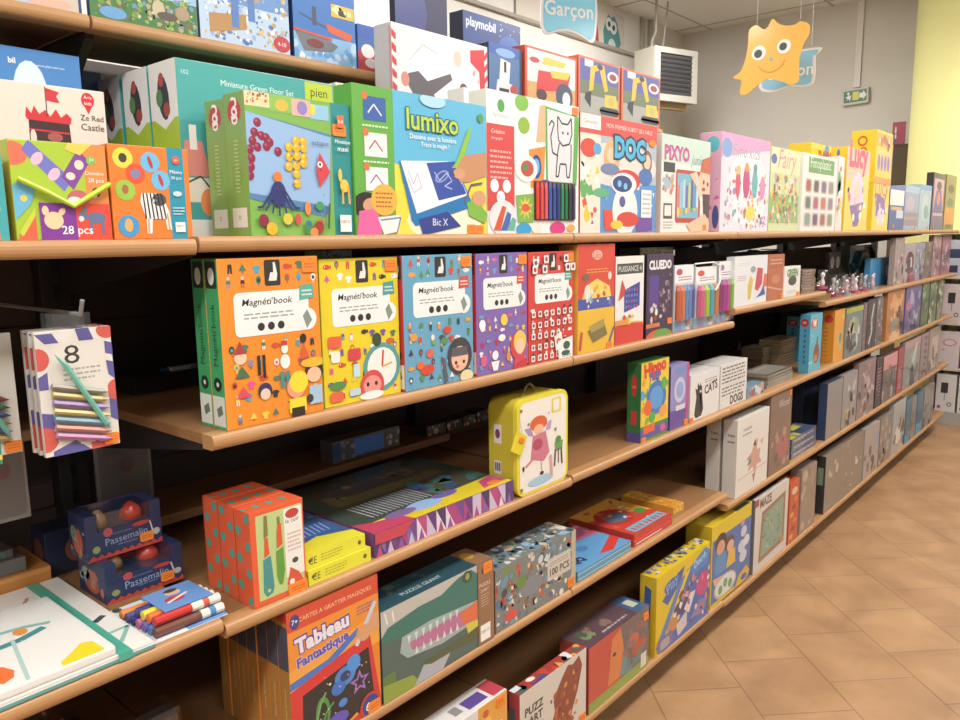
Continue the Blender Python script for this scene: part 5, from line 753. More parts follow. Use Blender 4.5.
# ================================================================ hanging pencil packs, left bay
def pencil_pack(x0, x1, y, z0, z1, lb, num, pens, frame, stk=True, xr=0.):
    w, h = x1-x0, z1-z0; m = MB(); m.box(-w/2, w/2, 0, .009, 0, h, '#e6e0d6', .001)
    f = Face(m, (-w/2, 0, 0), (1, 0, 0), (0, 0, 1), w, h); B_, R_2 = '#5a569a', '#d8564a'
    it = []
    if frame:
        it += [('p', [(0, .98), (.22, .98), (.3, .9), (.12, .9)], B_), ('p', [(.52, 1), (.7, 1), (.76, .9), (.56, .9)], B_), ('e', .95, .97, .15, .07, R_2), ('e', .02, .78, .14, .09, R_2), ('p', [(0, .64), (.12, .68), (.12, .54), (0, .54)], B_), ('p', [(0, .36), (.14, .34), (.16, .22), (0, .2)], B_), ('e', .02, .14, .16, .1, R_2), ('p', [(.1, .04), (.4, .1), (.6, .0), (.1, 0)], B_), ('p', [(.9, .88), (1, .86), (1, .76), (.9, .78)], B_), ('p', [(.9, .72), (1, .7), (1, .56), (.92, .6)], B_), ('e', .98, .46, .1, .09, R_2), ('p', [(.9, .4), (1, .38), (1, .2), (.9, .24)], B_), ('p', [(.6, .1), (.75, .04), (.9, .1), (.9, .0), (.6, 0)], R_2), ('r', .17, .12, .89, .9, '#e2dcd0')]
    it += [('t', .45, .8, .2, num, '#3a3634', {'h': .15}), ('tx', .32, .82, .7, .58, 3, '#a8a29a'), ('rr', .46, .06, .66, .12, .01, '#f0ece2'), ('t', .56, .09, .15, 'DJECO', '#2b2b2b')]
    f.draw(it); o = m.build('pencil_pack', GLOSS, None, ((x0+x1)/2, y, z0)); tag(o, lb, 'pencil pack', 'hanging pencil packs')
    for i, c in enumerate(pens):
        q = MB(); zz = h*(.5-.066*i); a = (-w*.36, -.0048, zz+.012); b_ = (w*.28, -.0048, zz-.005); c_ = (w*.38, -.0048, zz-.0075)
        q.tube([a, b_, tuple(b_[k]*.999 for k in range(3)), c_], [.0043, .0043, .0038, .0005], c, 6); q.build('coloured_pencil', PLAST, o)
    if pens:
        q = MB(); q.tube([(-w*.3, -.0085, h*.82), (-w*.18, -.0085, h*.73), (w*.3, -.0085, h*.2), (w*.34, -.0085, h*.155)], [.0004, .004, .004, .0006], '#63b3a0', 6); q.build('turquoise_pencil', PLAST, o)
    q = MB(); q.box(-w*.25, w*.25, .002, .003, h, h+.022, '#ffffff', 0); q.build('hanging_flap', CLEAR, o)
    if stk: sticker(o, f, .88, .06, .022, .016)
    return o
pc = ['#8f8a7a', '#b8a85a', '#8a6aa8', '#c8b46a', '#5f8fa8', '#c87a6a', '#b870a8']
yP = .06; x0_ = at_y(46, 455, yP)[0]; x1_ = at_y(121, 450, yP)[0]; zb = at_y(46, 457, yP)[2]-.002; zt = at_y(40, 332, yP)[2]
pencil_pack(x0_, x1_, yP, zb, zt, 'front hanging pack of eight coloured pencils with an airmail border', '8', pc, True)
for k in (1, 2): pencil_pack(x0_, x1_, yP+.020*k, zb, zt, ['', 'second', 'third'][k]+' hanging pencil pack behind the one numbered eight', '8', pc[:0], True, False)
xs = x0_-.006-(x1_-x0_)
pencil_pack(xs, x0_-.012, yP+.05, zb+.004, zt-.002, 'hanging pencil pack with a large numeral one, left of the airmail pack', '1', ['#7a2f2a', '#2f5a3a', '#2f3f7a', '#8a7a4a', '#3f4a7a', '#b88a5a'], False)
x2_ = at_y(-40, 450, .05)[0]
gp = bx('pencil_pack', 'green edged hanging pack cut off by the left edge', 'pencil pack', 'C', -60, 4, 322, y=.036, t=.01, z0=zb+.01, c='#1f8a6a', F=[('e', .97, .05, .05, 0, '#e8c83a')])
for (x, zz, lb) in ((gp.location.x, gp.location.z+max(v.co.z for v in gp.data.vertices)+.002, 'metal display hook holding the green edged pack'), ((x0_+x1_)/2, zt+.022, 'metal display hook holding the airmail pencil packs'), (xs+.05, zt+.02, 'metal display hook holding the pack numbered one')):
    m = MB(); m.tube([(x, .575, zz), (x, .03, zz), (x, .02, zz+.02)], .003, '#8a8a88', 8); o = m.build('display_hook', PLAST, None); tag(o, lb, 'hook', 'display hooks')
    q = MB(); q.box(x-.02, x+.02, .5755, .5775, zz-.03, zz+.03, '#8a8a88', .001); q.build('hook_plate', PLAST, o)
# dim hanging packs lower at the left
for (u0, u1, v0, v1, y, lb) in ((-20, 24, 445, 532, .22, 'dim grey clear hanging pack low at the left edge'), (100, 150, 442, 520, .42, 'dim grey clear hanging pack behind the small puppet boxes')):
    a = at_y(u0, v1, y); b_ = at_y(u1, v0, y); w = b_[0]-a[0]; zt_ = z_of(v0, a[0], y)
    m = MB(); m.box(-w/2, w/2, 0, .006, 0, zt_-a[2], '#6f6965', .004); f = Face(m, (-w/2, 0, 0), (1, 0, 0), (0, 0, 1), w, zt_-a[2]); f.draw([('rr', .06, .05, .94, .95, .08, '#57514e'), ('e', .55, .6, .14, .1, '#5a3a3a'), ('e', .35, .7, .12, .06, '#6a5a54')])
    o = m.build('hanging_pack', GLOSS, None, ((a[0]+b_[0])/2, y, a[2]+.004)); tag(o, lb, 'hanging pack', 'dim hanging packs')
# ================================================================ left bay of C: cloth pack, felt pens, puppet boxes, orange box
z = SHELF['CL']; c1 = at_z(157, 652, z+.012); c2 = at_z(38, 583, z+.012)
X1 = x_of(156, .003, z); Y0 = .003; Y1 = c2[1]; X0 = X1-.5
def slab(m, x0, x1, y0, y1, z0, z1, c, b=.004): m.box(x0, x1, y0, y1, z0, z1, c, b)
m = MB(); o_ = Vector((X1-.25, Y0, z+.0004)); D_ = Y1-Y0
m.box(-.25, .25, 0, D_, 0, .007, '#dcd9cf', .003, cols={'F': '#5f9a94'}); m.box(-.25, .248, .0015, D_, .0073, .0115, '#e6e3da', .002)
f = Face(m, (-.25, 0, .0115), (1, 0, 0), (0, 1, 0), .5, D_)
f.draw([('l', [(.7, .7), (.75, .84), (.8, .72), (.86, .86)], .012, '#b88a5a'), ('l', [(.84, .3), (.88, .48), (.93, .36), (.97, .4)], .022, '#3a4258'), ('l', [(.8, .2), (.99, .22), (.93, .1), (.82, .16)], .014, '#7fb8ac'), ('e', .72, .93, .03, .05, '#e88a3a'), ('l', [(.6, .9), (.7, .97)], .02, '#4f9a94'), ('l', [(.3, .85), (.4, .9), (.44, .8)], .012, '#4a4a58'), ('l', [(.5, .95), (.56, .8)], .01, '#a85a4a')])
cl = m.build('cloth_pack', GLOSS, None, o_); tag(cl, 'folded white patterned tablecloth pack with turquoise ribbon, at the lower left', 'tablecloth')
xr = x_of(114, .01, z+.04)-o_.x
m = MB(); m.box(-.25, xr, .003, D_*.72, .0118, .0265, '#e8e6de', .007)
f = Face(m, (-.25, .005, .0267), (1, 0, 0), (0, 1, 0), xr+.25, D_*.72-.012)
def cp(u, v):
    p = at_z(u, v, z+.0271); return ((p[0]-o_.x+.25)/(xr+.25), (p[1]-o_.y-.005)/(D_*.72-.012))
f.draw([('p', [cp(66, 668), cp(112, 655), cp(104, 648), cp(92, 641), cp(80, 643), cp(72, 652), cp(61, 662)], '#ecd41c'), ('p', [cp(-14, 684), cp(4, 684), cp(14, 677), cp(14, 670), cp(2, 667), cp(-16, 672)], '#ef6a2c'), ('l', [cp(-20, 656), cp(20, 640), cp(44, 627)], .03, '#3f8a8c'), ('l', [cp(-20, 640), cp(20, 628), cp(50, 622)], .02, '#7fbcb0'), ('l', [cp(12, 640), cp(40, 690)], .012, '#a8ccc4'), ('e', cp(20, 632)[0], cp(20, 632)[1], .022, .05, '#e8903a'), ('r', 0, 0, .001, .001, '#ffffff')])
f.k += 0
m.build('folded_top_layer', GLOSS, cl)
m = MB(); xr2 = x_of(131, .003, z+.01)-o_.x; m.box(xr2-.018, xr2+.002, -.0012, D_, .0117, .0127, '#3fa890', .0003); m.box(xr2-.018, xr2+.002, -.002, -.0004, .001, .0127, '#3fa890', .0003); m.build('ribbon', GLOSS, cl)
# puppet boxes
z = SHELF['CL']; a = at_z(107, 606, z); yq = a[1]; xq = a[0]; xr = x_of(184, yq, z); w = xr-xq; h = z_of(567, xq, yq)-z
NV = '#1d2c52'
def puppet(x, y, zb_, w, h, d, lb, clear_top, sd):
    m = MB(); m.box(-w/2, w/2, 0, d, 0, h*.62, NV, .001); m.box(-w/2, -w/2+.02, 0, d, h*.6, h, NV, .001); m.box(w/2-.02, w/2, 0, d, h*.6, h, NV, .001); m.box(-w/2, w/2, d-.004, d, h*.6, h, NV, .001)
    f = Face(m, (-w/2, 0, 0), (1, 0, 0), (0, 0, 1), w, h)
    f.draw([('p', [(0, 0), (1, 0), (1, .1)]+[(1-.05*i-.025, .05 if i % 2 else .12) for i in range(20)], '#c23a2c'), ('t', .52, .36, .56, 'Passemalin', '#8fa4c8', {'rot': 2}), ('tx', .4, .66, .26, .2, 1, '#6f84a8'), ('t', .46, .5, .26, 'marionnettes', '#6f84a8'), ('e', .12, .24, .05, .08, '#8a9a4a'), ('l', [(.88, .25), (.84, .56)], .02, '#c8c8c4'), ('e', .92, .28, .05, .08, '#b8b8b0'), ('e', .28, .56, .06, .1, '#b84a4a'), ('e', .72, .56, .12, .05, '#b8352c')])
    g_ = Face(m, (-w/2, d, 0), (0, -1, 0), (0, 0, 1), d, h*.9); g_.draw([('e', .5, .45, .3, .34, '#b8553a'), ('e', .3, .6, .16, .2, '#8fae8a'), ('n', sd, .1, .05, .9, .8, 14, .05, .1, ['#b8453a', '#c87a5a', '#7a9a8a', '#2f4a6a'])])
    o = m.build('puppet_box', GLOSS, None, (x+w/2, y, zb_+.0004)); tag(o, lb, 'toy box', 'navy puppet boxes')
    for (px, c, s) in ((-.24, '#a08054', .8), (.2, '#c8281f', 1.)):
        q = MB(); q.tube([(px*w, d*.45, h*.63), (px*w, d*.45, h*.8), (px*w, d*.45, h*.9), (px*w, d*.45, h*.97)], [.02*s, .017*s, .011*s, .004], c, 12); q.build('puppet', PLAST, o, smooth=True)
    q = MB(); q.box(-w/2+.021, w/2-.021, .001, d-.005, h*.63, h*.995, '#ffffff', .001); q.build('clear_window', CLEAR, o)
    sticker(o, f, .78, .22, .024, .016)
    return o
puppet(xq, yq, z, w, h, .105, 'lower navy puppet box with a clear window, beside the felt pens', True, 3)
a2 = at_y(77, 550, yq+.012)
puppet(xq-.012, yq+.03, z+h+.0006, w*.95, h*1.15, .07, 'upper navy puppet box showing a red figure, on top of another', True, 5)
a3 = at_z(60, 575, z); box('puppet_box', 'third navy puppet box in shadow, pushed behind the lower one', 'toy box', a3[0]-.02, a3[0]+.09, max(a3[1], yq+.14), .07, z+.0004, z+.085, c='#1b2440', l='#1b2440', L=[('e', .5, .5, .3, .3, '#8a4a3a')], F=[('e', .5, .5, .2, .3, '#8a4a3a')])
# orange box and clutter at the left edge
a = at_z(64, 592, z); box('orange_box', 'flat orange box at the left edge behind the cloth pack', 'craft box', a[0]-.3, a[0], max(a[1], Y1+.004), .14, z+.0004, z+.036, c='#c87a2c', F=[('r', 0, .75, 1, .95, '#d89040')])
ox, oy = a[0], max(a[1], Y1+.004)
box('grey_pack', 'grey wrapped pack lying on the flat orange box', 'craft pack', ox-.28, ox-.035, oy+.01, .12, z+.0366, z+.062, c='#5f5a55', mat=WRAP, T=[('n', 3, .05, .05, .95, .95, 30, .03, .06, ['#4a4642', '#7a746c', '#8a8070', '#3a3a38'])])
box('trinket_pack', 'small pack of coloured trinkets on top of the grey wrapped pack', 'craft pack', ox-.16, ox-.05, oy+.02, .09, z+.0625, z+.078, c='#4a4034', T=[('n', 8, .05, .05, .95, .95, 40, .04, .09, ['#2f6a4a', '#b8a88a', '#8a3a4a', '#d8d0c0', '#6a5a4a', '#c8b070'])], F=[('n', 9, .05, .1, .95, .9, 20, .03, .06, ['#2f6a4a', '#b8a88a', '#8a3a4a', '#d8d0c0'])], mat=WRAP)
# felt pens on a card
z = SHELF['CL']; a = at_z(160, 638, z); pr = x_of(218, .03, z)
fx0 = at_z(150, 640, z)[0]
m = MB(); m.box(0, .124, .0, .16, 0, .0016, '#dfe2e8', .0003); f = Face(m, (0, 0, .0016), (1, 0, 0), (0, 1, 0), .124, .16); f.draw([('r', .45, 0, 1, 1, '#5f93d4'), ('e', .2, .8, .08, .08, '#a8a83a'), ('e', .1, .95, .06, .06, '#3a3a3a')])
xf = X1+.0025
pk_ = m.build('felt_pen_pack', GLOSS, None, (xf, .012, z+.0004)); tag(pk_, 'pack of short felt pens lying on a blue and white card at the shelf joint', 'felt pens')
mc = ['#6a3a2c', '#3f74b4', '#6f5fb0', '#c86a94', '#34307a', '#4a4a8a', '#e8862c']
for i, c in enumerate(mc):
    yy = .014+i*.0165; xx = .008-.001*i; q = MB(); q.tube([(xx, yy, .0098), (xx+.075, yy, .0098)], .0078, c, 10); mk = q.build('felt_pen', PLAST, pk_)
    q = MB(); q.tube([(xx+.0755, yy, .0098), (xx+.115, yy, .0098)], .0079, '#dcd8cc', 10); q.tube([(xx+.09, yy, .0098), (xx+.1, yy, .0098)], .0081, '#3f7fae', 10); q.build('pen_barrel', PLAST, mk)
for i, c in enumerate(['#c8281f', '#e86a2c', '#e8d02c', '#2a2f7a']):
    yy = .022+i*.0165; xx = .012-.001*i; q = MB(); q.tube([(xx, yy, .0245), (xx+.06, yy, .0245)], .0078, c, 10); mk = q.build('felt_pen', PLAST, pk_)
    q = MB(); q.tube([(xx+.0605, yy, .0245), (xx+.11, yy, .0245)], .0079, '#dcd8cc', 10); q.tube([(xx+.08, yy, .0245), (xx+.09, yy, .0245)], .0081, '#c8503a', 10); q.build('pen_barrel', PLAST, mk)
q = MB(); q.box(.03, .112, .02, .1, .0332, .035, '#5f8fcf', .0004); f = Face(q, (.03, .02, .035), (1, 0, 0), (0, 1, 0), .082, .08); f.draw([('e', .4, .4, .2, .14, '#b83a4a'), ('e', .5, .7, .16, .12, '#e0b490'), ('e', .5, .8, .14, .08, '#4a3a34'), ('l', [(.2, .3), (.7, .5)], .06, '#ece4dc')]); q.build('picture_insert', GLOSS, pk_)
# ================================================================ fourth shelf (D)
z = SHELF['D']
tf = [('r', 0, .86, 1, 1, '#d8442c'), ('t', .52, .92, .8, 'CARTES A GRATTER MAGIQUES', '#e8c88a'), ('e', .08, .92, .05, .05, '#3a3f7a'), ('t', .08, .92, .06, '7+', W_), ('r', 0, .6, 1, .86, '#ee8a28'), ('p', [(0, .6), (1, .72), (1, .5), (0, .42)], '#efa03a'),
      ('t', .36, .76, .58, 'Tableau', '#e8e0ea', {'bold': .05, 'out': '#4a3a9a', 'ow': .06, 'rot': 4}), ('t', .36, .64, .56, 'Fantastique', '#5a4fb0', {'bold': .04, 'out': '#e8d8e4', 'ow': .03, 'rot': 5}), ('tx', .74, .95, .83, .76, 3, '#7a5a8a'), ('p', [(0, .52), (.4, .56), (.75, .68), (.72, .62), (.4, .5), (0, .47)], '#3f6fc0'),
      ('p', [(.0, .0), (.0, .46), (.88, .6), (1, .0)], '#d82f2c'), ('p', [(.1, .02), (.12, .4), (.86, .5), (.92, .06)], '#2a2426'), ('p', [(.86, .6), (1, .6), (1, .72), (.9, .74), (.78, .66)], '#d89a6a'), ('p', [(.7, .56), (.74, .54), (.98, .8), (.94, .82)], '#c8c8d0'), ('e', .82, .62, .08, .06, '#d89a6a'),
      ('e', .58, .38, .12, .07, '#3f7fd8'), ('e', .68, .44, .08, .06, '#3f8fe0'), ('e', .5, .32, .08, .05, '#2f6fc8'), ('e', .58, .38, .06, .035, '#2a3a6a'), ('star', .74, .28, .12, 5, '#9a6ab8'), ('star', .74, .28, .07, 5, '#2a2426'), ('e', .32, .2, .08, .12, '#4f8a4a'), ('e', .32, .2, .05, .08, '#2a2426'), ('l', [(.22, .1), (.3, .28), (.36, .34)], .02, '#6fae5a'), ('l', [(.28, .08), (.36, .2), (.44, .24)], .02, '#4f9a4a'), ('e', .24, .06, .1, .04, '#c86aa0'), ('e', .48, .1, .12, .05, '#5a4fb8'), ('e', .54, .2, .05, .03, '#3f7fd8'), ('n', 4, .15, .1, .85, .45, 16, .006, .012, ['#e8d0d8', '#d8a0c0', '#c8e0a0']),
      ('e', .86, .06, .13, .1, '#c23a2c'), ('e', .86, .06, .1, .08, '#2f3a8a'), ('t', .86, .06, .12, '6+', W_), ('l', [(.5, .0), (.7, .06)], .03, '#efa03a')]
tl = [('t', .5, .35, 2.2, 'Tableau Fantastique', '#e8c48a', {'rot': 90}), ('r', 0, .6, 1, .9, '#4a4a5a'), ('r', 0, .93, 1, 1, '#c23a2c')]
x0_, x1_ = x_of(294, .006, z), x_of(382, .006, z); zt = min(z_of(614, x0_, .006), SHELF['C0']-.025)
lo, hi = .006, .6
for _ in range(30):
    m_ = (lo+hi)/2
    if proj(x0_, m_, z+.12)[0] > 219: lo = m_
    else: hi = m_
tt = (lo-.006)/7
for k in range(7):
    box('scratch_art_box', 'front orange and red scratch art box showing neon drawings on black' if k == 0 else '%s orange-brown scratch art box in the row behind the front one' % ['', 'second', 'third', 'fourth', 'fifth', 'sixth', 'rearmost'][k], 'craft box', x0_+.0008*(k % 3), x1_, .006+k*tt, tt-.003, z+.0003, zt, c='#e88026', l='#b87a34', F=tf if k == 0 else [], L=tl, st=[(.9, .04, 'F', (.032, .024))] if k == 0 else [], group='row of scratch art boxes')
cr = [('r', 0, 0, 1, 1, '#48605a'), ('r', 0, .72, .84, 1, '#b9b8ae'), ('p', [(0, .72), (.05, .8), (.3, .86), (.5, .86), (.66, .96), (.78, .98), (.84, .9), (.84, .6), (.6, .62), (.3, .6), (0, .66)], '#2f7064'), ('e', .74, .92, .05, .07, '#2a4a44'), ('e', .745, .92, .02, .04, '#9aa03a'), ('l', [(.03, .97), (.05, .84)], .012, '#e4e2da'), ('l', [(.09, .96), (.1, .84)], .012, '#e4e2da'),
      ('p', [(.16, .62), (.4, .64), (.84, .58), (.84, .34), (.5, .3), (.2, .36), (.14, .46)], '#9ab0ac'), ('p', [(.22, .52), (.5, .54), (.84, .56), (.84, .36), (.6, .36), (.24, .42)], '#b86a94'), ('p', [(.66, .52), (.84, .58), (.84, .34), (.7, .38)], '#e0683a'), ('p', [(.72, .36), (.84, .34), (.84, .26), (.74, .24)], '#d8c83a'), ('r', 0, 0, .1, .3, '#5a7a3a'), ('p', [(0, 0), (.3, 0), (.24, .14), (0, .2)], '#8aa03a'), ('p', [(.25, .0), (.5, .0), (.6, .2), (.34, .2)], '#a8aeb8'), ('p', [(.3, .2), (.84, .24), (.84, .14), (.4, .14)], '#4f5a34')]
cr += [('p', [(.2+.06*i, .6), (.23+.06*i, .6), (.215+.06*i, .5)], '#d8dcd4') for i in range(8)]+[('p', [(.26+.06*i, .36), (.29+.06*i, .36), (.275+.06*i, .45)], '#d8dcd4') for i in range(7)]
cr += [('r', .84, 0, 1, 1, '#8f6544'), ('t', .91, .73, .11, 'PUZZLE', '#e8dcc8'), ('t', .91, .66, .08, "D'ART", '#e8dcc8'), ('tx', .87, .95, .62, .46, 5, '#c8a888'), ('e', .91, .9, .03, .05, '#2a2a2a')] + logo_dj(.91, .14, .1, .2)
o = bx('puzzle_box', 'large teal puzzle box with an open-mouthed crocodile and a brown side band', 'puzzle box', 'D', 383.5, 494, 613, y=.004, t=.085, c='#20424a', l='#20424a', mat=WRAP, F=cr, T=[('r', 0, 0, .84, 1, '#1e4650'), ('r', .84, 0, 1, 1, '#8f6544'), ('t', .4, .3, .34, 'PUZZLE GEANT', '#c8d8d8'), ('n', 4, .1, .5, .5, .9, 14, .01, .03, ['#3a5a50', '#2a3a34', '#5a6a5a']), ('e', .9, .6, .05, .2, '#d8a040')], st=[(.94, .92, 'F', (.03, .026))])
pz = [('n', 19, .01, .02, .99, .98, 200, .012, .035, ['#c8d0d4', '#5f8fb0', '#b8553a', '#6a8a4a', '#3a4048', '#d8b88a', '#8a5a3a', '#e0dcd2', '#4a6a8a', '#a83a34']), ('e', .42, .45, .14, .16, '#7a8088'), ('e', .3, .6, .06, .1, '#5f8a3a'), ('e', .18, .16, .08, .08, '#d8453a'), ('r', .62, .35, .93, .72, '#c8c2b4'), ('t', .78, .48, .26, '100 PCS', '#4a4440', {'bold': .03}), ('tx', .65, .9, .66, .58, 2, '#8a7a6a'), ('r', .94, 0, 1, 1, '#b8b090')]
bx('puzzle_box', 'hundred piece puzzle box crowded with animals, beside the crocodile puzzle', 'puzzle box', 'D', 495.5, 575.5, 571, y=.008, t=.09, c='#6f7a78', l='#8a5a3a', mat=WRAP, F=pz, T=[('n', 20, .02, .05, .98, .95, 120, .015, .04, ['#8ab8d8', '#5f8fb0', '#c8b89a', '#6a8a6a', '#3a4a58', '#d8d4c8'])], st=[(.93, .12, 'F', (.03, .026))])
def flat(name, lb, u0, u1, y, t, z0, h, c, T, F=(), st=(), grp=None, cat='activity book', mat=None):
    a, b_ = x_of(u0, y, z), x_of(u1, y, z); return box(name, lb, cat, a+.001, b_-.001, y, t, z0, z0+h, c=c, T=T, F=F, st=st, group=grp, mat=mat)
bt = [('r', 0, 0, 1, 1, '#5a9ad0'), ('p', [(0, 1), (1, 1), (1, .55), (.3, .7)], '#d86a94'), ('n', 8, .3, .6, 1, 1, 18, .02, .05, ['#e8b0c8', '#c83a5a', '#f0e0e4']), ('p', [(.5, .1), (1, .36), (1, .2), (.7, .04)], '#d8352c'), ('e', .2, .5, .14, .1, '#d8c03a'), ('e', .2, .5, .1, .07, '#7a4fa0'), ('e', .2, .5, .05, .04, '#5a9ad0'), ('t', .22, .2, .2, 'QQ', '#2a3050', {'bold': .05}), ('e', .5, .4, .08, .08, '#3f7fb8')]
flat('activity_book', 'lower flat blue activity book beside the animal puzzle', 577.5, 631, .012, .2, z+.0004, .0145, '#4a94b8', bt, grp='flat blue activity books', F=[('r', 0, .4, 1, .5, '#e0e8ec')])
flat('activity_book', 'upper flat blue and pink activity book beside the animal puzzle', 577.5, 631, .012, .2, z+.0154, .0145, '#4a94b8', bt, grp='flat blue activity books', F=[('r', 0, .4, 1, .5, '#e0e8ec')])
rt = [('r', 0, 0, 1, 1, '#d83a2c'), ('p', [(0, 1), (1, 1), (1, .3), (.5, .6), (0, .7)], '#e8a02c'), ('e', .4, .55, .3, .26, '#b82f2a'), ('e', .4, .5, .22, .14, '#5a6a84'), ('n', 30, .05, .2, .95, .95, 30, .02, .05, ['#e8c83a', '#c83a2c', '#f0e0c0', '#6a5a6a', '#e86a2c']), ('e', .84, .4, .1, .08, '#3f9a3a'), ('p', [(.1, .04), (.95, .04), (.95, .2), (.1, .2)], '#7ab0cc')]+[('r', .16+.1*i, .07, .2+.1*i, .15, '#c83a2c') for i in range(8)]
for k in range(2):
    flat('activity_book', ['lower of the two flat red activity books', 'upper flat red activity book with a busy orange and grey picture'][k], 634, 672.5-k, .014+.003*k, .235, z+.0004+k*.0185, .018, '#c62f26', rt, F=[('r', .05, .3, .7, .5, '#e8e0dc' if k == 0 else '#c62f26')], grp='flat red activity books', mat=WRAP)
flat('activity_book', 'flat orange and yellow activity book to the right of the red ones', 673.5, 684, .05, .2, z+.0004, .025, '#e0962a', [('n', 31, .0, .05, 1, .95, 40, .05, .12, ['#e8c83a', '#d86a2c', '#f0d86a', '#c84a2c'])], F=[('n', 32, 0, 0, 1, 1, 20, .05, .1, ['#e8c83a', '#d86a2c', '#f0d86a'])])
# bay 3 and on
st_ = [('p', [(.55, .62), (.66, .66), (.62, .5), (.74, .5), (.72, .38), (.8, .3), (.64, .3), (.6, .16), (.5, .3), (.36, .26), (.42, .38), (.3, .44), (.46, .5)], '#cf9a86'), ('p', [(.5, .58), (.56, .66), (.6, .56)], '#4a4a48'), ('p', [(.72, .6), (.84, .62), (.8, .52)], '#d8b48a'), ('p', [(.32, .34), (.44, .46), (.46, .36)], '#7a7a84'), ('p', [(.5, .2), (.6, .2), (.56, .06)], '#c8706a'), ('t', .3, .84, .26, 'TANGRAM', '#5a5450'), ('tx', .16, .46, .8, .75, 1, '#8a8480'), ('l', [(.06, .22), (.94, .26)], .012, '#c8a8a0')]
xa = x_of(735, .008, SHELF['D4']); xb = x_of(766.5, .008, SHELF['D4']); zt = z_of(421, xa, .008); tW = .054
wl = [('t', .5, .86, 1.6, 'TANGRAM', '#3a3632', {'rot': 90, 'h': .2})]
wl = [('t', .55, .8, .5, 'TAN', '#3a3632', {'bold': .03}), ('t', .55, .72, .5, 'GRAM', '#3a3632', {'bold': .03})]
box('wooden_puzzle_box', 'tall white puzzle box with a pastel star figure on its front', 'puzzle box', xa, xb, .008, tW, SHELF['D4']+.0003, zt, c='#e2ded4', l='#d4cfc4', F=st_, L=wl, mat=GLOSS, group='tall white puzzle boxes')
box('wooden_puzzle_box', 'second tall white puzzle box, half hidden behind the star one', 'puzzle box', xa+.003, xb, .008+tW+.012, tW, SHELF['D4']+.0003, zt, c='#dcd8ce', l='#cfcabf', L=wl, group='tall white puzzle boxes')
bx('clear_craft_pack', 'tall brown clear-wrapped box right of the white star box', 'craft box', 'D4', 768, 789, 397, y=.01, t=.06, c='#7a5f52', mat=WRAP, F=[('t', .62, .86, .5, 'Wood', '#d8ccc0', {'shear': .3}), ('e', .6, .3, .3, .14, '#a85a5a'), ('n', 5, .1, .05, .95, .5, 12, .04, .1, ['#9a7a6a', '#b08a7a', '#5a4a44'])], st=[(.9, .95, 'F', (.02, .02))])
x0_, x1_ = x_of(792, .02, SHELF['D4']), x_of(817, .02, SHELF['D4'])
for k in range(3):
    box('card_game_box', '%s small navy and yellow game box in the low stack' % ['lowest', 'middle', 'topmost'][k], 'game box', x0_, x1_-.004*k, .025, .1, SHELF['D4']+.0004+k*.0305, SHELF['D4']+.03+k*.0305, c='#35456a', F=[('r', .04, .15, .5, .85, '#6a7488'), ('tx', .1, .9, .8, .3, 1, '#b8bcc8')], T=[('r', .0, .0, .4, .4, '#c8c03a'), ('r', .5, .5, .9, .9, '#c8c03a'), ('n', 4, 0, 0, 1, 1, 8, .05, .1, ['#4a5a7a', '#8a946a'])], mat=WRAP, group='low stack of navy game boxes')
bx('clear_craft_pack', 'dark blue clear-wrapped box standing behind the low navy stack', 'craft box', 'D4', 803, 826, 384, y=.15, t=.05, zu=.15, c='#26364e', mat=WRAP, F=nz(17, ['#1c2a3c', '#3a4a5e', '#2f4460'], 14))
bx('clear_craft_pack', 'grey-fronted navy-sided carton with a glossy front', 'craft box', 'D4', 825, 840, 384, ul=818, y=.01, c='#8c8480', l='#22345c', mat=WRAP, T=[('r', 0, 0, 1, 1, '#3a4450')])
far('D4', [
 ('pale grey carton with a yellow mark beside the navy-sided one', 841, 855, 376, '#b4aca8', [('e', .35, .25, .2, .1, '#c8b84a'), ('n', 2, .1, .3, .9, .9, 10, .05, .1, ['#a8a0a0', '#c8c0bc'])]),
 ('dusty pink case left of the black spine with pink lettering', 856, 873, 364, '#a88a88', nz(33, ['#c09a98', '#8a6a6a', '#c8b0a8', '#b07a80'])),
 ('black spine case with vertical pink lettering', 874, 880, 358, '#241c1e', [('tx', .2, .8, .8, .2, 9, '#d87a8a')]),
 ('pink and black comic case between black and red spines', 881, 895, 357, '#7a5a58', [('r', 0, .7, 1, 1, '#d88a90'), ('n', 5, .05, .05, .95, .7, 16, .05, .12, ['#3a2a2a', '#b8a08a', '#5a6a4a', '#8a6a60'])]),
 ('red spine comic case with pale lettering', 896, 901, 349, '#c0303c', [('tx', .2, .8, .6, .1, 8, '#e0a0a0')]),
 ('pale teal comic case right of the red spine', 902, 918, 343, '#a8a09a', [('p', [(.2, .1), (.7, .2), (.8, .8), (.4, .7)], '#8ab4a4'), ('r', 0, .86, 1, 1, '#b88a90'), ('p', [(.5, .5), (.7, .9), (.8, .9), (.6, .5)], '#d8d0c8')]),
 ('pinkish case with a column of dark dots', 919, 926, 335, '#b09490', [('e', .6, .15+.15*i, .18, .04, '#4a2f3a') for i in range(6)]),
 ('beige case near the end of the fourth shelf', 927, 938, 330, '#b4a28c', [('r', .2, .1, .8, .8, '#c8b8a0')]),
], 'comic_case', 'case', 'thin cases on the fourth shelf', y=.012)
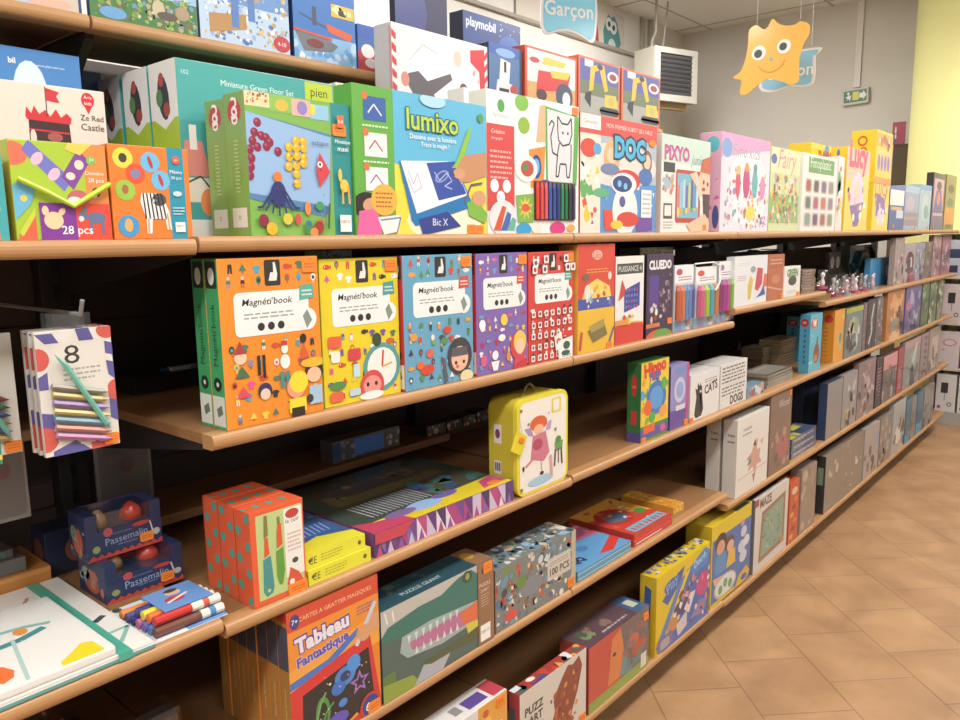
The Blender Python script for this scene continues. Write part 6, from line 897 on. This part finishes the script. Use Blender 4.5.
# clear bags low at the left
for k, (u, v, y, s) in enumerate(((110, 696, .14, .09), (150, 690, .30, .10), (186, 700, .14, .08))):
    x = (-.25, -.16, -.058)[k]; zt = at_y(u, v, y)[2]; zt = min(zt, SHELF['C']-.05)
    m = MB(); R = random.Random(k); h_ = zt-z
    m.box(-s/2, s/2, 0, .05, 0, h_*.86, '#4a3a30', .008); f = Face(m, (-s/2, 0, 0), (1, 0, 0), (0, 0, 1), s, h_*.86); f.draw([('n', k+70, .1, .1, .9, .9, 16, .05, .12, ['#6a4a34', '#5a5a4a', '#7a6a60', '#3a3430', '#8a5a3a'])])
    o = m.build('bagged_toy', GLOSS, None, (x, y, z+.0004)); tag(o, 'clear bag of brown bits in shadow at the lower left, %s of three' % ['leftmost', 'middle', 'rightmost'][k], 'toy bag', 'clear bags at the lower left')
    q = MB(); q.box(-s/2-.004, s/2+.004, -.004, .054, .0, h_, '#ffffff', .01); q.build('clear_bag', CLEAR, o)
# ================================================================ lowest shelf (E)
bx('painting_kit_box', 'white craft box with a purple and orange panel, lowest shelf beside the puzzle art box', 'craft box', 'E', 432, 508, 744, y=.006, t=.07, c='#dfdcd6', F=[('r', .6, .6, 1, 1, '#e8a03a'), ('n', 3, .5, .3, 1, .95, 20, .03, .07, ['#d8502c', '#e8c83a', '#c83a6a', '#e8e0d8'])], T=[('r', .55, .2, .8, .7, '#5a3f94'), ('r', .84, .1, 1, .9, '#c23a4a'), ('r', .4, .3, .5, .7, '#8a8a88')], st=[(.9, .93, 'F', (.03, .024))])
tree = [('p', [(.34, .0), (.42, .2), (.5, .45), (.48, .6), (.54, .72), (.62, .84), (.7, .94), (.78, .9), (.88, .96), (.93, .8), (.9, .66), (.86, .5), (.78, .3), (.7, 0)], '#8a3f2c'), ('n', 12, .42, .1, .84, .85, 34, .015, .035, ['#a8502c', '#c86a3a', '#7a2f24', '#d88a4a', '#9a4a34']), ('t', .2, .72, .26, 'PUZZ', '#3a3230', {'bold': .03}), ('t', .22, .58, .2, 'ART', '#3a3230', {'bold': .03}), ('t', .24, .46, .18, 'WHALE', '#8a7a70')]
bx('puzzle_box', 'cream box headed PUZZ ART with a reddish feathered shape', 'puzzle box', 'E', 520, 586, 696, ul=509, y=.006, c='#d4cbbc', l='#a82f2c', mat=GLOSS, F=tree, L=[('r', .1, .3, .6, .8, '#4a4a4a')], T=[('r', 0, 0, 1, 1, '#a83430'), ('n', 6, .02, .1, .98, .9, 26, .02, .06, ['#d8a83a', '#c83a2c', '#e8e0d4', '#7a2a34', '#4a5a5a']), ('r', .0, .5, .1, 1, '#d8e0dc'), ('r', .2, .05, .4, .3, '#4a3f8a')], st=[(.93, .06, 'F', (.03, .024))])
rp_ = [('r', 0, 0, .5, 1, '#c6402f'), ('r', .5, 0, 1, 1, '#6a5a5a'), ('r', 0, 0, 1, .16, '#8aa03a'), ('p', [(.3, .2), (.36, .88), (.5, .96), (.56, .6), (.5, .2)], '#d8783a'), ('e', .4, .62, .03, .03, '#2a2420'), ('p', [(.5, .2), (.55, .5), (.7, .3), (.7, .14)], '#5a8a8a'), ('e', .72, .62, .1, .1, '#c85a3c'), ('e', .82, .44, .12, .12, '#b84a34'), ('p', [(.6, .4), (.78, .3), (.9, .5), (.86, .2), (.6, .2)], '#5a7a7a'), ('n', 6, .55, .2, .95, .9, 16, .02, .05, ['#7a6a6a', '#a85a44', '#4a4a5a']), ('r', .86, .05, .96, .28, '#d8d4c4')]
bx('puzzle_box', 'red, orange and dusty purple puzzle box between the cream and yellow boxes', 'puzzle box', 'E', 588.5, 648, 649, y=.006, t=.10, c='#5a3f44', l='#a83a2f', mat=WRAP, F=rp_, T=[('r', 0, 0, 1, 1, '#5a4048'), ('r', .8, 0, 1, 1, '#3a5a84'), ('r', .86, .3, .96, .7, '#c8d0b0'), ('n', 7, .1, .3, .5, .8, 10, .03, .06, ['#7a8a5a', '#8a6a5a', '#4a5a44']), ('tx', .3, .7, .3, .12, 1, '#b8a8a8')], st=[(.94, .85, 'F', (.03, .024))])
bx('puzzle_box', 'thin dark box squeezed before the first yellow dough box', 'puzzle box', 'E', 649.5, 654, 625, y=.09, t=.06, c='#6a5a60', F=nz(3, ['#8a6a6a', '#4a5a7a', '#b8a08a'], 8, .1, .2))
y1f = [('p', [(.0, .0), (1, .0), (1, .86), (.55, .84), (.0, .1)], '#3f68b4'), ('p', [(.1, .66), (.36, .88), (.5, .92), (.44, .76), (.2, .56)], '#35589c'), ('p', [(0, .1), (.5, .8), (.62, .84), (.1, .0), (0, 0)], '#e8c51c'), ('p', [(.0, .1), (.42, .78), (.52, .8), (.08, .06)], '#4a78c0'), ('e', .28, .78, .15, .09, '#3a5fa8'), ('t', .28, .78, .2, 'Play', '#8fb0e0', {'rot': 20}), ('p', [(.6, .84), (.9, .97), (1, .9), (.94, .74), (.66, .7)], '#3f7fc8'), ('t', .8, .84, .24, 'Dough', '#9ac8ee', {'rot': 10, 'bold': .04}),
       ('e', .5, .55, .1, .07, '#6a4430'), ('e', .52, .51, .07, .05, '#e0a888'), ('e', .46, .4, .15, .1, '#3f3a6a'), ('p', [(.5, .34), (.62, .5), (.72, .48), (.6, .24)], '#e8d4cc'), ('e', .86, .5, .13, .16, '#c83a7a'), ('e', .3, .26, .1, .1, '#c8884a'), ('p', [(.36, .2), (.56, .3), (.56, .1), (.4, .04)], '#d8c8c0'), ('p', [(.62, .14), (.8, .3), (.96, .26), (.9, .08)], '#8a78a8'), ('n', 6, .3, .05, 1, .7, 30, .015, .04, ['#e8dcd8', '#8a6ab0', '#d8846a', '#e0c8b0', '#4a3f7a', '#c8b8d0']), ('rr', .02, .02, .3, .2, .04, '#7a6a9a'), ('rr', .08, .04, .24, .16, .03, '#a8a0a8')]
bx('dough_set_box', 'yellow and blue modelling dough box, nearer one, with a child and pink shape', 'toy box', 'E', 655, 708, 579, ul=639.5, y=.006, c='#e2bf18', l='#d8b41a', mat=GLOSS, F=y1f, L=[('p', [(.2, .3), (.3, .88), (.7, .84), (.6, .34)], '#35589c'), ('p', [(.1, 0), (.9, 0), (.9, .1), (.1, .1)], '#c8a41a')], T=[('n', 8, .05, .3, .98, .9, 50, .012, .035, ['#d8d4cc', '#8a6a9a', '#3a5a94', '#c8a0a0', '#6a7a5a', '#4a4a5a']), ('r', 0, 0, 1, .25, '#e2bf18')])
y2f = [('r', .02, .0, 1, .82, '#3f6ab0'), ('e', .22, .74, .14, .12, '#3a2a24'), ('e', .22, .68, .1, .09, '#d89a78'), ('r', .1, .36, .36, .6, '#4a8ac0'), ('e', .44, .66, .12, .1, '#5a4030'), ('e', .46, .62, .09, .07, '#e0a888'), ('p', [(.36, .36), (.6, .36), (.58, .56), (.42, .56)], '#e0b83a'), ('p', [(.05, .34), (.4, .3), (.5, .24), (.1, .24)], '#e0a888'), ('e', .36, .16, .28, .15, '#b8b0a0'), ('e', .36, .17, .25, .12, '#dcdcd4')]+[('e', .24+.12*i, .14+.05*(i % 2), .05, 0, '#5a9a6a') for i in range(3)]+[('e', .8, .68, .08, .07, '#c8ccd8'), ('e', .76, .5, .1, .08, '#c8ccd8'), ('e', .88, .54, .08, .07, '#d8d8e0'), ('e', .8, .36, .1, .08, '#c8ccd8'), ('e', .76, .8, .05, .04, '#d88a9a'), ('p', [(.7, .14), (.9, .2), (1, .1), (.9, .0), (.6, 0)], '#e0b02c'), ('e', .84, .07, .08, .04, '#3a5fa8'), ('r', 0, 0, .6, .04, '#e2bf18')]
bx('dough_set_box', 'yellow and blue modelling box showing two children, farther of the two', 'toy box', 'E', 709.5, 749, 528, y=.012, t=.10, c='#e0c01c', l='#c8a818', mat=GLOSS, F=y2f, T=[('r', .1, .3, .9, .7, '#c8aa2a'), ('r', .6, .0, .95, .2, '#4a4a3a')])
mz = [('t', .3, .91, .34, 'MAZE', '#6a5248', {'bold': .04}), ('r', .0, .9, .1, 1, '#a83430'), ('p', [(.14, .1), (.2, .78), (.9, .86), (.9, .14)], '#94694a'), ('p', [(.2, .16), (.25, .73), (.84, .8), (.84, .2)], '#7fa08a')]
R = random.Random(9)
for i in range(26):
    x = R.uniform(.26, .76); y = R.uniform(.22, .7); mz.append(('l', [(x, y), (x+R.choice((-.08, .08)), y+.01)] if i % 2 else [(x, y), (x, y+R.choice((-.07, .07)))], .016, R.choice(['#5a8468', '#b8c4ac', '#4f7a5e'])))
mz += [('e', .82, .2, .04, 0, '#e08a3a')]
bx('maze_game_box', 'white box picturing a green maze in a wooden frame', 'game box', 'E2', 752.5, 786, 501, ul=749.5, y=.01, c='#d4cdc4', l='#6a6a70', mat=WRAP, F=mz)
bx('activity_box', 'narrow red-orange patterned box beside the maze box', 'game box', 'E2', 787.5, 797, 484, y=.01, t=.06, c='#cc4a24', F=[('e', .5, .84, .3, .06, '#d8c8a0')]+[('e', .3+.35*((i*7) % 3)/2, .1+.12*i, .2, .04, ['#e8a03a', '#8a2f20', '#e07a3a'][i % 3]) for i in range(6)])
bx('clear_craft_pack', 'brownish clear-wrapped box right of the narrow orange one', 'craft box', 'E2', 799, 814, 471, y=.01, t=.05, c='#8f7c6c', mat=WRAP, F=nz(21, ['#a08a7a', '#b07a70', '#7a6a5a', '#b8a48c'], 14, .05, .14))
bx('board_game_box', 'wide glossy grey-brown board box with a dark spine', 'game box', 'E2', 823, 861, 457, ul=815, y=.01, c='#86786a', l='#2a2624', mat=WRAP, F=[('n', 3, .05, .05, .95, .95, 16, .01, .03, ['#a89a8c', '#c8c0b4', '#756858']), ('e', .82, .5, .04, .05, '#d8d4c8'), ('e', .8, .58, .03, .03, '#c8c0b4')], L=[('r', .2, .5, .8, .8, '#7a8a70')])
far('E2', [
 ('white box with grey arches beside the wide glossy board', 862.5, 877, 430, '#c6beb4', [('e', .3, .2, .1, .1, '#6a625a'), ('e', .6, .24, .1, .12, '#7a726a'), ('e', .4, .4, .1, .1, '#a09890'), ('r', .85, .5, 1, .8, '#8a9ac8')]),
 ('grey-beige box between the white arches and the round-fronted box', 878, 889, 419, '#a3968a', nz(34, ['#b8aca0', '#8a7e72'])),
 ('white box with a round ring front near the shelf end', 891, 903, 405, '#cfcac2', [('e', .45, .35, .34, .24, '#a8a29a'), ('e', .45, .35, .26, .18, '#dcd8d0')]),
 ('first bright blue edged pack near the shelf end', 904, 909, 401, '#3f7f9c', [('r', 0, 0, 1, .25, '#2f9ac8')]),
 ('grey clear pack between two blue edged packs', 909.5, 914.5, 398, '#9a948c', nz(36, ['#b0aaa0', '#7a746c'], 6)),
 ('second bright blue edged pack near the shelf end', 915, 921, 393, '#3a6f90', [('r', 0, 0, 1, .25, '#2fa4d0')]),
 ('beige last pack on the lowest shelf', 922, 932, 389, '#a89c8e', nz(37, ['#b8aca0', '#8f8478'], 6)),
], 'slim_box', 'box', 'slim boxes on the lowest shelf', y=.01)
# ================================================================ end display across the aisle end
XE = 6.16
root = empty('end_display', (XE+.2, -.35, 0)); tag(root, 'white end display standing crosswise at the far end of the shelving', 'display stand')
m = MB(); m.box(-.2, .22, -.7, .5, 0, .1, '#a8a49c', .002); m.build('base', MATT, root)
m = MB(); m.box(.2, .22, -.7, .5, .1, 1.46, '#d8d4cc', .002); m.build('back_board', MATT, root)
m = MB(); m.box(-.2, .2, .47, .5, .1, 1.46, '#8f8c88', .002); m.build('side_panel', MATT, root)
for zz in (.42, .77, 1.12, 1.455):
    m = MB(); m.box(-.2, .2, -.7, .4699, zz, zz+.022, '#d8c890' if zz > 1.4 else '#cbbca8', .004); m.build('shelf', MATT, root)
for r_, (zz, h) in enumerate(((.1, .29), (.442, .28), (.792, .29), (1.142, .27))):
    for k in range(4):
        y = .1-.15*k; m = MB(); w = .135; c = ['#dcd8d4', '#e0dcd8', '#d8c8c8', '#b8bcc8'][r_ if r_ != 1 else 2]
        m.box(0, .06, -w, 0, 0, h, c, .002); f = Face(m, (0, 0, 0), (0, -1, 0), (0, 0, 1), w, h)
        if r_ == 3: it = [('r', .1, .5, .9, .75, '#2a3a5a'), ('r', .1, .1, .6, .3, '#3a2f4a')]
        elif r_ == 1: it = [('e', .5, .7, .34, .1, '#c88a94'), ('e', .5, .7, .26, .07, '#e0d0d0'), ('e', .2, .5, .08, .03, '#d8a04a')]
        else: it = [('r', .25, .5, .6, .78, '#2f2d30'), ('l', [(.45, .3), (.45, .5)], .05, '#8a8a88'), ('e', .7, .2, .12, .06, '#4a5a60'), ('e', .7, .2, .07, .035, c), ('e', .2, .12, .09, .045, '#b83a4a')]
        f.draw(it)
        o = m.build('figure_box', GLOSS, None, (XE+.005, y, zz+.0004)); rn = ['lowest', 'second', 'third', 'top'][r_]
        tag(o, 'white boxed figure on the %s level of the end display, %s from the shelving side' % (rn, ['first', 'second', 'third', 'fourth'][k]), 'toy box', 'boxes on the end display')
# ================================================================ column, cabinet, exit sign, heater, signs
m = MB(); m.tube([(0, 0, 0), (0, 0, CEIL)], .42, '#fffda6', 64); o = m.build('pillar', MATT, None, (6.97, .16, 0)); o.data.shade_smooth(); o['kind'] = 'structure'
p = at_x(893, 150, 7.1); q = at_x(915, 150, 7.1); zc = float(at_x(900, 144, 7.1)[2]); zp = float(at_x(900, 121.5, 7.1)[2])
m = MB(); ya, yb_ = .605, float(p[1]); m.box(7.1, 7.38, ya, yb_, 0, zc, '#4a3c28', .004)
o = m.build('tall_cabinet', MATT, None); tag(o, 'tall dark brown cabinet against the far wall, left of the yellow column', 'cabinet')
q_ = MB(); q_.box(7.095, 7.0995, ya+.01, yb_-.01, .1, zc-.03, '#54452e', .002); q_.build('door', MATT, o)
m = MB(); m.box(7.12, 7.14, ya+.05, yb_+.02, zc+.001, zp, '#a0243c', .002); f = Face(m, (7.12, yb_+.02, zc+.001), (0, -1, 0), (0, 0, 1), yb_+.02-ya-.05, zp-zc)
f.draw([('e', .26, .6, .07, .2, '#e0c8b8'), ('p', [(.16, .06), (.36, .06), (.34, .5), (.2, .5)], '#2f4a94'), ('e', .28, .36, .06, .12, '#d8dcd8')])
o = m.build('red_poster', GLOSS, None); tag(o, 'dark red picture board with a small figure, standing on the brown cabinet', 'picture board')
# exit sign
a = at_x(843, 106, 7.38); b_ = at_x(869, 104, 7.38); t_ = at_x(856, 89, 7.38); ew = float(a[1]-b_[1]); eh = float(t_[2]-a[2])
m = MB(); m.box(-.05, 0, -ew/2, ew/2, 0, eh, '#c8c8c0', .004); f = Face(m, (-.05, ew/2, 0), (0, -1, 0), (0, 0, 1), ew, eh)
f.draw([('r', .06, .14, .94, .9, '#2f6a44'), ('e', .24, .72, .05, .1, '#e8eee8'), ('p', [(.16, .3), (.24, .62), (.34, .5), (.3, .24), (.24, .4)], '#e8eee8'), ('l', [(.14, .5), (.36, .56)], .04, '#e8eee8'), ('r', .4, .26, .64, .8, '#d8d83a'), ('p', [(.66, .36), (.8, .36), (.8, .22), (.93, .52), (.8, .84), (.8, .68), (.66, .68)], '#e8eee8')])
o = m.build('exit_sign', GLOSS, None, (7.38+.019, (a[1]+b_[1])/2, a[2])); tag(o, 'green emergency exit sign with running figure and arrow on the far wall', 'exit sign'); o.rotation_euler = (math.radians(-2), 0, 0)
yc = float(at_x(859.5, 40, 7.385)[1]); m = MB(); m.box(-.02, 0, -.028, .028, 0, CEIL-float(t_[2])-.02, '#f0ece4', .003); o = m.build('cable_trunking', MATT, None, (7.398, yc, float(t_[2])+.015)); tag(o, 'pale vertical cable trunking from the ceiling down to the exit sign', 'trunking')
# heater
def W2(u, fwd, v=60.):                         # a hanging thing's place from its column, height and distance
    r = (u-480)/F_PX*fwd
    for _ in range(12):
        x = CX+fwd*math.cos(YAW)+r*math.sin(YAW); y = CY+fwd*math.sin(YAW)-r*math.cos(YAW)
        r += (u-proj(x, y, z_of(v, x, y))[0])/F_PX*fwd*.95
    return Vector((x, y, 0))
P1, P2, P0 = W2(655, 7.2), W2(703, 7.42), W2(634, 7.44)
dv = (P2-P1); ang = math.atan2(dv.y, dv.x)+.12; hw = dv.length; dep = .1
while proj(P1.x-dep*math.sin(ang), P1.y+dep*math.cos(ang), EYE+1.2)[0] > 634 and dep < .6: dep += .01
zt = z_of(45, P1.x, P1.y); zb = z_of(103, P2.x, P2.y); hh = zt-zb
root = empty('wall_heater', (P1.x, P1.y, zb), ang); tag(root, 'cream box heater with a dark louvred grille, high in the corner', 'heater')
m = MB(); m.box(0, hw, .012, dep, 0, hh, '#c9c4b4', .006); m.build('casing', MATT, root)
m = MB()
for (a0, a1, b0, b1) in ((0, hw, 0, .06), (0, hw, hh-.05, hh), (0, .07, .0601, hh-.0501), (hw-.07, hw, .0601, hh-.0501)): m.box(a0, a1, 0, .0119, b0, b1, '#dcd8cc', .002)
m.build('front_frame', MATT, root)
m = MB(); m.box(.07, hw-.07, .009, .0118, .06, hh-.05, '#2a2a2e', 0)
nS = 9; g0 = .06; gs = (hh-.11)/nS
for i in range(nS):
    zz = g0+i*gs; m.mesh([(.07, .008, zz+.004), (hw-.07, .008, zz+.004), (hw-.07, -.004, zz+gs*.55), (.07, -.004, zz+gs*.55), (.07, -.001, zz+gs*.62), (hw-.07, -.001, zz+gs*.62)], [(0, 1, 2, 3), (3, 2, 5, 4)], '#6a6a70')
m.build('grille', MATT, root)
m = MB(); m.box(.02, hw*.85, .05, .1, -.06, -.001, '#a88c5c', .002); m.box(.02, .06, .05, dep+.05, -.06, -.001, '#a88c5c', .002); m.build('bracket', MATT, root)
m = MB(); m.tube([(hw, .1, hh*.88), (hw+.09, .1, hh*.88)], .014, '#b8a468', 8); m.tube([(hw, .1, .04), (hw+.12, .1, .04)], .014, '#c8a43c', 8); m.build('pipe', PLAST, root)
m = MB(); m.tube([(.1, dep*.6, hh), (.12, dep*.6, hh+.1), (.16, dep*.6, hh+.16), (.16, dep*.6, CEIL-zb)], .013, '#a8a296', 10); m.tube([(.24, dep*.6, hh), (.26, dep*.6, hh+.12), (.3, dep*.6, CEIL-zb)], .009, '#a29c90', 10); m.build('pipe', PLAST, root)
# conduits on the back wall
m = MB(); a = at_y(560, 21, WALLY-.01); b_ = at_y(640, 57, WALLY-.01)
zc_ = float((a[2]+b_[2])/2); m.box(float(a[0])-3.2, float(b_[0])+.3, WALLY-.03, WALLY-.001, float(b_[2])-.02, float(b_[2])+.01, '#a39a8c', .004); tag(m.build('wall_conduit', MATT), 'thin grey conduit running along the back wall below the banner', 'conduit')
for uu, lb in ((641, 'first vertical duct strip on the back wall beside the heater'), (649, 'second vertical duct strip on the back wall beside the heater')):
    x = float(at_y(uu, 40, WALLY)[0]); m = MB(); m.box(x-.03, x+.03, WALLY-.03, WALLY-.0305+.029, 2.3, CEIL-.005, '#b5ac9e', .004); tag(m.build('wall_duct', MATT), lb, 'duct', 'duct strips')
# banner on the back wall
a = at_y(560, 30, WALLY-.02); b_ = at_y(624, 54, WALLY-.02); c_ = at_y(624, 17, WALLY-.02)
m = MB(); x0_, x1_ = float(a[0])-.6, float(b_[0]); z0_, z1_ = float(b_[2]), float(c_[2]); m.box(x0_, x1_, WALLY-.02, WALLY-.012, z0_, z1_, '#d2cabb', .001)
f = Face(m, (x0_, WALLY-.02, z0_), (1, 0, 0), (0, 0, 1), x1_-x0_, z1_-z0_); W__ = x1_-x0_
def fx(u): return (float(at_y(u, 40, WALLY-.02)[0])-x0_)/W__
f.draw([('p', [(fx(604), .1), (fx(603), .45), (fx(606), .75), (fx(608), .92), (fx(611), .84), (fx(614), .92), (fx(617), .75), (fx(619), .5), (fx(621), .25), (fx(619), .08), (fx(612), .02)], '#4a8a8c'), ('e', fx(609), .66, .035, 0, '#d8e4e0'), ('e', fx(613.5), .6, .035, 0, '#d8e4e0'), ('e', fx(609), .66, .015, 0, '#2a3a3a'), ('e', fx(613.5), .6, .015, 0, '#2a3a3a'), ('e', fx(612), .1, .04, 0, '#c8d8d4'), ('p', [(fx(590), .3), (fx(590), 1), (fx(595), 1), (fx(598), .4), (fx(599), .1), (fx(596), .12)], '#b8404a')])
o = m.build('wall_banner', MATT, None); tag(o, 'pale banner on the back wall with a teal blob creature and a red one', 'banner')
# hanging signs
def outline(pts, n_=6):                       # smooth closed curve through the points
    out = []; N = len(pts)
    for i in range(N):
        p0, p1, p2, p3 = [Vector(pts[(i+k-1) % N]) for k in range(4)]
        for j in range(n_):
            t = j/n_; out.append(tuple(.5*((2*p1)+(-p0+p2)*t+(2*p0-5*p1+4*p2-p3)*t*t+(-p0+3*p1-3*p2+p3)*t**3)))
    return out
def frame_of(ul, fl_, ur, fr, vb, vt_):
    A, B = W2(ul, fl_, (vb+vt_)/2), W2(ur, fr, (vb+vt_)/2); d = B-A; zb_ = z_of(vb, (A.x+B.x)/2, (A.y+B.y)/2); zt_ = z_of(vt_, (A.x+B.x)/2, (A.y+B.y)/2)
    return A, math.atan2(d.y, d.x), d.length, zb_, zt_-zb_
def sign(name, lb, ul, fl_, ur, fr, vb, vt_, layers, draw, hang, cat='hanging sign', th=.008):
    A, ang, w, zb_, h = frame_of(ul, fl_, ur, fr, vb, vt_)
    m = MB(); y = 0.
    for (pts, col, t_) in layers:
        o_ = outline(pts); m.prism([(p[0]*w, p[1]*h) for p in o_], y-t_, y, col); y -= t_+.0001
    f = Face(m, (0, y-.0008, 0), (1, 0, 0), (0, 0, 1), w, h); f.draw(draw)
    o = m.build(name, GLOSS, None, (A.x, A.y, zb_)); o.rotation_euler = (0, 0, ang); tag(o, lb, cat)
    for hx in hang:
        q = MB(); q.tube([(hx*w, -.004, h*.94), (hx*w, -.004, CEIL-zb_)], .0012, '#d8d4cc', 5); q.build('hanging_wire', PLAST, o)
    return o
bl = [(.02, .12), (.0, .35), (.02, .6), (.0, .85), (.02, .98), (.3, 1), (.6, 1.), (.97, 1), (.99, .8), (.95, .64), (.96, .42), (.93, .1), (.86, .02), (.72, .08), (.5, .14), (.3, .12), (.12, .06)]
def shrink(pts, e): return [(.5+(x-.5)*(1-e), .52+(y-.52)*(1-e)) for x, y in pts]
sign('hanging_sign', 'light blue hanging sign with white rim reading Garçon', 540, 3.9, 599, 4.06, 42, -32, [(bl, '#f4f6f6', .006), (shrink(bl, .08), '#74dcff', .002)],
     [('t', .47, .41, .82, 'Garçon', '#ffffff', {'bold': .015, 'rot': 1}), ('p', [(.34, .66), (.4, .66), (.42, .9), (.34, .92)], '#f4f6f6'), ('p', [(.24, .68), (.32, .7), (.34, .92), (.26, .92)], '#f4f6f6'), ('p', [(.6, .66), (.66, .64), (.68, .9), (.6, .92)], '#f4f6f6'), ('p', [(.7, .64), (.76, .64), (.72, .9), (.66, .92)], '#f4f6f6')], (.2, .8))
sign('hanging_sign', 'second light blue hanging sign, mostly covered by the orange smiling sign', 760, 4.80, 820, 4.58, 90, 52, [([(.02, .1), (0, .5), (.02, .95), (.5, 1), (.98, 1), (.97, .86), (.92, .8), (.93, .3), (.86, .04), (.5, .08), (.25, .0)], '#f0f4f4', .006), (shrink([(.02, .1), (0, .5), (.02, .95), (.5, 1), (.98, 1), (.97, .86), (.92, .8), (.93, .3), (.86, .04), (.5, .08), (.25, .0)], .1), '#84ceff', .002)],
     [('t', .5, .45, .8, 'Garçon', '#ffffff', {'bold': .015})], (.85,))
og = [(.0, .27), (.1, .34), (.16, .5), (.19, .72), (.2, .9), (.29, .95), (.38, .88), (.44, .9), (.5, 1.0), (.57, .93), (.66, .88), (.78, .87), (.86, .9), (.96, .84), (.97, .72), (.9, .58), (.86, .4), (.86, .2), (.86, .1), (.78, .06), (.66, .12), (.5, .18), (.4, .16), (.27, .06), (.18, .0), (.1, .04), (.12, .2), (.06, .24)]
sign('hanging_sign', 'orange hanging sign shaped like a smiling blob with two round eyes', 734, 4.72, 811, 4.46, 92, 19, [(og, '#fbb83a', .006)],
     [('e', .34, .56, .093, 0, '#f8f4ea'), ('e', .33, .55, .054, 0, '#3a3432'), ('e', .66, .6, .09, 0, '#f8f4ea'), ('e', .65, .6, .05, 0, '#3a3432'), ('e', .5, .45, .025, 0, '#8ab8a8'), ('l', [(.34, .38), (.38, .32), (.45, .28), (.52, .27), (.6, .3), (.66, .36), (.68, .42)], .014, '#e0952c'), ('l', [(.38, .33), (.42, .3)], .014, '#e0952c')], (.3, .85))
# blue foot of the orange sign
yy = .44; q = at_y(186, 368, yy); zb = SHELF['B']; xL = max(.045, float(at_y(128, 368, yy)[0]))
box('flat_pack', 'flat black pack lying in shadow behind the green book spines', 'flat pack', xL, float(q[0])+.12, yy-.02, .11, zb+.0003, float(q[2])-.001, c='#221c1a', l='#2a2220', T=[('rr', .1, .1, .5, .9, .04, '#2e2826')])
m = MB(); m.box(-.04, .03, 0, .02, 0, .008, '#e8ecf0', .002); m.box(.0302, .05, .004, .016, .001, .007, '#d8dce0', .001); f = Face(m, (-.04, 0, 0), (1, 0, 0), (0, 0, 1), .07, .008); f.draw([('r', .6, .2, .9, .8, '#8a94b0')])
o = m.build('pen_box', GLOSS, None, (q[0], yy-.015, q[2]-.0006)); tag(o, 'small white and blue pen box lying on the flat black pack', 'pen box')
q_ = MB(); q_.tube([(-.0402, .01, .004), (-.058, .01, .004)], .003, '#2f6fd0', 8); q_.build('pen_tip', PLAST, o)
